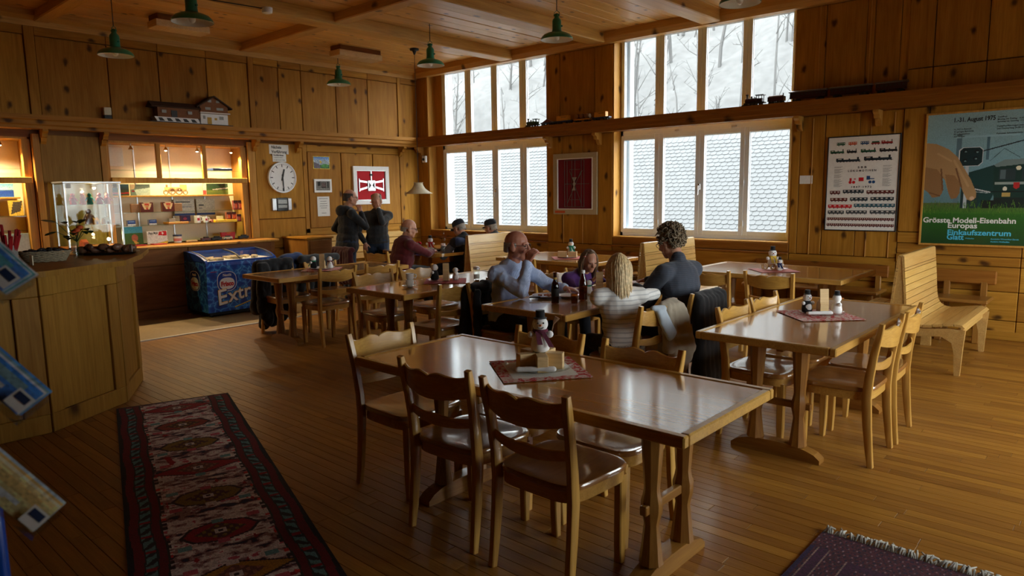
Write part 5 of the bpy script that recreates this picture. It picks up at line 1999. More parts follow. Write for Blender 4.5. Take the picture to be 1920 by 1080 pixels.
def head_caps(mb, H, f, u, k, jaw=1.0, ears=True):
    r = f.cross(u)
    def P(x, y, z):
        return H + (r * x + f * y + u * z) * k
    def E(c, rad):
        ell(mb, P(*c), tuple(q * k for q in rad), r, f, u)
    E((0, -.014, .034), (.076, .098, .088))
    E((0, .018, -.022), (.066, .070, .090))
    E((0, .045, -.080), (.042 * jaw, .040, .034))
    E((0, .062, -.096), (.026 * jaw, .022, .020))
    for s in (-1, 1):
        E((s * .036, .052, -.028), (.028, .030, .032))
        E((s * .052, .010, -.065), (.020, .035, .028))
        if ears:
            E((s * .080, -.008, -.008), (.011, .022, .036))
            E((s * .079, -.002, -.030), (.010, .014, .014))
        mb.cap(P(s * .015, .084, .022), P(s * .045, .074, .020), .011 * k, .010 * k, 8)
        mb.cap(P(s * .011, .094, -.034), P(s * .011, .090, -.036), .0095 * k, .0095 * k, 8)
    mb.cap(P(0, .086, .018), P(0, .108, -.026), .0095 * k, .0135 * k, 8)
    mb.cap(P(-.018, .080, -.058), P(.018, .080, -.058), .009 * k, .009 * k, 8)
    mb.cap(P(-.015, .078, -.070), P(.015, .078, -.070), .009 * k, .009 * k, 8)
    return P

def person(label, base, face, pelvis, neck, head, hface, hands, legs='sit', k=1.0, voxel=.008, skin='skin', top='shirt_blue', pants='black_cloth', fat=1.0,
           sleeve=1.0, hem=.0, poles={}, hup=(0, 0, 1), curl=.5, hdirs={}, hnorm={}, knees=None, jaw=1.0, folds=.014, top_name='shirt', child=False, thumb=None, shoes='black_cloth', sh_w=.185, collar=0):
    B = V(base)
    f = V(face).normalized()
    up = V(0, 0, 1)
    r = f.cross(up).normalized()
    t = thing('person', label, 'person', base)
    pel, nk, H = V(pelvis) - B, V(neck) - B, V(head) - B
    hf = V(hface).normalized()
    hu = V(hup)
    hu = (hu - hf * hu.dot(hf)).normalized()
    sp = (nk - pel)
    spu = sp.normalized()
    tf = r.cross(spu) * -1
    if tf.dot(f) < 0:
        tf = -tf
    chest = pel + sp * .68
    body, cl, pt_ = MB(), MB(), MB()
    P = head_caps(body, H, hf, hu, k, jaw)
    body.cap(nk - spu * .03, H - hu * .055 * k - hf * .02 * k, .062 * k, .054 * k, 14)
    SL = {'L': nk - spu * .055 * k - r * sh_w * k, 'R': nk - spu * .055 * k + r * sh_w * k}
    for mb, e in ((body, 0), (cl, .014)):
        ell(mb, pel + spu * .02, ((.165 * fat) * k + e, .120 * k * fat + e, .13 * k + e), r, tf, spu)
        ell(mb, pel + sp * .35 + tf * .02 * (fat - .8), (.152 * k * fat + e, .112 * k * fat + e, .17 * k + e), r, tf, spu)
        ell(mb, chest, (.170 * k * (fat * .5 + .5) + e, .112 * k * (fat * .5 + .5) + e, .19 * k + e), r, tf, spu)
        mb.cap(SL['L'], SL['R'], .062 * k + e, .062 * k + e, 12)
        mb.cap(nk - spu * .04, SL['L'] * .75 + nk * .25, .058 * k + e, .055 * k + e, 10)
        mb.cap(nk - spu * .04, SL['R'] * .75 + nk * .25, .058 * k + e, .055 * k + e, 10)
        if collar and mb is cl:
            mb.cap(nk - spu * .01, nk + spu * .03 * collar - tf * .005, .066 * k, .064 * k, 14)
    for s in 'LR':
        S = SL[s]
        so = -r if s == 'L' else r
        pole = V(poles.get(s, (so * .6 - up * .8 - f * .35)))
        T = V(hands[s]) - B
        elb, wr = ik(S, T, .285 * k, .255 * k, pole)
        body.cap(S, elb, .050 * k, .040 * k, 10)
        body.cap(elb, wr, .041 * k, .027 * k, 10)
        fd = (wr - elb).normalized()
        hd = V(hdirs[s]).normalized() if s in hdirs else fd
        hn = V(hnorm[s]) if s in hnorm else (-up if abs(fd.z) < .7 else -so)
        th = V(thumb[s]) if thumb and s in thumb else (-so + up * .3)
        hand(body, wr, hd, hn, curl if not isinstance(curl, dict) else curl[s], k, th)
        cl.cap(S, elb, .062 * k * (.6 + .4 * fat), .052 * k, 12)
        we = elb.lerp(wr, .92) if sleeve >= 1 else elb.lerp(wr, max(0, sleeve - .1))
        if sleeve > .3:
            cl.cap(elb, we, .053 * k, .040 * k, 12)
    # legs
    for i, s in enumerate((-1, 1)):
        hip = pel + r * s * .088 * k - spu * .02
        if legs == 'sit':
            kn = hip + f * .42 * k + r * s * .05 + V(0, 0, -.02)
            an = V(kn.x, kn.y, 0) + f * .03 - r * s * .01 + V(0, 0, .085) + V(0, 0, -B.z)
        else:
            an = V(hip.x, hip.y, 0) + r * s * .03 + V(0, 0, .085)
            kn = (hip + an) / 2 + f * .015
        body.cap(hip, kn, .085 * k, .058 * k, 10); body.cap(kn, an, .055 * k, .036 * k, 10)
        body.cap(an - V(0, 0, .035), an + f * .13 * k - V(0, 0, .05), .035 * k, .030 * k, 8)
        pt_.cap(hip, kn, .100 * k * (.7 + .3 * fat), .072 * k, 12); pt_.cap(kn, an + V(0, 0, .02), .070 * k, .056 * k, 12)
        sh = MB()
        sh.cap(an - V(0, 0, .042), an + f * .15 * k - V(0, 0, .048), .045 * k, .040 * k, 10)
        sh.build('shoe', shoes, t, 3)
    ell(pt_, pel - spu * .01, (.175 * k * fat, .13 * k * fat, .12 * k), r, tf, spu)
    remeshed('body', body, voxel, skin, t, 3)
    if hem:
        ell(cl, pel - spu * hem * .5, (.185 * k * fat, .135 * k * fat, hem), r, tf, spu)
    remeshed(top_name, cl, max(.009, voxel), top, t, 3, folds, .07)
    remeshed('trousers', pt_, .012, pants, t, 3, .012, .1)
    ey = MB()
    for s in (-1, 1):
        ell(ey, P(s * .032, .074, .002), (.013 * k, .008 * k, .006 * k), r=None) if False else ell(ey, P(s * .031, .0815, .003), (.0125 * k, .006 * k, .0055 * k), hf.cross(hu), hf, hu, 10)
    ey.build('eyes', 'eye', t, 3)
    lp = MB()
    ell(lp, P(0, .0865, -.064), (.020 * k, .006 * k, .0045 * k), hf.cross(hu), hf, hu, 10)
    lp.build('mouth', 'lips', t, 3)
    return t, P, H, hf, hu, hf.cross(hu), k, dict(SL=SL, pel=pel, nk=nk, f=f, r=r, B=B, spu=spu, tf=tf)
def glasses(t, P):
    mb = MB()
    for s in (-1, 1):
        c = [P(s * .033 + .024 * math.cos(a), .093, .002 + .018 * math.sin(a)) for a in np.linspace(0, 2 * PI, 15)]
        mb.tube(c, .0022, 6)
        mb.tube([P(s * .057, .092, .008), P(s * .074, .06, .010), P(s * .082, -.01, .010), P(s * .080, -.025, -.005)], .0022, 6)
    mb.tube([P(-.010, .097, .006), P(.010, .097, .006)], .0022, 6)
    mb.build('glasses', 'glasses', t, 3)
def fringe(t, P, H, hf, hu, r, k, mat, top=.02, name='hair', hi=.05):
    """ring of short hair round the sides and back of a balding head"""
    mb = MB()
    for a in np.linspace(math.radians(-15), math.radians(195), 30):
        for z in np.linspace(-.045, hi, 7):
            rad = 1.0 - (max(0, z - .03) * 3) ** 2
            x, y = math.cos(a) * .0735 * rad, -math.sin(a) * .0945 * rad - .013
            if abs(x) > .055 and z < -.005 and y > -.05:
                continue
            mb.ball(tuple(P(x, y, z)), .0098 * k, 6)
    remeshed(name, mb, .005, mat, t, 2)
def cap_hat(t, P, H, hf, hu, r, k, mat):
    mb = MB()
    n = 20
    m = frame(P(0, -.012, .045), r, hf, hu)
    prof = [(.090, -.012), (.092, .01), (.090, .04), (.080, .065), (.055, .082), (.012, .090)]
    mb.lathe([(a * k, b * k) for a, b in prof], n, m @ Matrix.Diagonal((.93, 1.12, 1, 1)))
    o = mb.build('cap', mat, t, 3)
    v = MB()
    pts_t, pts_b = [], []
    for a in np.linspace(math.radians(25), math.radians(155), 11):
        x = math.cos(a) * .075
        pts_t.append((x, .080 + math.sin(a) * .010, .030))
        pts_b.append((x * 1.02, .075 + math.sin(a) * .088, .022 - .010 * abs(math.cos(a))))
    vs = [P(*p) for p in pts_t + pts_b] + [P(p[0], p[1], p[2] - .006) for p in pts_t + pts_b]
    n = len(pts_t)
    fs = []
    for i in range(n - 1):
        fs.append((i, i + 1, n + i + 1, n + i)); fs.append((2 * n + i, 3 * n + i, 3 * n + i + 1, 2 * n + i + 1)); fs.append((n + i, n + i + 1, 3 * n + i + 1, 3 * n + i))
    v.add(vs, fs).build('visor', mat, o, 3)

# 1 --- man in the light blue shirt, drinking
a = person('bald man with glasses in a light blue shirt drinking from a glass', (-3.98, 4.36, 0), (1, .05, 0), (-4.00, 4.37, .545), (-3.94, 4.37, .985), (-3.885, 4.375, 1.155), (.93, .30, -.04),
           {'R': (-3.715, 4.305, 1.035), 'L': (-3.56, 4.60, .80)}, k=1.04, voxel=.0065, skin='skin_ruddy', top='shirt_blue', pants='black_cloth', fat=1.12,
           poles={'R': (.35, -.55, -1.0), 'L': (-.1, .8, -.5)}, hdirs={'R': (.35, .25, .8), 'L': (.8, .5, -.15)}, hnorm={'R': (.1, .9, .1), 'L': (0, 0, -1)}, curl={'R': 1.0, 'L': .6},
           thumb={'R': (-.6, .2, .6), 'L': (.3, -.8, .2)}, collar=1, folds=.030)
t, P, H, hf, hu, r, k, X = a
glasses(t, P)
fringe(t, P, H, hf, hu, r, k, 'hair_grey', hi=.02)
col = MB()
for s in (-1, 1):
    q = X['nk'] + X['f'] * .055 + X['r'] * s * .045
    col.add([q + V(0, 0, .045) - X['f'] * .03 + X['r'] * s * .02, q + V(0, 0, .03), q + X['f'] * .045 - V(0, 0, .035) + X['r'] * s * .005, q + X['f'] * .02 - V(0, 0, .03) + X['r'] * s * .05], [(0, 1, 2, 3)])
o = col.build('collar', 'shirt_blue', t)
md = o.modifiers.new('s', 'SOLIDIFY'); md.thickness = .005
# 2 --- blonde girl, back view
a = person('blonde girl in a white knitted sweater seen from behind', (-2.72, 4.17, 0), (-.80, .60, 0), (-2.70, 4.15, .52), (-2.76, 4.20, .895), (-2.79, 4.235, 1.045), (-.70, .70, -.10),
           {'L': (-3.10, 4.46, .815), 'R': (-2.88, 4.62, .815)}, k=.84, voxel=.008, top='white_knit', pants='navy', fat=.98, poles={'L': (-1, -.75, .25), 'R': (.8, .6, .0)}, hem=.10, top_name='sweater', folds=.010, curl=.4)
t, P, H, hf, hu, r, k, X = a
def long_hair(t, P, mat, strands, length, back, seed, sides=True, parting=0, zmin=None, clump=.010):
    rr = random.Random(seed)
    mb = MB()
    # skull cap of hair
    sc = MB()
    H0, hf0 = P(0, 0, 0), (P(0, 1, 0) - P(0, 0, 0)).normalized()
    for q in range(strands):
        a = rr.uniform(-.25, PI + .25)                      # around the back from ear to ear
        e = rr.uniform(.1, 1.4)
        x0, y0, z0 = math.cos(a) * .080 * math.cos(e), -math.sin(a) * .100 * math.cos(e) - .012, .035 + .090 * math.sin(e)
        top_ = P(rr.uniform(-.012, .012) + parting, -.01 + rr.uniform(-.06, .055), .120)
        p1 = P(x0 * 1.05, y0 * 1.05, z0)
        x2, y2 = math.cos(a) * .100 * rr.uniform(.9, 1.08), -math.sin(a) * .110 * rr.uniform(.9, 1.06) - .012
        p2 = P(x2, y2, .0 + rr.uniform(-.02, .02))
        p3 = P(x2 * .98, y2 * 1.0 - back * .3, -.09)
        L = length * rr.uniform(.75, 1.0)
        p4 = P(x2 * .92 + rr.uniform(-.012, .012), y2 - back, -.09 - L * .55)
        p5 = P(x2 * .75 + rr.uniform(-.02, .02), y2 - back * 1.1, -.09 - L)
        w = clump * rr.uniform(.7, 1.3)
        pts = [top_, p1, p2, p3, p4, p5]
        # smooth the polyline
        out = []
        for i in range(len(pts) - 1):
            A, B_ = pts[i], pts[i + 1]
            A0, B1 = pts[max(i - 1, 0)], pts[min(i + 2, len(pts) - 1)]
            for s_ in (0, .33, .66):
                t2, t3 = s_ * s_, s_ ** 3
                out.append(.5 * ((2 * A) + (B_ - A0) * s_ + (2 * A0 - 5 * A + 4 * B_ - B1) * t2 + (-A0 + 3 * A - 3 * B_ + B1) * t3))
        out.append(pts[-1])
        n = len(out)
        mb.tube(out, [w * (.6 + .4 * math.sin(PI * min(1, i / n * 1.2))) * (1 if i < n - 3 else .5) for i in range(n)], 6)
    o = mb.build('hair', mat, t, 3)
    return o
long_hair(t, P, 'hair_blonde', 420, .29, .03, 2, clump=.0062)
fr_ = MB()
ru = random.Random(8)
for q in range(46):
    aa = 2 * PI * q / 46
    p = X['pel'] + X['r'] * math.cos(aa) * .165 + X['tf'] * math.sin(aa) * .125 + V(0, 0, -.045)
    fr_.tube([p + V(0, 0, .03), p, p + V(ru.uniform(-.012, .012), ru.uniform(-.012, .012), -.05)], [.004, .004, .003], 5)
fr_.build('fringe', 'white_knit', t)
# 3 --- girl in purple
a = person('brown-haired girl in a purple top leaning over the family table', (-4.02, 5.33, 0), (.92, -.30, 0), (-4.02, 5.34, .52), (-3.90, 5.31, .835), (-3.80, 5.285, .955), (.85, -.42, -.28),
           {'L': (-3.70, 5.46, .80), 'R': (-3.66, 5.14, .80)}, k=.82, voxel=.008, top='purple', pants='navy', fat=.95, top_name='sweater', folds=.008, curl=.7)
t, P, H, hf, hu, r, k, X = a
long_hair(t, P, 'hair_brown', 300, .22, .0, 5, clump=.0062)
clip = MB()
clip.tube([P(.078, .03, .075), P(.085, .0, .055)], .006, 6)
clip.build('hair_clip', 'pink', t)
# 4 --- grey-haired woman
a = person('woman with curly grey hair and glasses in a slate blue ribbed cardigan', (-2.66, 4.90, 0), (-1, .16, 0), (-2.62, 4.90, .55), (-2.70, 4.945, 1.02), (-2.80, 4.985, 1.185), (-.94, .12, -.34),
           {'L': (-3.10, 4.96, .82), 'R': (-3.20, 5.24, .82)}, k=1.0, voxel=.008, top='cardigan', pants='black_cloth', fat=1.12, poles={'L': (.2, -.4, -1), 'R': (.2, .5, -1)}, sleeve=.45, hem=.20, top_name='cardigan', folds=.012, collar=1.3, curl=.6)
t, P, H, hf, hu, r, k, X = a
glasses(t, P)
mb = MB()
rr = random.Random(9)
for q in range(800):
    a_ = rr.uniform(-.5, PI + .5)
    back_ = math.sin(a_) > .35
    e = rr.uniform(-.95 if back_ else -.25, 1.5)
    rad = rr.uniform(1.0, 1.22)
    p = P(math.cos(a_) * .084 * math.cos(e) * rad, -math.sin(a_) * .105 * math.cos(e) * rad - .022, .038 + .094 * math.sin(e) * rad)
    pts = []
    ax = V(rr.uniform(-1, 1), rr.uniform(-1, 1), rr.uniform(-1, 1)).normalized()
    o1 = ax.orthogonal().normalized(); o2 = ax.cross(o1)
    R_ = rr.uniform(.009, .017)
    for s_ in range(7):
        w = s_ * .9
        pts.append(p + (o1 * math.cos(w) + o2 * math.sin(w)) * R_ + ax * s_ * .0028)
    mb.tube(pts, .0046, 4)
mb.build('hair', 'hair_curly', t, 3)
sl = MB()
for s in 'LR':
    S = X['SL'][s]
    T = V({'L': (-3.10, 4.96, .82), 'R': (-3.20, 5.24, .82)}[s]) - X['B']
    elb, wr_2 = ik(S, T, .285, .255, V({'L': (.2, -.4, -1), 'R': (.2, .5, -1)}[s]))
    remeshed('sleeve', MB().cap(elb.lerp(S, .1), elb.lerp(wr_2, .9), .047, .036, 12), .009, 'black_cloth', t, 3, .01)
sh_ = MB()
for s in 'LR':
    S = X['SL'][s]
    T = V({'L': (-3.10, 4.96, .82), 'R': (-3.20, 5.24, .82)}[s]) - X['B']
    elb, wr_2 = ik(S, T, .285, .255, V({'L': (.2, -.4, -1), 'R': (.2, .5, -1)}[s]))
    remeshed('wide_sleeve', MB().cap(S, elb.lerp(S, -.05), .075, .085, 14), .010, 'cardigan', t, 3, .012)
# 5 --- man in the dark red sweater, back view
a = person('bald man in a dark red sweater sitting at the corner table, back turned', (-7.60, 6.22, 0), (.30, .95, 0), (-7.64, 6.12, .55), (-7.58, 6.20, .97), (-7.535, 6.245, 1.125), (.55, .82, -.22),
           {'R': (-7.47, 6.60, .79), 'L': (-7.80, 6.66, .79)}, k=1.04, voxel=.009, top='red_fleece', pants='black_cloth', fat=1.3, poles={'R': (.8, -.1, -.5), 'L': (-.7, -.1, -.6)}, top_name='sweater', hem=.10, sh_w=.20)
t, P, H, hf, hu, r, k, X = a
glasses(t, P)
fringe(t, P, H, hf, hu, r, k, 'hair_grey', hi=.0)
# 6, 7 --- two men in caps on the bench
a = person('man in a black cap and blue-black vest with grey sleeves', (-7.52, 7.22, 0), (-1, -.05, 0), (-7.45, 7.22, .53), (-7.47, 7.21, .945), (-7.545, 7.195, 1.085), (-.92, -.05, -.38),
           {'L': (-7.80, 7.10, .80), 'R': (-7.85, 7.42, .80)}, k=1.0, voxel=.009, top='black_cloth', pants='navy', fat=1.12, poles={'L': (.1, -.6, -.8), 'R': (0, .6, -.8)}, sleeve=.2, top_name='vest', collar=1.2)
t, P, H, hf, hu, r, k, X = a
cap_hat(t, P, H, hf, hu, r, k, 'navy'); glasses(t, P); fringe(t, P, H, hf, hu, r, k, 'hair_grey', hi=.03)
sl = MB()
for s, T, po in (('L', (-7.80, 7.10, .80), (.1, -.6, -.8)), ('R', (-7.85, 7.42, .80), (0, .6, -.8))):
    S = X['SL'][s]
    elb, wr_2 = ik(S, V(T) - X['B'], .285, .255, V(po))
    remeshed('sleeve', MB().cap(S.lerp(elb, .3), elb, .068, .058, 12).cap(elb, elb.lerp(wr_2, .9), .058, .042, 12), .010, 'grey_cloth', t, 3, .012)
yk = MB()
yk.cap(X['SL']['L'] + X['r'] * .02 - X['tf'] * .03, X['SL']['R'] - X['r'] * .02 - X['tf'] * .03, .075, .075, 12)
ell(yk, X['pel'] + (X['nk'] - X['pel']) * .8 - X['tf'] * .045, (.17, .085, .10), X['r'], X['tf'], X['spu'])
remeshed('vest_yoke', yk, .010, 'vest_blue', t, 3, .01)
a = person('man in a black cap and grey jacket, behind the slatted bench back near the window', (-7.56, 7.92, 0), (-1, -.1, 0), (-7.48, 7.92, .53), (-7.50, 7.91, .93), (-7.565, 7.89, 1.065), (-.96, -.12, -.22),
           {'L': (-7.84, 7.76, .80), 'R': (-7.86, 8.05, .80)}, k=1.0, voxel=.009, top='grey_cloth', pants='navy', fat=1.1, top_name='jacket', collar=1.2)
t, P, H, hf, hu, r, k, X = a
cap_hat(t, P, H, hf, hu, r, k, 'navy'); glasses(t, P); fringe(t, P, H, hf, hu, r, k, 'hair_grey', hi=.03)
# 8 --- standing man in the black hooded coat
a = person('standing man with glasses in a black hooded jacket and jeans', (-8.90, 6.22, 0), (.30, .95, 0), (-8.92, 6.18, .92), (-8.91, 6.21, 1.375), (-8.885, 6.25, 1.555), (.38, .90, -.08),
           {'R': (-8.77, 6.34, 1.34), 'L': (-9.12, 6.36, .95)}, legs='stand', k=1.0, voxel=.009, top='black_cloth', pants='jeans', fat=1.25, poles={'R': (.55, -.1, -1), 'L': (-.5, -.4, -.5)}, hem=.16, top_name='jacket', folds=.02, hdirs={'R': (-.3, -.1, .9)}, hnorm={'R': (-.7, .3, .2)}, curl=.9, sh_w=.195)
t, P, H, hf, hu, r, k, X = a
glasses(t, P); fringe(t, P, H, hf, hu, r, k, 'hair_dark', hi=.055)
hd_ = MB()
ell(hd_, X['nk'] - X['f'] * .11 + V(0, 0, -.01), (.135, .075, .085), X['r'], X['f'], V(0, 0, 1))
hd_.cap(X['nk'] - X['f'] * .05 - X['r'] * .11 + V(0, 0, .02), X['nk'] - X['f'] * .05 + X['r'] * .11 + V(0, 0, .02), .05, .05, 12)
remeshed('hood', hd_, .010, 'black_cloth', t, 3, .02)
# 9 --- standing man in the charcoal sweater
a = person('standing man in a charcoal zip-neck sweater with his hand on his mouth', (-8.90, 6.74, 0), (.62, -.78, 0), (-8.92, 6.74, .90), (-8.90, 6.735, 1.325), (-8.875, 6.715, 1.50), (.52, -.82, -.25),
           {'L': (-8.755, 6.655, 1.385), 'R': (-8.90, 6.49, .86)}, legs='stand', k=.99, voxel=.009, top='charcoal', pants='jeans', fat=1.08, poles={'L': (.35, .55, -1), 'R': (-.7, -.3, -.2)}, top_name='sweater', hem=.06, hdirs={'L': (-.35, -.15, .7), 'R': (.1, -.1, -1)}, hnorm={'L': (-.6, .6, .2)}, curl=.7, collar=1)
t, P, H, hf, hu, r, k, X = a
fringe(t, P, H, hf, hu, r, k, 'hair_grey', hi=.085)
w = MB()
S = X['SL']['L']
elb, wr_2 = ik(S, V(-8.755, 6.655, 1.385) - X['B'], .285 * .99, .255 * .99, V(.35, .55, -1))
w.cap(elb.lerp(wr_2, .90), elb.lerp(wr_2, .97), .034, .034, 12)
w.build('wristwatch', 'alu', t, 3)

# ---- coats hung over chairs
def coat(label, loc, caps, mat, extra=None, disp=.035, name='jacket', cat='jacket'):
    mb = MB()
    cc_ = list(caps)
    for a_, b_ in zip(caps[1:-1], caps[2:]):
        if (V(*a_[0]) - V(*b_[0])).length < .3:
            cc_.append(tuple(tuple((q + w) / 2 for q, w in zip(a_[j], b_[j])) if j < 2 else (a_[j] + b_[j]) / 2 for j in range(4)))
    for c in cc_:
        mb.cap(*[V(*c[0]) - V(*loc), V(*c[1]) - V(*loc)], c[2], c[3], 12)
    o = remeshed(name, mb, .011, mat, None, 3, disp, .10)
    o.location = loc
    return tag(o, label, cat, 'jackets hung over chairs')
coat('black jacket over the chair behind the man in the blue shirt', (-4.26, 4.34, .5),
     [((-4.22, 4.16, .80), (-4.22, 4.52, .80), .045, .045), ((-4.26, 4.16, .78), (-4.30, 4.12, .30), .05, .06), ((-4.26, 4.34, .80), (-4.32, 4.33, .22), .05, .07), ((-4.26, 4.50, .78), (-4.30, 4.52, .28), .05, .06), ((-4.27, 4.22, .7), (-4.34, 4.22, .15), .05, .06), ((-4.27, 4.44, .7), (-4.33, 4.44, .18), .05, .06), ((-4.14, 4.14, .76), (-4.12, 4.12, .40), .035, .04)], 'black_cloth')
coat('long black coat over the chair beside the freezer', (-7.68, 4.240, .5),
     [((-7.62, 4.040, .82), (-7.62, 4.440, .82), .05, .05), ((-7.64, 4.040, .80), (-7.66, 4.000, .28), .06, .07), ((-7.64, 4.240, .80), (-7.68, 4.220, .12), .06, .08), ((-7.64, 4.440, .80), (-7.66, 4.440, .2), .06, .07), ((-7.55, 4.020, .80), (-7.48, 3.980, .3), .04, .06), ((-7.55, 4.090, .8), (-7.50, 4.060, .15), .04, .06), ((-7.66, 4.140, .7), (-7.70, 4.100, .08), .05, .06)], 'black_cloth')
coat('black jacket on the back of the chair between the woman and the right-hand table', (-2.40, 4.86, .5),
     [((-2.41, 4.68, .82), (-2.41, 5.04, .82), .035, .035), ((-2.38, 4.68, .80), (-2.36, 4.66, .12), .045, .06), ((-2.38, 4.80, .78), (-2.35, 4.80, .10), .045, .06), ((-2.38, 4.92, .78), (-2.35, 4.92, .10), .045, .06), ((-2.38, 5.04, .80), (-2.36, 5.05, .2), .045, .05)], 'black_cloth', disp=.02)
coat('dark red jacket over the chair left of the man in red', (-8.35, 5.72, .6),
     [((-8.56, 5.70, .84), (-8.14, 5.71, .84), .04, .04), ((-8.54, 5.68, .82), (-8.56, 5.66, .45), .04, .05), ((-8.4, 5.68, .80), (-8.4, 5.65, .40), .04, .05), ((-8.26, 5.68, .80), (-8.25, 5.65, .40), .04, .05), ((-8.15, 5.68, .82), (-8.12, 5.66, .42), .04, .05)], 'dark_red', disp=.02)
coat('grey jacket bundled over the chair behind the menu stand', (-7.62, 4.85, .7),
     [((-7.64, 4.62, .82), (-7.64, 5.10, .82), .055, .055), ((-7.66, 4.66, .80), (-7.70, 4.62, .45), .055, .06), ((-7.66, 4.85, .80), (-7.70, 4.85, .45), .055, .06), ((-7.66, 5.06, .80), (-7.70, 5.10, .45), .055, .06)], 'charcoal')
coat('beige jacket hung over the chair behind the blonde girl', (-2.40, 4.2, .6),
     [((-2.42, 4.22, .81), (-2.41, 4.36, .82), .035, .035), ((-2.39, 4.24, .80), (-2.37, 4.22, .52), .035, .045), ((-2.38, 4.33, .80), (-2.34, 4.36, .38), .040, .05), ((-2.37, 4.38, .78), (-2.31, 4.42, .50), .040, .05), ((-2.45, 4.30, .78), (-2.47, 4.32, .40), .03, .04), ((-2.34, 4.38, .5), (-2.36, 4.33, .30), .045, .04)], 'beige_coat', disp=.03)
coat('pale blue quilted jacket lining turned out over the chair behind the blonde girl', (-2.37, 4.10, .7),
     [((-2.40, 4.06, .815), (-2.39, 4.18, .80), .022, .026), ((-2.37, 4.08, .79), (-2.345, 4.16, .66), .022, .030), ((-2.37, 4.14, .79), (-2.33, 4.20, .64), .024, .032), ((-2.355, 4.10, .72), (-2.335, 4.18, .60), .020, .022)], 'pale_blue_coat', disp=.012)
tag(remeshed('backpack', MB().cap((0, -.08, .10), (0, .10, .12), .09, .09).cap((0, -.1, .05), (0, .1, .05), .08, .08), .012, 'vest_blue', None, 4, .02), 'blue bag on the chair between the freezer and the tables', 'bag')
bpy.data.objects['backpack'].location = (-7.80, 4.55, .70)
# ================================================================== ON THE TABLES
plain('snow', (.90, .90, .89, 1), .85, noise=.04, scale=200)
plain('napkin', (.78, .78, .77, 1), .9, noise=.05)
plain('scarf_purple', (.13, .025, .05, 1), .95, noise=.3, scale=150)
plain('scarf_green', (.012, .22, .13, 1), .95, noise=.2)
plain('scarf_yellow', (.70, .48, .07, 1), .95, noise=.2)
plain('scarf_red', (.45, .01, .02, 1), .95, noise=.2)
plain('scarf_blue', (.01, .02, .10, 1), .95)
plain('carrot', (.75, .20, .02, 1), .6)
plain('twine', (.25, .13, .06, 1), .8)
plain('placemat_red', (.42, .03, .03, 1), .8, noise=.5, scale=60)
def matcloth():
    m, nt, b = nmat('placemat_border')
    tc = N(nt, 'ShaderNodeTexCoord')
    nz = N(nt, 'ShaderNodeTexNoise', i_Scale=20.0, i_Detail=2.0, i_Distortion=2.5)
    nt.links.new(tc.outputs['Object'], nz.inputs['Vector'])
    r = ramp(nt, [(.47, lin(190, 45, 45)), (.52, lin(215, 190, 180))])
    nt.links.new(nz.outputs['Fac'], r.inputs[0])
    nt.links.new(r.outputs[0], b.inputs['Base Color'])
    b.inputs['Roughness'].default_value = .85
matcloth()
ZT = .7525
def placemat(label, x, y, rz, s=.42, inner='paper', border='placemat_border'):
    t = thing('placemat', label, 'placemat', (x, y, ZT), rz, 'paper placemats')
    h = s / 2
    MB().box(-h, h, -h, h, 0, .0012).build('border', border, t)
    if inner:
        MB().box(-h + .055, h - .055, -h + .055, h - .055, .0012, .0018).build('centre', inner, t)
    return t
def plate(label, x, y, z=ZT + .0022, r=.135, mat='clear_glass', rim=.018):
    o = MB().lathe([(r * .55, 0), (r * .62, .003), (r * .97, rim), (r, rim + .001), (r * .97, rim - .003), (r * .60, .006), (r * .0, .005)], 32, None, False).build('plate', mat, None, SM, (x, y, z))
    return tag(o, label, 'plate', 'plates on the tables')
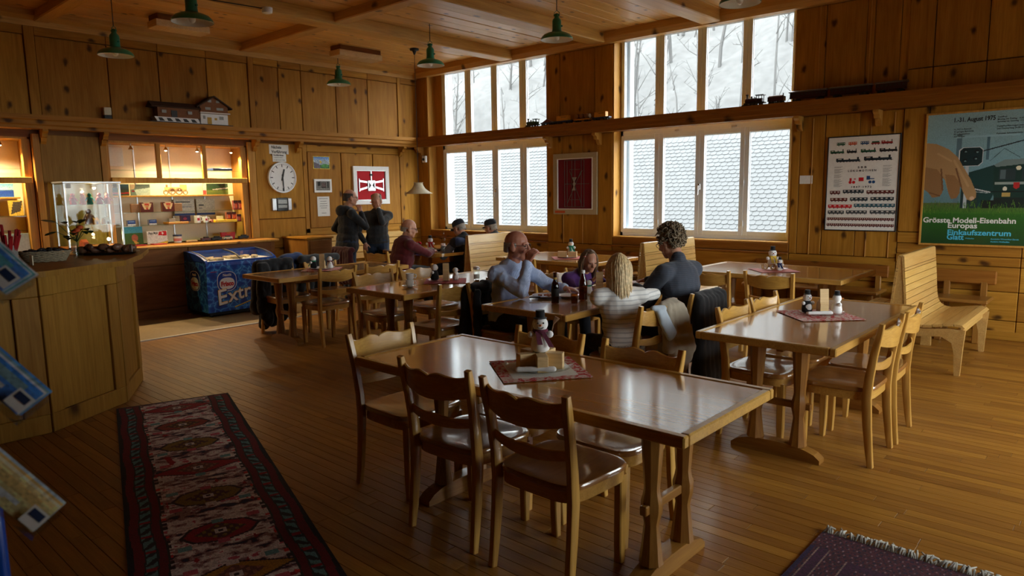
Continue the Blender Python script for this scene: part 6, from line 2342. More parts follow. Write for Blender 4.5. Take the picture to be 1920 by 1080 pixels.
def snowman(label, x, y, z, rz, k=1.0, scarf='scarf_purple', hat=True, broom=False, cat='snowman', penguin=False):
    t = thing('snowman_figure' if not penguin else 'penguin_figure', label, 'figurine', (x, y, z), rz, 'winter figurines')
    bodym = 'black_cloth' if penguin else 'snow'
    MB().lathe([(.030 * k, 0), (.042 * k, .01 * k), (.044 * k, .035 * k), (.036 * k, .075 * k), (.026 * k, .10 * k), (.005 * k, .11 * k)], 18).build('torso', bodym, t, 3)
    if penguin:
        MB().ball((0, .012 * k, .045 * k), (.034 * k, .036 * k, .042 * k)).build('belly', 'snow', t, 3)
    MB().ball((0, .0, .128 * k), .036 * k, 18).build('head', 'snow', t, 3)
    e = MB()
    for s in (-1, 1):
        e.ball((s * .013 * k, .033 * k, .138 * k), .004 * k, 8)
    e.build('eyes', 'black', t, 3)
    sm = MB()
    sm.tube([(.016 * k * math.sin(a), .034 * k, .128 * k - .016 * k * math.cos(a)) for a in np.linspace(-1, 1, 7)], .0013 * k, 5)
    sm.build('smile', 'black', t, 3)
    MB().lathe([(.006 * k, 0), (.001, .022 * k)], 8, TR(0, .034 * k, .128 * k) @ Matrix.Rotation(-PI / 2, 4, 'X')).build('nose', 'carrot', t, 3)
    for s in (-1, 1):
        MB().ball((s * .043 * k, .012 * k, .082 * k), .0165 * k, 12).build('arm', 'snow', t, 3)
    if scarf:
        sc = MB()
        sc.tube([(.027 * k * math.cos(a), .027 * k * math.sin(a), .098 * k) for a in np.linspace(0, 2 * PI, 19)], .0095 * k, 8)
        for s, q in ((-.018, .0), (.004, .012)):
            sc.add([(s * k, .030 * k, .10 * k), (s * k + .020 * k, .033 * k, .10 * k), (s * k + .012 * k - .03 * k * (q == 0), .052 * k, .03 * k + q), (s * k - .012 * k - .03 * k * (q == 0), .050 * k, .03 * k + q),
                    (s * k, .026 * k, .10 * k), (s * k + .020 * k, .029 * k, .10 * k), (s * k + .012 * k - .03 * k * (q == 0), .047 * k, .03 * k + q), (s * k - .012 * k - .03 * k * (q == 0), .045 * k, .03 * k + q)],
                   [(0, 1, 2, 3), (7, 6, 5, 4), (0, 4, 5, 1), (1, 5, 6, 2), (2, 6, 7, 3), (3, 7, 4, 0)])
        sc.build('scarf', scarf, t, SM)
    if hat:
        MB().lathe([(.031 * k, .155 * k), (.031 * k, .158 * k), (.021 * k, .160 * k), (.021 * k, .192 * k), (.001, .193 * k)], 18).build('hat', 'black_cloth', t, SM)
    if broom:
        b = MB()
        b.tube([(-.05 * k, -.01 * k, .07 * k), (-.062 * k, -.012 * k, .125 * k)], .003 * k, 6)
        b.lathe([(.004 * k, 0), (.014 * k, .035 * k)], 8, TR(-.062 * k, -.012 * k, .125 * k) @ Matrix.Rotation(-.5, 4, 'Y'))
        b.build('broom', 'twine', t, SM)
    return t
def card_holder(label, x, y, z, rz, tall=True, k=1.0):
    t = thing('card_holder', label, 'card holder', (x, y, z), rz, 'folded menu card holders')
    MB().prism([(-.032, 0), (.032, 0), (.032, .07), (0, .095), (-.032, .07)], 'X', -.028 * k, .028 * k).build('box', 'box_wood', t)
    if tall:
        MB().bbox(-.03 * k, .03 * k, -.036, -.03, .06, .165, .002, Matrix.Rotation(-.12, 4, 'X')).build('back_card', 'box_wood', t)
    return t
def napkin(label, x, y, z, rz, L=.16):
    mb = MB()
    mb.cap((-L / 2, 0, .012), (L / 2, 0, .012), .013, .013, 8)
    mb.cap((-L / 2, .018, .010), (L / 2, .02, .010), .011, .011, 8)
    o = remeshed('napkin_roll', mb, .005, 'napkin', None, 2, .006, .04)
    o.location = (x, y, z)
    o.rotation_euler = (0, 0, rz)
    return tag(o, label, 'napkin', 'white napkins and cotton rolls')

# T1: big snowman on a star of card boxes
placemat('red and white paper placemat on the nearest table', -2.12, 2.53, math.radians(53))
plate('oval glass plate under the big snowman on the nearest table', -2.12, 2.535, r=.165)
stt = thing('star_box', 'pale card box star under the big snowman on the nearest table', 'box', (-2.12, 2.54, ZT + .0085), .5)
for q in range(5):
    a_ = q * 2 * PI / 5
    MB().bbox(.0, .115, -.026, .026, 0, .075, .002, rotz(a_)).build('compartment', 'box_wood', stt)
snowman('big snowman with purple scarf, black top hat and broom on the nearest table', -2.12, 2.545, ZT + .084, PI + .75, 1.05, 'scarf_purple', True, True)
napkin('white cotton roll on the plate of the big snowman', -2.065, 2.445, ZT + .012, .72, .17)
# T2: penguin and snowman with a card holder
placemat('red patterned placemat on the right-hand table', -1.575, 4.82, math.radians(45), .42, None, 'placemat_border')
plate('glass plate with penguin figurine on the right-hand table', -1.57, 4.85, r=.15)
card_holder('tall wooden card holder on the right-hand table', -1.565, 4.85, ZT + .009, .75)
snowman('penguin figurine with white head on the right-hand table', -1.66, 4.83, ZT + .009, PI + .9, .80, None, True, False, 'penguin', True)
snowman('small snowman turned sideways on the right-hand table', -1.49, 4.90, ZT + .009, -1.0, .80, None, True)
napkin('white cotton roll in front of the penguin on the right-hand table', -1.555, 4.775, ZT + .010, .75, .15)
# T4
placemat('dark red placemat on the coffee-cup table', -5.03, 4.60, .78, .40, None, 'placemat_red')
plate('glass plate with snowman figures on the coffee-cup table', -5.04, 4.58, r=.15)
card_holder('tall wooden card holder on the coffee-cup table', -5.02, 4.60, ZT + .009, .75)
snowman('snowman in a black cloak facing left on the coffee-cup table', -5.12, 4.54, ZT + .009, 2.2, .95, None, False, False, 'penguin', True)
snowman('small plain snowman right of the card holder on the coffee-cup table', -4.95, 4.66, ZT + .009, -1.0, .75, None, False)
def cup(label, x, y, z, rz):
    t = thing('coffee_cup', label, 'cup', (x, y, z), rz, 'white coffee cups')
    MB().lathe([(.024, 0), (.028, .003), (.036, .02), (.038, .060), (.036, .060), (.033, .022), (.0, .008)], 24, None, False).build('bowl', 'porcelain', t, SM)
    MB().tube([(.036, 0, .050), (.056, 0, .048), (.060, 0, .030), (.050, 0, .016), (.034, 0, .016)], .0045, 8).build('handle', 'porcelain', t, 3)
    return t
def saucer(label, x, y, z):
    return tag(MB().lathe([(.03, 0), (.035, .003), (.072, .012), (.074, .014), (.07, .012), (.03, .006), (0, .006)], 28, None, False).build('saucer', 'porcelain', None, SM, (x, y, z)), label, 'saucer', 'white saucers')
saucer('white saucer under the two stacked coffee cups', -4.97, 4.10, ZT)
cup('lower white coffee cup of the stack of two', -4.97, 4.10, ZT + .007, .6)
cup('upper white coffee cup stacked on another cup', -4.965, 4.10, ZT + .067, .9)
tag(MB().tube([(0, 0, 0), (.05, .03, .004), (.09, .055, .002)], [.003, .003, .007], 6).build('teaspoon', 'chrome', None, SM, (-4.91, 4.14, ZT + .018)), 'teaspoon lying beside the stacked coffee cups', 'spoon')
def jar(label, x, y, fill='napkin', h=.11, r=.033, lid='alu'):
    t = thing('sugar_shaker', label, 'jar', (x, y, ZT))
    MB().lathe([(r * .85, 0), (r, .004), (r, h), (r * .92, h), (r * .92, .006), (0, .006)], 20, None, False).build('glass', 'clear_glass', t, SM)
    MB().lathe([(r * .88, .007), (r * .88, h * .5), (0, h * .52)], 20).build('filling', fill, t, SM)
    MB().lathe([(r * 1.03, h), (r * 1.03, h + .018), (r * .7, h + .028), (0, h + .03)], 20).build('lid', lid, t, SM)
    return t
jar('glass sugar jar on the coffee-cup table near the man in blue', -4.86, 4.86, h=.10)
# T5
placemat('red placemat on the table by the freezer', -7.02, 4.50, .78, .40, None, 'placemat_border')
plate('plate with figures on the table by the freezer', -7.02, 4.50, r=.15, mat='porcelain')
card_holder('tall wooden card holder on the table by the freezer', -7.04, 4.52, ZT + .009, .75)
snowman('snowman with dark purple scarf on the table by the freezer', -6.95, 4.56, ZT + .009, -.7, .85, 'scarf_purple', False)
snowman('dark cloaked figurine left of the card holder on the table by the freezer', -7.13, 4.46, ZT + .009, 2.0, .85, 'scarf_green', False, False, 'penguin', True)
# T7
placemat('pale pink placemat under the green-scarf snowman', -5.49, 7.17, .78, .40, None, 'pink')
plate('white plate under the green-scarf snowman', -5.49, 7.17, r=.14, mat='porcelain')
for q, (dx, dy) in enumerate(((-.06, -.05), (.07, .0))):
    t = thing('card_box', ['left pale card box under the green-scarf snowman', 'right pale card box under the green-scarf snowman'][q], 'box', (-5.49 + dx, 7.17 + dy, ZT + .0085), .5)
    MB().bbox(-.055, .055, -.04, .04, 0, .075, .003).build('box', 'box_wood', t)
    MB().bbox(-.056, .056, -.041, .041, .07, .076, .002).build('lid', 'box_wood', t)
snowman('snowman with green scarf and black hat on the window table behind the family', -5.47, 7.20, ZT + .05, PI + .7, 1.0, 'scarf_green', True)
# T8
placemat('pink placemat under the yellow-scarf snowman', -2.85, 7.25, .78, .40, None, 'pink')
plate('plate under the yellow-scarf snowman', -2.85, 7.25, r=.15)
card_holder('wooden card holder behind the yellow-scarf snowman', -2.83, 7.32, ZT + .009, .6, False, 1.6)
snowman('snowman with yellow scarf and black hat on the right window table', -2.86, 7.24, ZT + .03, PI + .6, 1.15, 'scarf_yellow', True)
snowman('small snowman with dark blue scarf in front of the yellow-scarf snowman', -2.76, 7.18, ZT + .009, PI + .3, .72, 'scarf_blue', True)
rope = MB()
for s in (-.06, .03):
    for q in range(4):
        rope.tube([(s + .028 * math.cos(a), -.05 + .01 * q, .03 + .028 * math.sin(a)) for a in np.linspace(0, 2 * PI, 13)], .006, 6)
tag(rope.build('rope_coil', 'box_wood', None, 3, (-2.86, 7.23, ZT + .010)), 'coiled pale rope at the feet of the yellow-scarf snowman', 'rope')
# T3: the family's meal
def beer(label, x, y):
    t = thing('beer_bottle', label, 'bottle', (x, y, ZT))
    MB().lathe([(.028, 0), (.030, .004), (.030, .13), (.026, .15), (.014, .18), (.0125, .225), (.014, .228), (.014, .238), (.011, .238)], 20, None, False).build('glass', 'brown_glass', t, SM)
    MB().lathe([(.0265, .004), (.0265, .09), (0, .092)], 16).build('beer', 'cola_glass', t, SM)
    MB().lathe([(.0304, .055), (.0304, .115)], 20, None, False).build('label', 'black', t, SM)
    MB().lathe([(.0150, .185), (.0140, .20)], 16, None, False).build('neck_label', 'model_yellow', t, SM)
    return t
beer('brown beer bottle standing on the family table', -3.31, 4.155)
t = thing('soda_bottle', 'brown plastic soda bottle with a white cap on the family table', 'bottle', (-3.24, 4.42, ZT))
MB().lathe([(.03, 0), (.034, .006), (.034, .13), (.030, .15), (.014, .20), (.0125, .215)], 20, None, False).build('bottle', 'cola_glass', t, SM)
MB().lathe([(.031, .006), (.031, .10), (0, .102)], 16).build('drink', 'cola_glass', t, SM)
MB().lathe([(.016, .212), (.016, .235), (0, .236)], 16).build('cap', 'white', t, SM)
def glass(label, x, y, z, r=.032, h=.11, fill=None, lvl=.5):
    t = thing('drinking_glass', label, 'glass', (x, y, z), 0, 'drinking glasses')
    MB().lathe([(r * .8, 0), (r * .85, .003), (r, h), (r * .94, h), (r * .78, .008), (0, .008)], 20, None, False).build('tumbler', 'clear_glass', t, SM)
    if fill:
        MB().lathe([(r * .76, .009), (r * .85, h * lvl), (0, h * lvl)], 16).build('drink', fill, t, SM)
    return t
glass('tumbler of amber drink at the front corner of the family table', -3.16, 4.20, ZT, fill='cola_glass', lvl=.75)
glass('empty tumbler by the woman on the family table', -3.36, 5.32, ZT)
glass('small tumbler with a little drink in front of the blonde girl', -3.08, 4.26, ZT, .026, .08)
plate('white plate with leftovers in front of the man in blue', -3.57, 4.36, ZT + .001, .115, 'porcelain')
plate('second white plate beside the man in blue', -3.42, 4.46, ZT + .001, .10, 'porcelain')
fd = MB()
rq = random.Random(2)
for q in range(14):
    fd.ball((rq.uniform(-.05, .05), rq.uniform(-.04, .04), .012), (rq.uniform(.008, .018), rq.uniform(.008, .015), .008), 8)
plain('food', (.42, .12, .03, 1), .6, noise=.5)
tag(fd.build('food_leftovers', 'food', None, 3, (-3.57, 4.37, ZT + .004)), 'reddish leftovers of food on the plate of the man in blue', 'food', kind='stuff')
kf = thing('table_knife', 'table knife with dark handle lying on the plate edge', 'knife', (-3.51, 4.25, ZT + .012), .75)
MB().bbox(-.02, .09, -.007, .007, .004, .007, .002).build('blade', 'chrome', kf)
MB().bbox(-.11, -.02, -.008, .008, .0, .011, .004).build('handle', 'black', kf)
card_holder('wooden card holder standing in front of the girl in purple', -3.42, 4.90, ZT, .7)
snowman('small snowman with green scarf beside the card holder on the family table', -3.40, 4.72, ZT, 1.5, .70, 'scarf_green', False)
snowman('small white figurine right of the card holder on the family table', -3.28, 4.96, ZT, -1.2, .65, None, False)
# glass held by the man in blue
g = thing('wine_glass', 'stemmed glass held at his mouth by the man in blue', 'glass', (-3.735, 4.425, 1.075))
MB().lathe([(.022, -.05), (.006, -.047), (.004, 0), (.024, .012), (.034, .04), (.030, .085), (.029, .085), (.033, .04), (.022, .014), (0, .010)], 20, Matrix.Rotation(-1.1, 4, 'Y'), False).build('glass', 'clear_glass', g, SM)
# T6
t = thing('glass_carafe', 'slim clear glass bottle on the corner table', 'bottle', (-7.60, 6.93, ZT))
MB().lathe([(.035, 0), (.04, .005), (.04, .09), (.028, .12), (.038, .15), (.034, .19), (.014, .23), (.011, .33), (.013, .335), (.010, .335)], 20, None, False).build('bottle', 'clear_glass', t, SM)
MB().lathe([(.037, .006), (.037, .07), (0, .07)], 16).build('content', 'clear_glass', t, SM)
snowman('snowman with red coat and black hat on the corner table', -8.03, 7.05, ZT, PI + .8, 1.15, 'scarf_red', True)
t = thing('serving_tray', 'dark oval tray with pale pieces on the corner table', 'tray', (-7.88, 6.95, ZT), .7)
MB().lathe([(.15, 0), (.17, .025), (.165, .025), (.145, .004), (0, .004)], 28, Matrix.Diagonal((1, .7, 1, 1)), False).build('tray', 'black_gloss', t, SM)
cc_ = MB()
for q in range(16):
    cc_.ball((rq.uniform(-.11, .11), rq.uniform(-.07, .07), .014), .012, 8)
tag(cc_.build('sweets', 'box_wood', t, 3), kind='stuff')
t = thing('flower_arrangement', 'small red and green flower arrangement on the corner table', 'flowers', (-8.17, 6.92, ZT))
MB().lathe([(.03, 0), (.045, .05), (.04, .05), (0, .04)], 16).build('pot', 'scarf_red', t, SM)
plain('leaf', (.03, .14, .03, 1), .5, noise=.4)
lf = MB()
fl = MB()
for q in range(26):
    a_, e_ = rq.uniform(0, 2 * PI), rq.uniform(.3, 1.4)
    d_ = V(math.cos(a_) * math.cos(e_), math.sin(a_) * math.cos(e_), math.sin(e_))
    lf.tube([V(0, 0, .045), V(0, 0, .05) + d_ * .06], [.003, .011], 5)
    if q % 3 == 0:
        fl.ball(tuple(V(0, 0, .05) + d_ * .075), .014, 8)
lf.build('leaves', 'leaf', t); fl.build('blossoms', 'scarf_red', t, 3)
glass('short tumbler at the near edge of the corner table', -7.57, 6.72, ZT, .035, .075)

# ================================================================== ON THE BAR COUNTER
ZK = 1.1255
t = thing('straw_pot', 'grey pot full of red paper sticks on the bar counter', 'pot', (-6.06, 1.30, ZK))
plain('stoneware', (.30, .30, .28, 1), .5, noise=.1)
MB().lathe([(.055, 0), (.062, .01), (.062, .15), (.057, .155), (.052, .15), (.052, .02), (0, .02)], 24, None, False).build('pot', 'stoneware', t, SM)
for q in range(22):
    a_ = rq.uniform(0, 2 * PI)
    L = rq.uniform(.20, .30)
    b0 = V(math.cos(a_) * .03, math.sin(a_) * .03, .03)
    b1 = V(math.cos(a_) * .085, math.sin(a_) * .085, L)
    MB().tube([b0, b1], .008, 5).build('paper_stick', 'red', t)
t = thing('wicker_basket', 'oval pale wicker basket filled with dark wrapped sweets on the bar counter', 'basket', (-6.28, 1.585, ZK), 1.25)
plain('wicker', (.36, .30, .19, 1), .85, noise=.35, scale=90)
wk = MB()
for q in range(9):
    z_ = .006 + q * .009
    R_ = .115 + .035 * q / 8
    wk.tube([(R_ * math.cos(a_) * 1.15, R_ * .75 * math.sin(a_), z_ + .0025 * math.sin(a_ * 14 + q * PI)) for a_ in np.linspace(0, 2 * PI, 57)], .0055, 6)
wk.build('weave', 'wicker', t, 3)
MB().lathe([(.112, .002), (.112, .05), (0, .05)], 28, Matrix.Diagonal((1.15, .75, 1, 1))).build('base', 'wicker', t)
sw = MB()
plain('dark_foil', (.03, .035, .04, 1), .25, noise=.4, scale=60)
for q in range(60):
    a_, rr_ = rq.uniform(0, 2 * PI), math.sqrt(rq.random())
    sw.ball((.13 * rr_ * math.cos(a_), .085 * rr_ * math.sin(a_), .075 + .02 * (1 - rr_) + rq.uniform(-.006, .01)), (.02, .012, .010), 7)
tag(sw.build('sweets', 'dark_foil', t, 3), kind='stuff')
t = thing('flower_vase', 'glass vase with dark green leaves on the bar counter', 'vase', (-6.24, 1.80, ZK))
MB().lathe([(.030, 0), (.034, .006), (.038, .13), (.035, .13), (.031, .012), (0, .012)], 20, None, False).build('vase', 'clear_glass', t, SM)
plain('dark_leaf', (.012, .05, .012, 1), .35, noise=.4)
for q in range(13):
    a_ = rq.uniform(0, 2 * PI)
    h_ = rq.uniform(.17, .30)
    rr_ = rq.uniform(.05, .15)
    tip = V(math.cos(a_) * rr_, math.sin(a_) * rr_, h_)
    MB().tube([V(0, 0, .02), V(0, 0, .14), tip], [.003, .003, .002], 5).build('stem', 'dark_leaf', t)
    m_ = MB()
    d_ = V(math.cos(a_), math.sin(a_), rq.uniform(-.4, .4)).normalized()
    s_ = d_.cross(V(0, 0, 1)).normalized()
    n_ = s_.cross(d_)
    L_, W_2 = rq.uniform(.07, .11), rq.uniform(.025, .04)
    vs = [tip]
    for u_, w_ in ((.25, .8), (.5, 1), (.8, .6)):
        vs += [tip + d_ * L_ * u_ + s_ * W_2 * w_ + n_ * .01, tip + d_ * L_ * u_ - n_ * .004, tip + d_ * L_ * u_ - s_ * W_2 * w_ + n_ * .01]
    vs.append(tip + d_ * L_)
    m_.add(vs, [(0, 2, 1), (0, 3, 2), (1, 2, 5, 4), (2, 3, 6, 5), (4, 5, 8, 7), (5, 6, 9, 8), (7, 8, 10), (8, 9, 10)])
    m_.build('leaf', 'dark_leaf', t, 3)
for q in range(3):
    MB().ball((.02 - .03 * q, .03 * q - .02, .21 + .02 * q), (.025, .025, .018), 10).build('blossom', 'orange_label', t, 3)
t = thing('pastry_tray', 'black tray of wrapped brown pastries with a white label on the bar counter', 'tray', (-6.62, 2.12, ZK), .75)
MB().lathe([(.20, 0), (.245, .022), (.24, .022), (.19, .004), (0, .004)], 30, Matrix.Diagonal((1.15, .62, 1, 1)), False).build('tray', 'black_gloss', t, SM)
plain('pastry', (.20, .09, .05, 1), .4, noise=.5, scale=30)
for q in range(11):
    x_, y_ = -.20 + .04 * q, .03 * math.sin(q * 2.1)
    MB().ball((0, 0, 0), (.05, .024, .03), 10, TR(x_, y_, .04 + .012 * (q % 3)) @ rotz(q * 1.3)).build('pastry', 'pastry', t, 3)
MB().bbox(-.02, .02, -.002, .002, 0, .06, .001, TR(.235, -.04, .02) @ rotz(-.5)).build('price_label', 'paper', t)
tag(MB().bbox(-.035, .035, -.004, .004, 0, .07, .001).build('tea_light_card', 'cream', None, 0, (-6.02, 1.43, ZK)), 'small pale card in front of the basket on the bar counter', 'card')

# ================================================================== DISPLAY CASE AND GOODS IN THE NICHES
dc = thing('glass_showcase', 'glass showcase with aluminium posts standing on the ledge between the display windows', 'showcase', (0, 0, 0))
X0, X1, Y0, Y1, Z0, Z1 = -10.19, -9.75, 2.72, 3.36, .959, 1.79
for x in (X0, X1 - .022):
    for y in (Y0, Y1 - .022):
        MB().bbox(x, x + .022, y, y + .022, Z0, Z1, .003).build('post', 'alu', dc)
MB().bbox(X0 - .01, X1 + .01, Y0 - .01, Y1 + .01, Z1, Z1 + .022, .004).build('top', 'alu', dc)
MB().bbox(X0, X1, Y0, Y1, Z0, Z0 + .05, .003).build('base', 'cab_dark', dc)
MB().box(X1 - .012, X1 - .008, Y0 + .022, Y1 - .022, Z0 + .05, Z1).build('front_glass', 'clear_glass', dc)
MB().box(X0 + .022, X1 - .022, Y0 + .008, Y0 + .012, Z0 + .05, Z1).build('side_glass', 'clear_glass', dc)
for z in (1.27, 1.52):
    MB().box(X0 + .02, X1 - .02, Y0 + .02, Y1 - .02, z, z + .006).build('shelf', 'shelf_glass', dc)
MB().box(X0 + .003, X0 + .006, Y0 + .03, Y1 - .03, Z0 + .05, Z1).build('back_glass', 'shelf_glass', dc)
for y in (Y0 + .06, Y1 - .06):
    MB().bbox(X1 - .02, X1 - .004, y - .025, y + .025, Z1 - .06, Z1 - .005, .003).build('lock', 'white', dc)
t = thing('case_lamp', 'bright bulb standing in for a lamp reflection low in the glass showcase', 'lamp', (-9.90, 3.22, 1.016))  # glowing bulb added where a lamp's reflection shows in the case
MB().lathe([(.03, 0), (.03, .01), (.008, .015), (.008, .05)], 12).build('foot', 'chrome', t, SM)
MB().ball((0, 0, .065), .02, 12).build('bulb', 'bulb_on', t, 3)
l_ = bpy.data.lights.new('case_glow', 'POINT'); l_.energy = 1.6; l_.color = (1, .72, .40); l_.shadow_soft_size = .02
o_ = bpy.data.objects.new('case_glow', l_); COL.objects.link(o_); o_.parent = t; o_.location = (0, 0, .11)
t = thing('case_lamp', 'small lamp under the top of the glass showcase', 'lamp', (-9.95, 3.12, 1.79))
MB().lathe([(.02, 0), (.02, -.02), (.03, -.05)], 12).build('holder', 'chrome', t, SM)
MB().ball((0, 0, -.055), .018, 12).build('bulb', 'bulb_on', t, 3)
l_ = bpy.data.lights.new('case_glow', 'POINT'); l_.energy = 1.6; l_.color = (1, .72, .40); l_.shadow_soft_size = .02
o_ = bpy.data.objects.new('case_glow', l_); COL.objects.link(o_); o_.parent = t; o_.location = (0, 0, -.10)
def toyfig(label, x, y, z, mat, k=1.0, group='toy figures in the glass showcase'):
    t = thing('toy_figure', label, 'toy', (x, y, z), rq.uniform(-.5, .5), group)
    MB().lathe([(.028 * k, 0), (.034 * k, .01 * k), (.022 * k, .06 * k), (.026 * k, .075 * k), (.012 * k, .092 * k)], 14).build('body', mat, t, 3)
    MB().ball((0, 0, .108 * k), .022 * k, 12).build('head', mat, t, 3)
    a2 = MB()
    for s in (-1, 1):
        a2.cap((0, s * .022 * k, .078 * k), (.012 * k, s * .042 * k, .045 * k), .009 * k, .008 * k, 8)
    a2.build('arms', mat, t, 3)
    return t
for y, m_, lb in ((2.86, 'red', 'red toy figure at the left of the top shelf in the glass showcase'), (2.97, 'orange_label', 'orange toy figure on the top shelf of the glass showcase'), (3.05, 'scarf_green', 'dark green toy figure on the top shelf of the glass showcase'), (3.16, 'red', 'red toy figure in the middle of the top shelf in the glass showcase'), (3.25, 'pink', 'pink toy figure at the right of the top shelf in the glass showcase')):
    toyfig(lb, -9.92, y, 1.527, m_, 1.1)
toyfig('large brown toy figure on the middle shelf of the glass showcase', -9.92, 3.02, 1.277, 'pastry', 1.5)
for y, x, lb, m_ in ((2.92, -9.86, 'orange folded paper house low in the glass showcase', 'orange_label'), (3.08, -9.90, 'yellow paper house on the middle shelf of the glass showcase', 'toy_yellow'), (3.20, -9.88, 'white paper house on the middle shelf of the glass showcase', 'paper')):
    t = thing('paper_house', lb, 'ornament', (x, y, 1.277 if 'middle' in lb else 1.01), .3)
    MB().prism([(-.04, 0), (.04, 0), (.04, .05), (0, .085), (-.04, .05)], 'Y', -.035, .035).build('house', m_, t)
    MB().box(.041, .043, -.012, .012, .0, .03).build('door', 'twine', t)

def goods(name, label, y, z, w, h, img=None, mat=None, x=XA - .14, d=.015, cat='souvenir', lean=.0):
    o = None
    if abs(z - 1.635) < .001:
        x = XA - .31
    if img is not None:
        o = painted(name, img, (0, -w / 2, 0), (0, w, 0), (0, 0, h), 'print_matt', None, d)
    else:
        o = MB().bbox(-d / 2, d / 2, -w / 2, w / 2, 0, h, .003).build(name, mat)
    o.location = (x, y, z)
    o.rotation_euler = (0, -lean, 0)
    return tag(o, label, cat, 'souvenirs in the display windows')
def pic(w, h, base, *ops):
    im_ = Img(w, h, base)
    for op in ops:
        getattr(im_, op[0])(*op[1:])
    return im_.noise(.12, 5).a
Zw, Zg1, Zg2, Zl = 1.635, 1.401, 1.221, .959
goods('picture_print', 'dark train picture with a red stripe, leftmost on the wooden display shelf', 3.62, Zw, .24, .155, pic(40, 26, (25, 40, 45), ('grad', 0, .5, (40, 75, 95), (30, 40, 40)), ('grad', .5, 1, (45, 50, 25), (60, 60, 35)), ('poly', [(.0, .75), (1, .7), (1, .85), (0, .85)], (150, 25, 20))))
goods('picture_print', 'train picture with snowy track, second on the wooden display shelf', 3.89, Zw, .26, .155, pic(40, 26, (95, 110, 100), ('grad', 0, .4, (60, 70, 70), (90, 95, 85)), ('poly', [(.2, .5), (1, .3), (1, 1), (.3, 1)], (165, 175, 165)), ('rect', .05, .55, .2, .7, (120, 30, 35)), ('poly', [(0, 0), (.25, 0), (.2, .4), (0, .5)], (170, 140, 110))))
t = thing('wooden_toy_engine', 'pale wooden cut-out steam engine on the wooden display shelf', 'wooden toy', (XA - .32, 4.38, Zw), 0)
for y_, r_2 in ((-.14, .035), (-.05, .052), (.05, .052), (.14, .035)):
    MB().lathe([(r_2, -.008), (r_2, .008), (r_2 * .7, .008), (r_2 * .7, -.008), (r_2, -.008)], 20, TR(.01, y_, r_2) @ Matrix.Rotation(PI / 2, 4, 'Y'), False).build('wheel', 'twine', t, SM)
MB().bbox(-.01, .0, -.17, .17, .05, .07, .003).build('frame', 'slat', t)
MB().bbox(-.01, .0, -.15, .06, .07, .115, .006).build('boiler', 'slat', t)
MB().bbox(-.01, .0, .07, .17, .07, .15, .004).build('cab', 'slat', t)
MB().bbox(-.01, .0, -.13, -.10, .115, .15, .003).build('chimney', 'twine', t)
goods('picture_print', 'meadow picture with a passing train, right on the wooden display shelf', 5.0, Zw, .33, .165, pic(50, 26, (60, 85, 40), ('grad', 0, .45, (45, 65, 50), (50, 75, 40)), ('poly', [(.25, .52), (1, .35), (1, .47), (.28, .6)], (190, 175, 170)), ('grad', .6, 1.001, (120, 125, 50), (85, 100, 40))))
goods('leaflet', 'narrow pink and white leaflet beside the meadow picture', 4.80, Zw, .05, .16, pic(8, 20, (220, 190, 185), ('rect', 0, .6, 1, 1, (190, 70, 60))))
goods('framed_sheet', 'white sheet on the back of the long display window, top left', 3.62, 2.04, .27, .26, None, 'paper', x=XA - .445, d=.008, cat='sheet')
goods('book', 'flat book lying on the upper glass shelf of the long display window', 4.98, 1.985, .30, .035, None, 'toy_blue', d=.2)
for y_, lb in ((3.74, 'dark chocolate box at the left of the upper glass shelf'), (4.32, 'dark chocolate box beside the right red gift pack')):
    goods('chocolate_box', lb, y_, Zg1, .11, .115, None, 'twine', d=.05, cat='box')
for y_, lb in ((3.88, 'left red and cream gift pack on the upper glass shelf'), (4.17, 'right red and cream gift pack on the upper glass shelf')):
    goods('gift_pack', lb, y_, Zg1, .17, .135, pic(24, 18, (90, 30, 25), ('poly', [(.1, .1), (.9, .1), (.7, .7), (.3, .7)], (190, 60, 45)), ('poly', [(.1, .1), (.3, .1), (.45, .7), (.3, .7)], (225, 200, 150)), ('poly', [(.7, .1), (.9, .1), (.7, .7), (.58, .7)], (225, 200, 150)), ('rect', .25, 0, .75, .12, (215, 185, 140)), ('ell', .5, .4, .14, .15, (205, 150, 90))), d=.05, cat='box')
goods('paper_sign', 'large white printed sheet hanging behind the mugs in the long display window', 4.52, 1.33, .30, .24, pic(40, 30, (215, 210, 195), ('rect', .08, .12, .8, .2, (90, 90, 90)), ('rect', .08, .32, .9, .36, (150, 150, 150)), ('rect', .08, .45, .85, .49, (150, 150, 150)), ('rect', 0, .88, 1, 1, (60, 80, 130))), x=XA - .40, cat='sheet')
goods('paper_sign', 'second white printed sheet right of the first behind the mugs', 4.84, 1.33, .28, .24, pic(40, 30, (210, 205, 190), ('rect', .12, .35, .4, .43, (100, 100, 100)), ('rect', .12, .55, .3, .6, (140, 140, 140)), ('rect', 0, .88, 1, 1, (60, 80, 130))), x=XA - .40, cat='sheet')
for y_, lb in ((3.66, 'left small blue box on the lower glass shelf'), (3.94, 'right small blue box on the lower glass shelf')):
    goods('small_box', lb, y_, Zg2, .10, .075, pic(16, 12, (40, 70, 140), ('rect', 0, .7, 1, 1, (200, 205, 210)), ('rect', .1, .15, .9, .3, (120, 150, 200))), d=.06, cat='box')
goods('yellow_cloth', 'folded yellow cloth left of the mugs on the lower glass shelf', 4.28, Zg2, .28, .03, None, 'toy_yellow', d=.2, cat='cloth')
goods('yellow_cloth', 'bright yellow cloth right of the mugs on the lower glass shelf', 4.98, Zg2, .34, .035, None, 'ink_yellow', d=.2, cat='cloth')
goods('card', 'pale card standing on the bright yellow cloth', 4.93, Zg2 + .036, .11, .055, None, 'cream', d=.01, cat='card')
goods('grey_box', 'grey box standing on the left yellow cloth', 4.22, Zg2 + .031, .09, .05, None, 'stoneware', d=.06, cat='box')
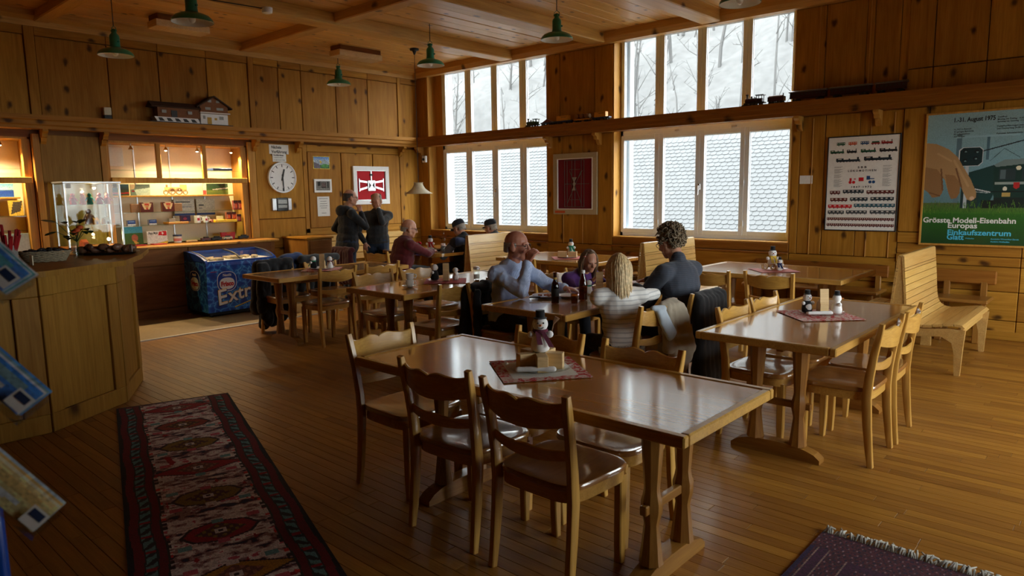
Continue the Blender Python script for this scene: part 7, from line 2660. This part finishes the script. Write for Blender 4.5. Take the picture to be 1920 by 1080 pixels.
goods('dark_box', 'dark purple patterned box beside the mugs on the lower glass shelf', 4.40, Zg2 + .031, .13, .085, pic(16, 12, (50, 35, 75), ('ell', .4, .5, .2, .25, (130, 50, 80)), ('rect', .6, .2, .9, .7, (35, 45, 95))), d=.06, cat='box')
def mug(label, y_, z_, s=1.0):
    t = thing('mug', label, 'mug', (XA - .12, y_, z_), 0, 'white mugs in the display window')
    MB().lathe([(.032 * s, 0), (.036 * s, .004), (.036 * s, .088 * s), (.033 * s, .088 * s), (.033 * s, .01), (0, .01)], 20, None, False).build('bowl', 'porcelain', t, SM)
    MB().tube([(0, .035 * s, .072 * s), (0, .060 * s, .068 * s), (0, .060 * s, .028 * s), (0, .035 * s, .022 * s)], .006 * s, 8).build('handle', 'porcelain', t, 3)
    MB().box(.034 * s, .0375 * s, -.014 * s, .014 * s, .03 * s, .06 * s).build('motif', 'ink_red', t)
mug('left white mug with a small motif in the long display window', 4.58, Zg2, 1.25)
mug('right white mug in the long display window', 4.70, Zg2, 1.05)
for y_, lb in ((4.80, 'left rolled striped tin beside the mugs'), (4.86, 'right rolled striped tin beside the mugs')):
    o = tag(MB().lathe([(.022, 0), (.022, .10)], 14, Matrix.Rotation(PI / 2, 4, 'Y')).build('striped_tin', 'pink', None, SM, (XA - .20, y_, Zg2 + .022)), lb, 'tin')
for i_, (y_, z_, lb) in enumerate(((5.05, Zg2 + .036, 'left small clear pack of red sweets'), (5.13, Zg2 + .036, 'second small clear pack of red sweets'), (5.19, Zg2 + .0, 'tall red sweets pack at the right end, lower'), (5.17, Zg1, 'dark red sweets pack on the upper glass shelf, left'), (5.245, Zg1, 'dark red sweets pack on the upper glass shelf, right'))):
    goods('sweets_pack', lb, y_, z_, .07, .14 if z_ > Zg1 - .01 else .11, pic(10, 16, (120, 35, 30), ('ell', .5, .6, .35, .25, (200, 90, 60)), ('rect', 0, 0, 1, .25, (60, 25, 22)), ('rect', .1, .3, .25, .9, (220, 190, 170))), d=.05, cat='pack', x=XA - (.14 if i_ != 2 else .10))
goods('children_book', 'green and blue picture book leaning at the left of the ledge', 3.64, Zl, .27, .25, pic(40, 38, (60, 95, 45), ('grad', 0, .35, (40, 120, 150), (60, 130, 150)), ('grad', .35, 1.001, (45, 85, 40), (60, 80, 30)), ('ell', .6, .62, .16, .2, (150, 80, 60)), ('poly', [(.5, .7), (.8, .9), (.6, .95)], (190, 140, 60)), ('rect', 0, 0, .05, 1, (35, 70, 40))), x=XA - .04, cat='book', lean=.06)
pb = goods('children_book', 'white picture book with a red flag corner on the ledge', 3.96, Zl, .27, .18, pic(40, 28, (225, 222, 215), ('poly', [(.6, .08), (.98, .02), (.98, .4), (.55, .35)], (195, 25, 35)), ('rect', .74, .1, .80, .3, (235, 230, 225)), ('rect', .70, .17, .84, .23, (235, 230, 225)), ('poly', [(.3, 1), (1, .8), (1, 1)], (225, 190, 60))), x=XA - .03, cat='book', lean=.06)
text('Papa Moll', .045, (.016, -.115, .135), (0, 1, 0), (0, 0, 1), 'black', pb, 'lettering', .001, 'LEFT', .001, 0, 1.0, .12)
for y_, w_, lb in ((3.62, .20, 'left thin red book lying at the front of the ledge'), (3.90, .17, 'right thin red book lying at the front of the ledge')):
    goods('red_book', lb, y_, Zl, w_, .014, None, 'red', x=XA + .16, d=.14, cat='book')
t = thing('plastic_tub', 'pale plastic tub with a blue lid on the ledge', 'tub', (XA - .06, 4.25, Zl))
MB().lathe([(.05, 0), (.056, .09), (.052, .09), (0, .01)], 20).build('tub', 'porcelain', t, SM)
MB().lathe([(.06, .088), (.06, .112), (0, .114)], 20).build('lid', 'toy_blue', t, SM)
MB().lathe([(.0545, .02), (.0565, .06)], 20, None, False).build('label', 'pink', t, SM)
for q_, (y_, lb) in enumerate(((4.40, 'pale wooden toy bundle beside the plastic tub'), (4.47, 'second pale wooden toy bundle beside the plastic tub'))):
    t = thing('toy_bundle', lb, 'toy', (XA - .03, y_, Zl))
    for s_ in range(4):
        MB().lathe([(.010, -.03), (.010, .03)], 10, TR(0, -.03 + .02 * s_, .011) @ Matrix.Rotation(PI / 2, 4, 'Y')).build('stick', 'box_wood', t, SM)
for q_, (y_, L_3, m_, lb) in enumerate(((4.62, .14, 'toy_red', 'red and black toy engine on the ledge'), (4.78, .16, 'black', 'black toy wagon on the ledge'), (4.95, .14, 'cream', 'pale toy wagon on the ledge'), (5.20, .16, 'gasket', 'dark toy wagon at the right end of the ledge'))):
    t = thing('toy_rail_car', lb, 'toy', (XA + .02, y_, Zl), 0, 'toy rail cars on the ledge')
    MB().bbox(-.025, .025, -L_3 / 2, L_3 / 2, .012, .045, .004).build('body', m_, t)
    MB().bbox(-.02, .02, -L_3 * .2, L_3 * .3, .045, .062, .003).build('roof', 'black', t)
    ww = MB()
    for yy_ in (-.3, .3):
        for s_ in (-1, 1):
            ww.lathe([(.012, -.004), (.012, .004)], 10, TR(s_ * .022, yy_ * L_3, .012) @ Matrix.Rotation(PI / 2, 4, 'Y'))
    ww.build('wheels', 'dark_iron', t)
t = thing('red_purse', 'red pouch standing on the ledge at the right', 'pouch', (XA - .10, 5.02, Zl), 0)
MB().prism([(-.10, .0), (.09, .0), (.105, .105), (-.115, .105)], 'X', -.025, .025).build('pouch', 'red', t)
MB().tube([(.027, -.03, .095), (.030, 0, .09), (.027, .03, .097)], .004, 6).build('clasp', 'toy_yellow', t)
# left niche
goods('seascape_print', 'blue seascape print with white clouds in the far left display window', 2.12, Zw, .55, .165, pic(70, 26, (30, 70, 160), ('grad', 0, .5, (90, 150, 190), (165, 195, 205)), ('grad', .5, 1.001, (20, 55, 150), (30, 80, 180)), ('ell', .75, .42, .15, .07, (215, 222, 222)), ('ell', .4, .38, .2, .06, (200, 212, 215)), ('rect', 0, .47, 1, .52, (60, 100, 160))))
goods('orange_box', 'orange box with candles motif in the far left display window', 2.05, Zg1 - .06, .25, .20, pic(30, 24, (235, 165, 40), ('rect', .4, .55, .45, .8, (200, 90, 30)), ('rect', .6, .5, .65, .8, (200, 90, 30))), x=XA - .26, cat='box')
goods('folded_sheet', 'white folded sheet in front of the orange box', 2.05, Zg1, .24, .10, pic(30, 14, (215, 205, 190), ('rect', .1, .2, .8, .28, (150, 140, 130)), ('rect', .1, .5, .7, .56, (150, 140, 130))), x=XA - .12, cat='sheet')
goods('yellow_book', 'yellow book with a dark cover picture in the far left display window', 2.36, Zg1, .15, .19, pic(18, 24, (220, 180, 60), ('poly', [(.35, .1), (1, .05), (.8, .7), (.1, .9)], (70, 60, 45))), x=XA - .13, cat='book', lean=.12)
goods('grey_folder', 'grey card standing on the ledge of the far left display window', 2.30, Zl, .30, .23, None, 'stoneware', x=XA - .05, d=.01, cat='card', lean=.1)

# ================================================================== RUGS
def kilim(nx, ny, L, W):
    """runner pattern: rows along the length, hand-painted from medallions, combs and borders"""
    a = np.zeros((ny, nx, 3))
    x = (np.arange(nx) + .5) / nx
    y = (np.arange(ny) + .5) / ny * L
    XX, YY = np.meshgrid(x, y)
    rs = np.random.RandomState(4)
    C_ = lambda *c: np.array(c) / 255.
    field, white, red, dk, navy, olive, pinkc, teal = C_(120, 98, 96), C_(165, 152, 146), C_(120, 14, 26), C_(38, 14, 16), C_(28, 22, 48), C_(104, 84, 20), C_(150, 72, 84), C_(88, 118, 118)
    a[:] = field
    u = (XX - .5) / .5
    # jagged ikat streaks in the field
    def vnoise(fx, fy, seed):
        g = np.random.RandomState(seed).rand(int(L * fy) + 3, int(2 * fx) + 3)
        gx, gy = (u + 1) * fx, YY * fy
        ix, iy = np.floor(gx).astype(int), np.floor(gy).astype(int)
        tx, ty = gx - ix, gy - iy
        return (g[iy, ix] * (1 - tx) + g[iy, ix + 1] * tx) * (1 - ty) + (g[iy + 1, ix] * (1 - tx) + g[iy + 1, ix + 1] * tx) * ty
    st_ = vnoise(7, 38, 1) * .6 + vnoise(16, 70, 2) * .5 + .10 * np.sin(YY * 27)
    st_ = np.round(st_ * 18) / 18
    a[st_ > .52] = white
    a[st_ > .72] = C_(178, 168, 164)
    a[st_ > .84] = pinkc
    a[st_ < .38] = C_(86, 40, 48)
    a[st_ < .30] = dk
    a[st_ < .23] = navy
    a[(vnoise(6, 9, 7) > .86)] = red
    per = .46
    m = (YY % (per)) / per - .5
    idx = np.floor(YY / per).astype(int)
    zig = np.abs(m) * 2
    # combs at the sides
    side = (np.abs(u) > .55) & (np.sin(YY * 120) > np.abs(u) * 3.2 - 2.2)
    a[side & (np.sin(YY * 30) > 0)] = dk
    a[side & (np.sin(YY * 30) < -.75)] = C_(165, 40, 35)
    # medallions
    d = np.abs(u) / .52 + np.abs(m) / .30
    colA = [red, C_(112, 40, 26), olive, red, olive, red, C_(130, 96, 16), red, C_(112, 40, 26), olive]
    for k in range(12):
        s_ = idx == k
        c = colA[k % len(colA)]
        if k % 3 == 0:
            dd = np.abs(u) / .66 + np.abs(m) / .26
        else:
            dd = np.maximum(np.abs(u) / .42, np.abs(m) / .22) * .5 + (np.abs(u) / .46 + np.abs(m) / .30) * .5
        step = np.round(dd * 9) / 9
        a[s_ & (step < 1.08)] = dk
        a[s_ & (step < 1.0)] = c
        dd2 = np.abs(u) / .30 + np.abs(m) / .19
        a[s_ & (dd2 < 1.0)] = C_(92, 50, 40) if k % 3 == 0 else C_(66, 28, 22)
        a[s_ & (dd2 < 1.0) & (np.sin(u * 60) * np.sin(m * 40) > .25)] = olive if k % 3 else C_(120, 80, 60)
        a[s_ & (np.abs(u) < .065) & (np.abs(m) < .05)] = white
        a[s_ & (np.abs(u) < .03) & (np.abs(m) < .025)] = dk
    for k in range(24):
        cy = k * per / 2 + .115
        for sx in (-.42, .42, 0):
            r_ = (np.abs(u - sx) < .07) & (np.abs(YY - cy) < .022)
            a[r_] = [white, teal, pinkc][(k + int(sx * 5)) % 3]
    # borders
    for s in (0, 1):
        q = XX if s == 0 else 1 - XX
        wob = .008 * np.sin(YY * 11 + s)
        q = q + wob
        a[q < .205] = C_(34, 30, 24)
        a[q < .195] = red * .75
        a[q < .150] = C_(30, 34, 34)
        a[q < .142] = teal * .9
        a[(q < .142) & (np.sin(YY * 75 + 6 * q * 10) > .2 + .5 * np.sin(q * 90))] = C_(32, 34, 36)
        a[(q < .142) & (np.sin(YY * 37) > .9)] = red
        a[q < .085] = C_(30, 30, 28)
        a[q < .077] = red * .8
        a[q < .028] = C_(18, 14, 14)
    a[:4] = C_(60, 30, 30)
    a = np.where(a > .4, a * 1.22, a * 1.12)
    a *= 1 + .25 * (rs.rand(ny, nx, 1) - .5)
    return np.clip(a, 0, 1)
RL, RW_ = 4.1, .80
rg = painted('runner_rug', kilim(150, 560, RL, RW_)[:, ::-1], (0, 0, 0), (0, RW_, 0), (-RL, 0, 0), 'woven', None, .006)
rg.location = (-5.723 + RL * math.cos(math.radians(-17.8)), 1.804 + RL * math.sin(math.radians(-17.8)), .0008)
rg.rotation_euler = (0, 0, math.radians(-17.8))
tag(rg, 'long patterned kilim runner on the floor at the left', 'rug')
def afghan(nx, ny):
    im_ = Img(nx, ny, (72, 28, 38))
    a = im_.a
    X_, Y_ = im_.x, im_.y
    a[(np.sin(X_ * 260) * np.sin(Y_ * 150) > .45)] = np.array((38, 22, 48)) / 255
    a[(np.sin(X_ * 200 + 1) * np.sin(Y_ * 120 + 2) > .8)] = np.array((120, 90, 95)) / 255
    q = np.minimum(np.minimum(X_ * .9, (1 - X_) * .9), np.minimum(Y_ * 1.3 - .06, (1 - Y_) * 1.3))
    for lo, hi, c in ((.0, .018, (40, 25, 60)), (.03, .036, (125, 100, 90)), (.075, .080, (125, 100, 90)), (.036, .075, (60, 22, 50)), (.15, .155, (125, 100, 90)), (.155, .19, (58, 20, 48)), (.19, .195, (125, 100, 90))):
        a[(q >= lo) & (q < hi) & (Y_ > .12)] = np.array(c) / 255
    a[(q > .24) & (q < .34)] = np.array((95, 12, 32)) / 255
    return im_.noise(.25, 6).a
rg2 = thing('small_rug', 'dark red patterned rug with a white fringe at the bottom right', 'rug', (-1.0, 3.25, .0008))
painted('pile', afghan(150, 190), (0, -1.35, 0), (1.0, 0, 0), (0, 1.35, 0), 'woven', rg2, .010)
fg = MB()
plain('fringe_wool', (.42, .40, .35, 1), .95, noise=.3)
for q_ in range(150):
    x_ = (q_ + rq.random()) / 150
    L_3 = rq.uniform(.03, .075)
    a_ = rq.uniform(-.7, .7)
    fg.tube([(x_, -.004, .008), (x_ + math.sin(a_) * L_3 * .5, L_3 * .45, .014 + rq.uniform(0, .02)), (x_ + math.sin(a_) * L_3, L_3, .005 + rq.uniform(0, .012))], [.0045, .0055, .003], 5)
tag(fg.build('fringe', 'fringe_wool', rg2, 3), kind='stuff')

# ================================================================== BROCHURE STAND at the left edge
bs = thing('brochure_stand', 'brochure rack with blue pole and clear tilted pockets at the left picture edge', 'brochure rack', (-1.47, .25, 0))
MB().lathe([(.20, 0), (.20, .012), (.03, .02)], 28).build('base', 'toy_blue', bs, SM)
MB().tube([(0, 0, .015), (0, 0, 1.75)], .016, 12).build('pole', 'freezer_blue', bs, 3)
BL, BW, BN = V(.4833, .4939, -.7228), V(-.1762, .8636, .4723), V(.8575, -.1009, .5044)
SH = [[(250, 222, 150), (250, 240, 205), (235, 195, 120), (200, 222, 240)], [(70, 150, 245), (250, 250, 250), (140, 180, 190), (90, 170, 250)], [(80, 150, 235), (215, 238, 250), (100, 190, 200), (250, 250, 252)]]
NM = ['lowest', 'middle', 'top']
for i_, A_ in enumerate(((-1.2601, .2612, 1.0756), (-1.2924, .2660, 1.2605), (-1.3255, .2719, 1.4545))):
    A_ = V(A_)
    pw_, pl_, pd_ = .056, .26, .040
    m_ = frame(A_ - V(-1.47, .25, 0), -BL, BW, -BN)      # local x runs up-left along the pocket, y across, z away from the room
    pk = MB()
    pk.box(0, pl_, 0, .0025, 0, pd_)
    pk.box(0, pl_ * .9, 0, pw_ * .75, -.0025, 0)
    pk.box(0, pl_, 0, pw_, pd_, pd_ + .0025)
    pk.box(-.0025, 0, 0, pw_, -.0025, pd_ + .0025)
    o = pk.build('pocket', 'acrylic', bs)
    o.matrix_local = m_
    st0 = m_ @ V(.20, .025, pd_ + .004)
    MB().tube([st0, (0, 0, st0.z + .03)], .006, 8).build('bracket_arm', 'alu', bs, 3)
    cs = SH[i_]
    im_ = pic(30, 14, (235, 235, 232), ('rect', 0, 0, .42, 1, cs[0]), ('rect', .42, .1, .6, .8, cs[3]), ('rect', .64, .15, .8, .85, (235, 236, 238)), ('rect', .66, .2, .78, .45, (40, 50, 130)))
    lb_ = MB().box(.004, .034, .004, .034, -.0045, -.0027).build('price_tag', 'paper', bs)
    lb_.matrix_local = m_
    MB().box(.008, .030, .018, .030, -.0052, -.0046).build('tag_print', 'toy_blue', lb_)
    for j_ in range(4):
        c_ = cs[j_ % 4]
        im_ = pic(40, 14, c_, ('rect', .05, .1, .35, .9, cs[(j_ + 1) % 4]), ('rect', .4, .15, .9, .4, cs[(j_ + 2) % 4]), ('rect', .4, .55, .8, .68, (240, 240, 240)), ('rect', .4, .75, .7, .82, (240, 240, 240)))
        # the printed side looks out through the front of the pocket
        o = painted('brochure', im_, (0, 0, 0), (-.235, 0, 0), (0, .048 + .003 * j_, 0), 'print_matt', None, .0022)
        for v_ in o.data.vertices:
            v_.co.x += .237
        o.matrix_world = frame(A_, -BL, BW, -BN) @ TR(.004, .004 + .003 * j_, .008 + .009 * j_)
        lbl = ['front', 'second', 'third', 'rearmost'][j_]
        tag(o, '%s brochure in the %s clear pocket at the left picture edge' % (lbl, NM[i_]), 'brochure', 'brochures in the clear pockets')
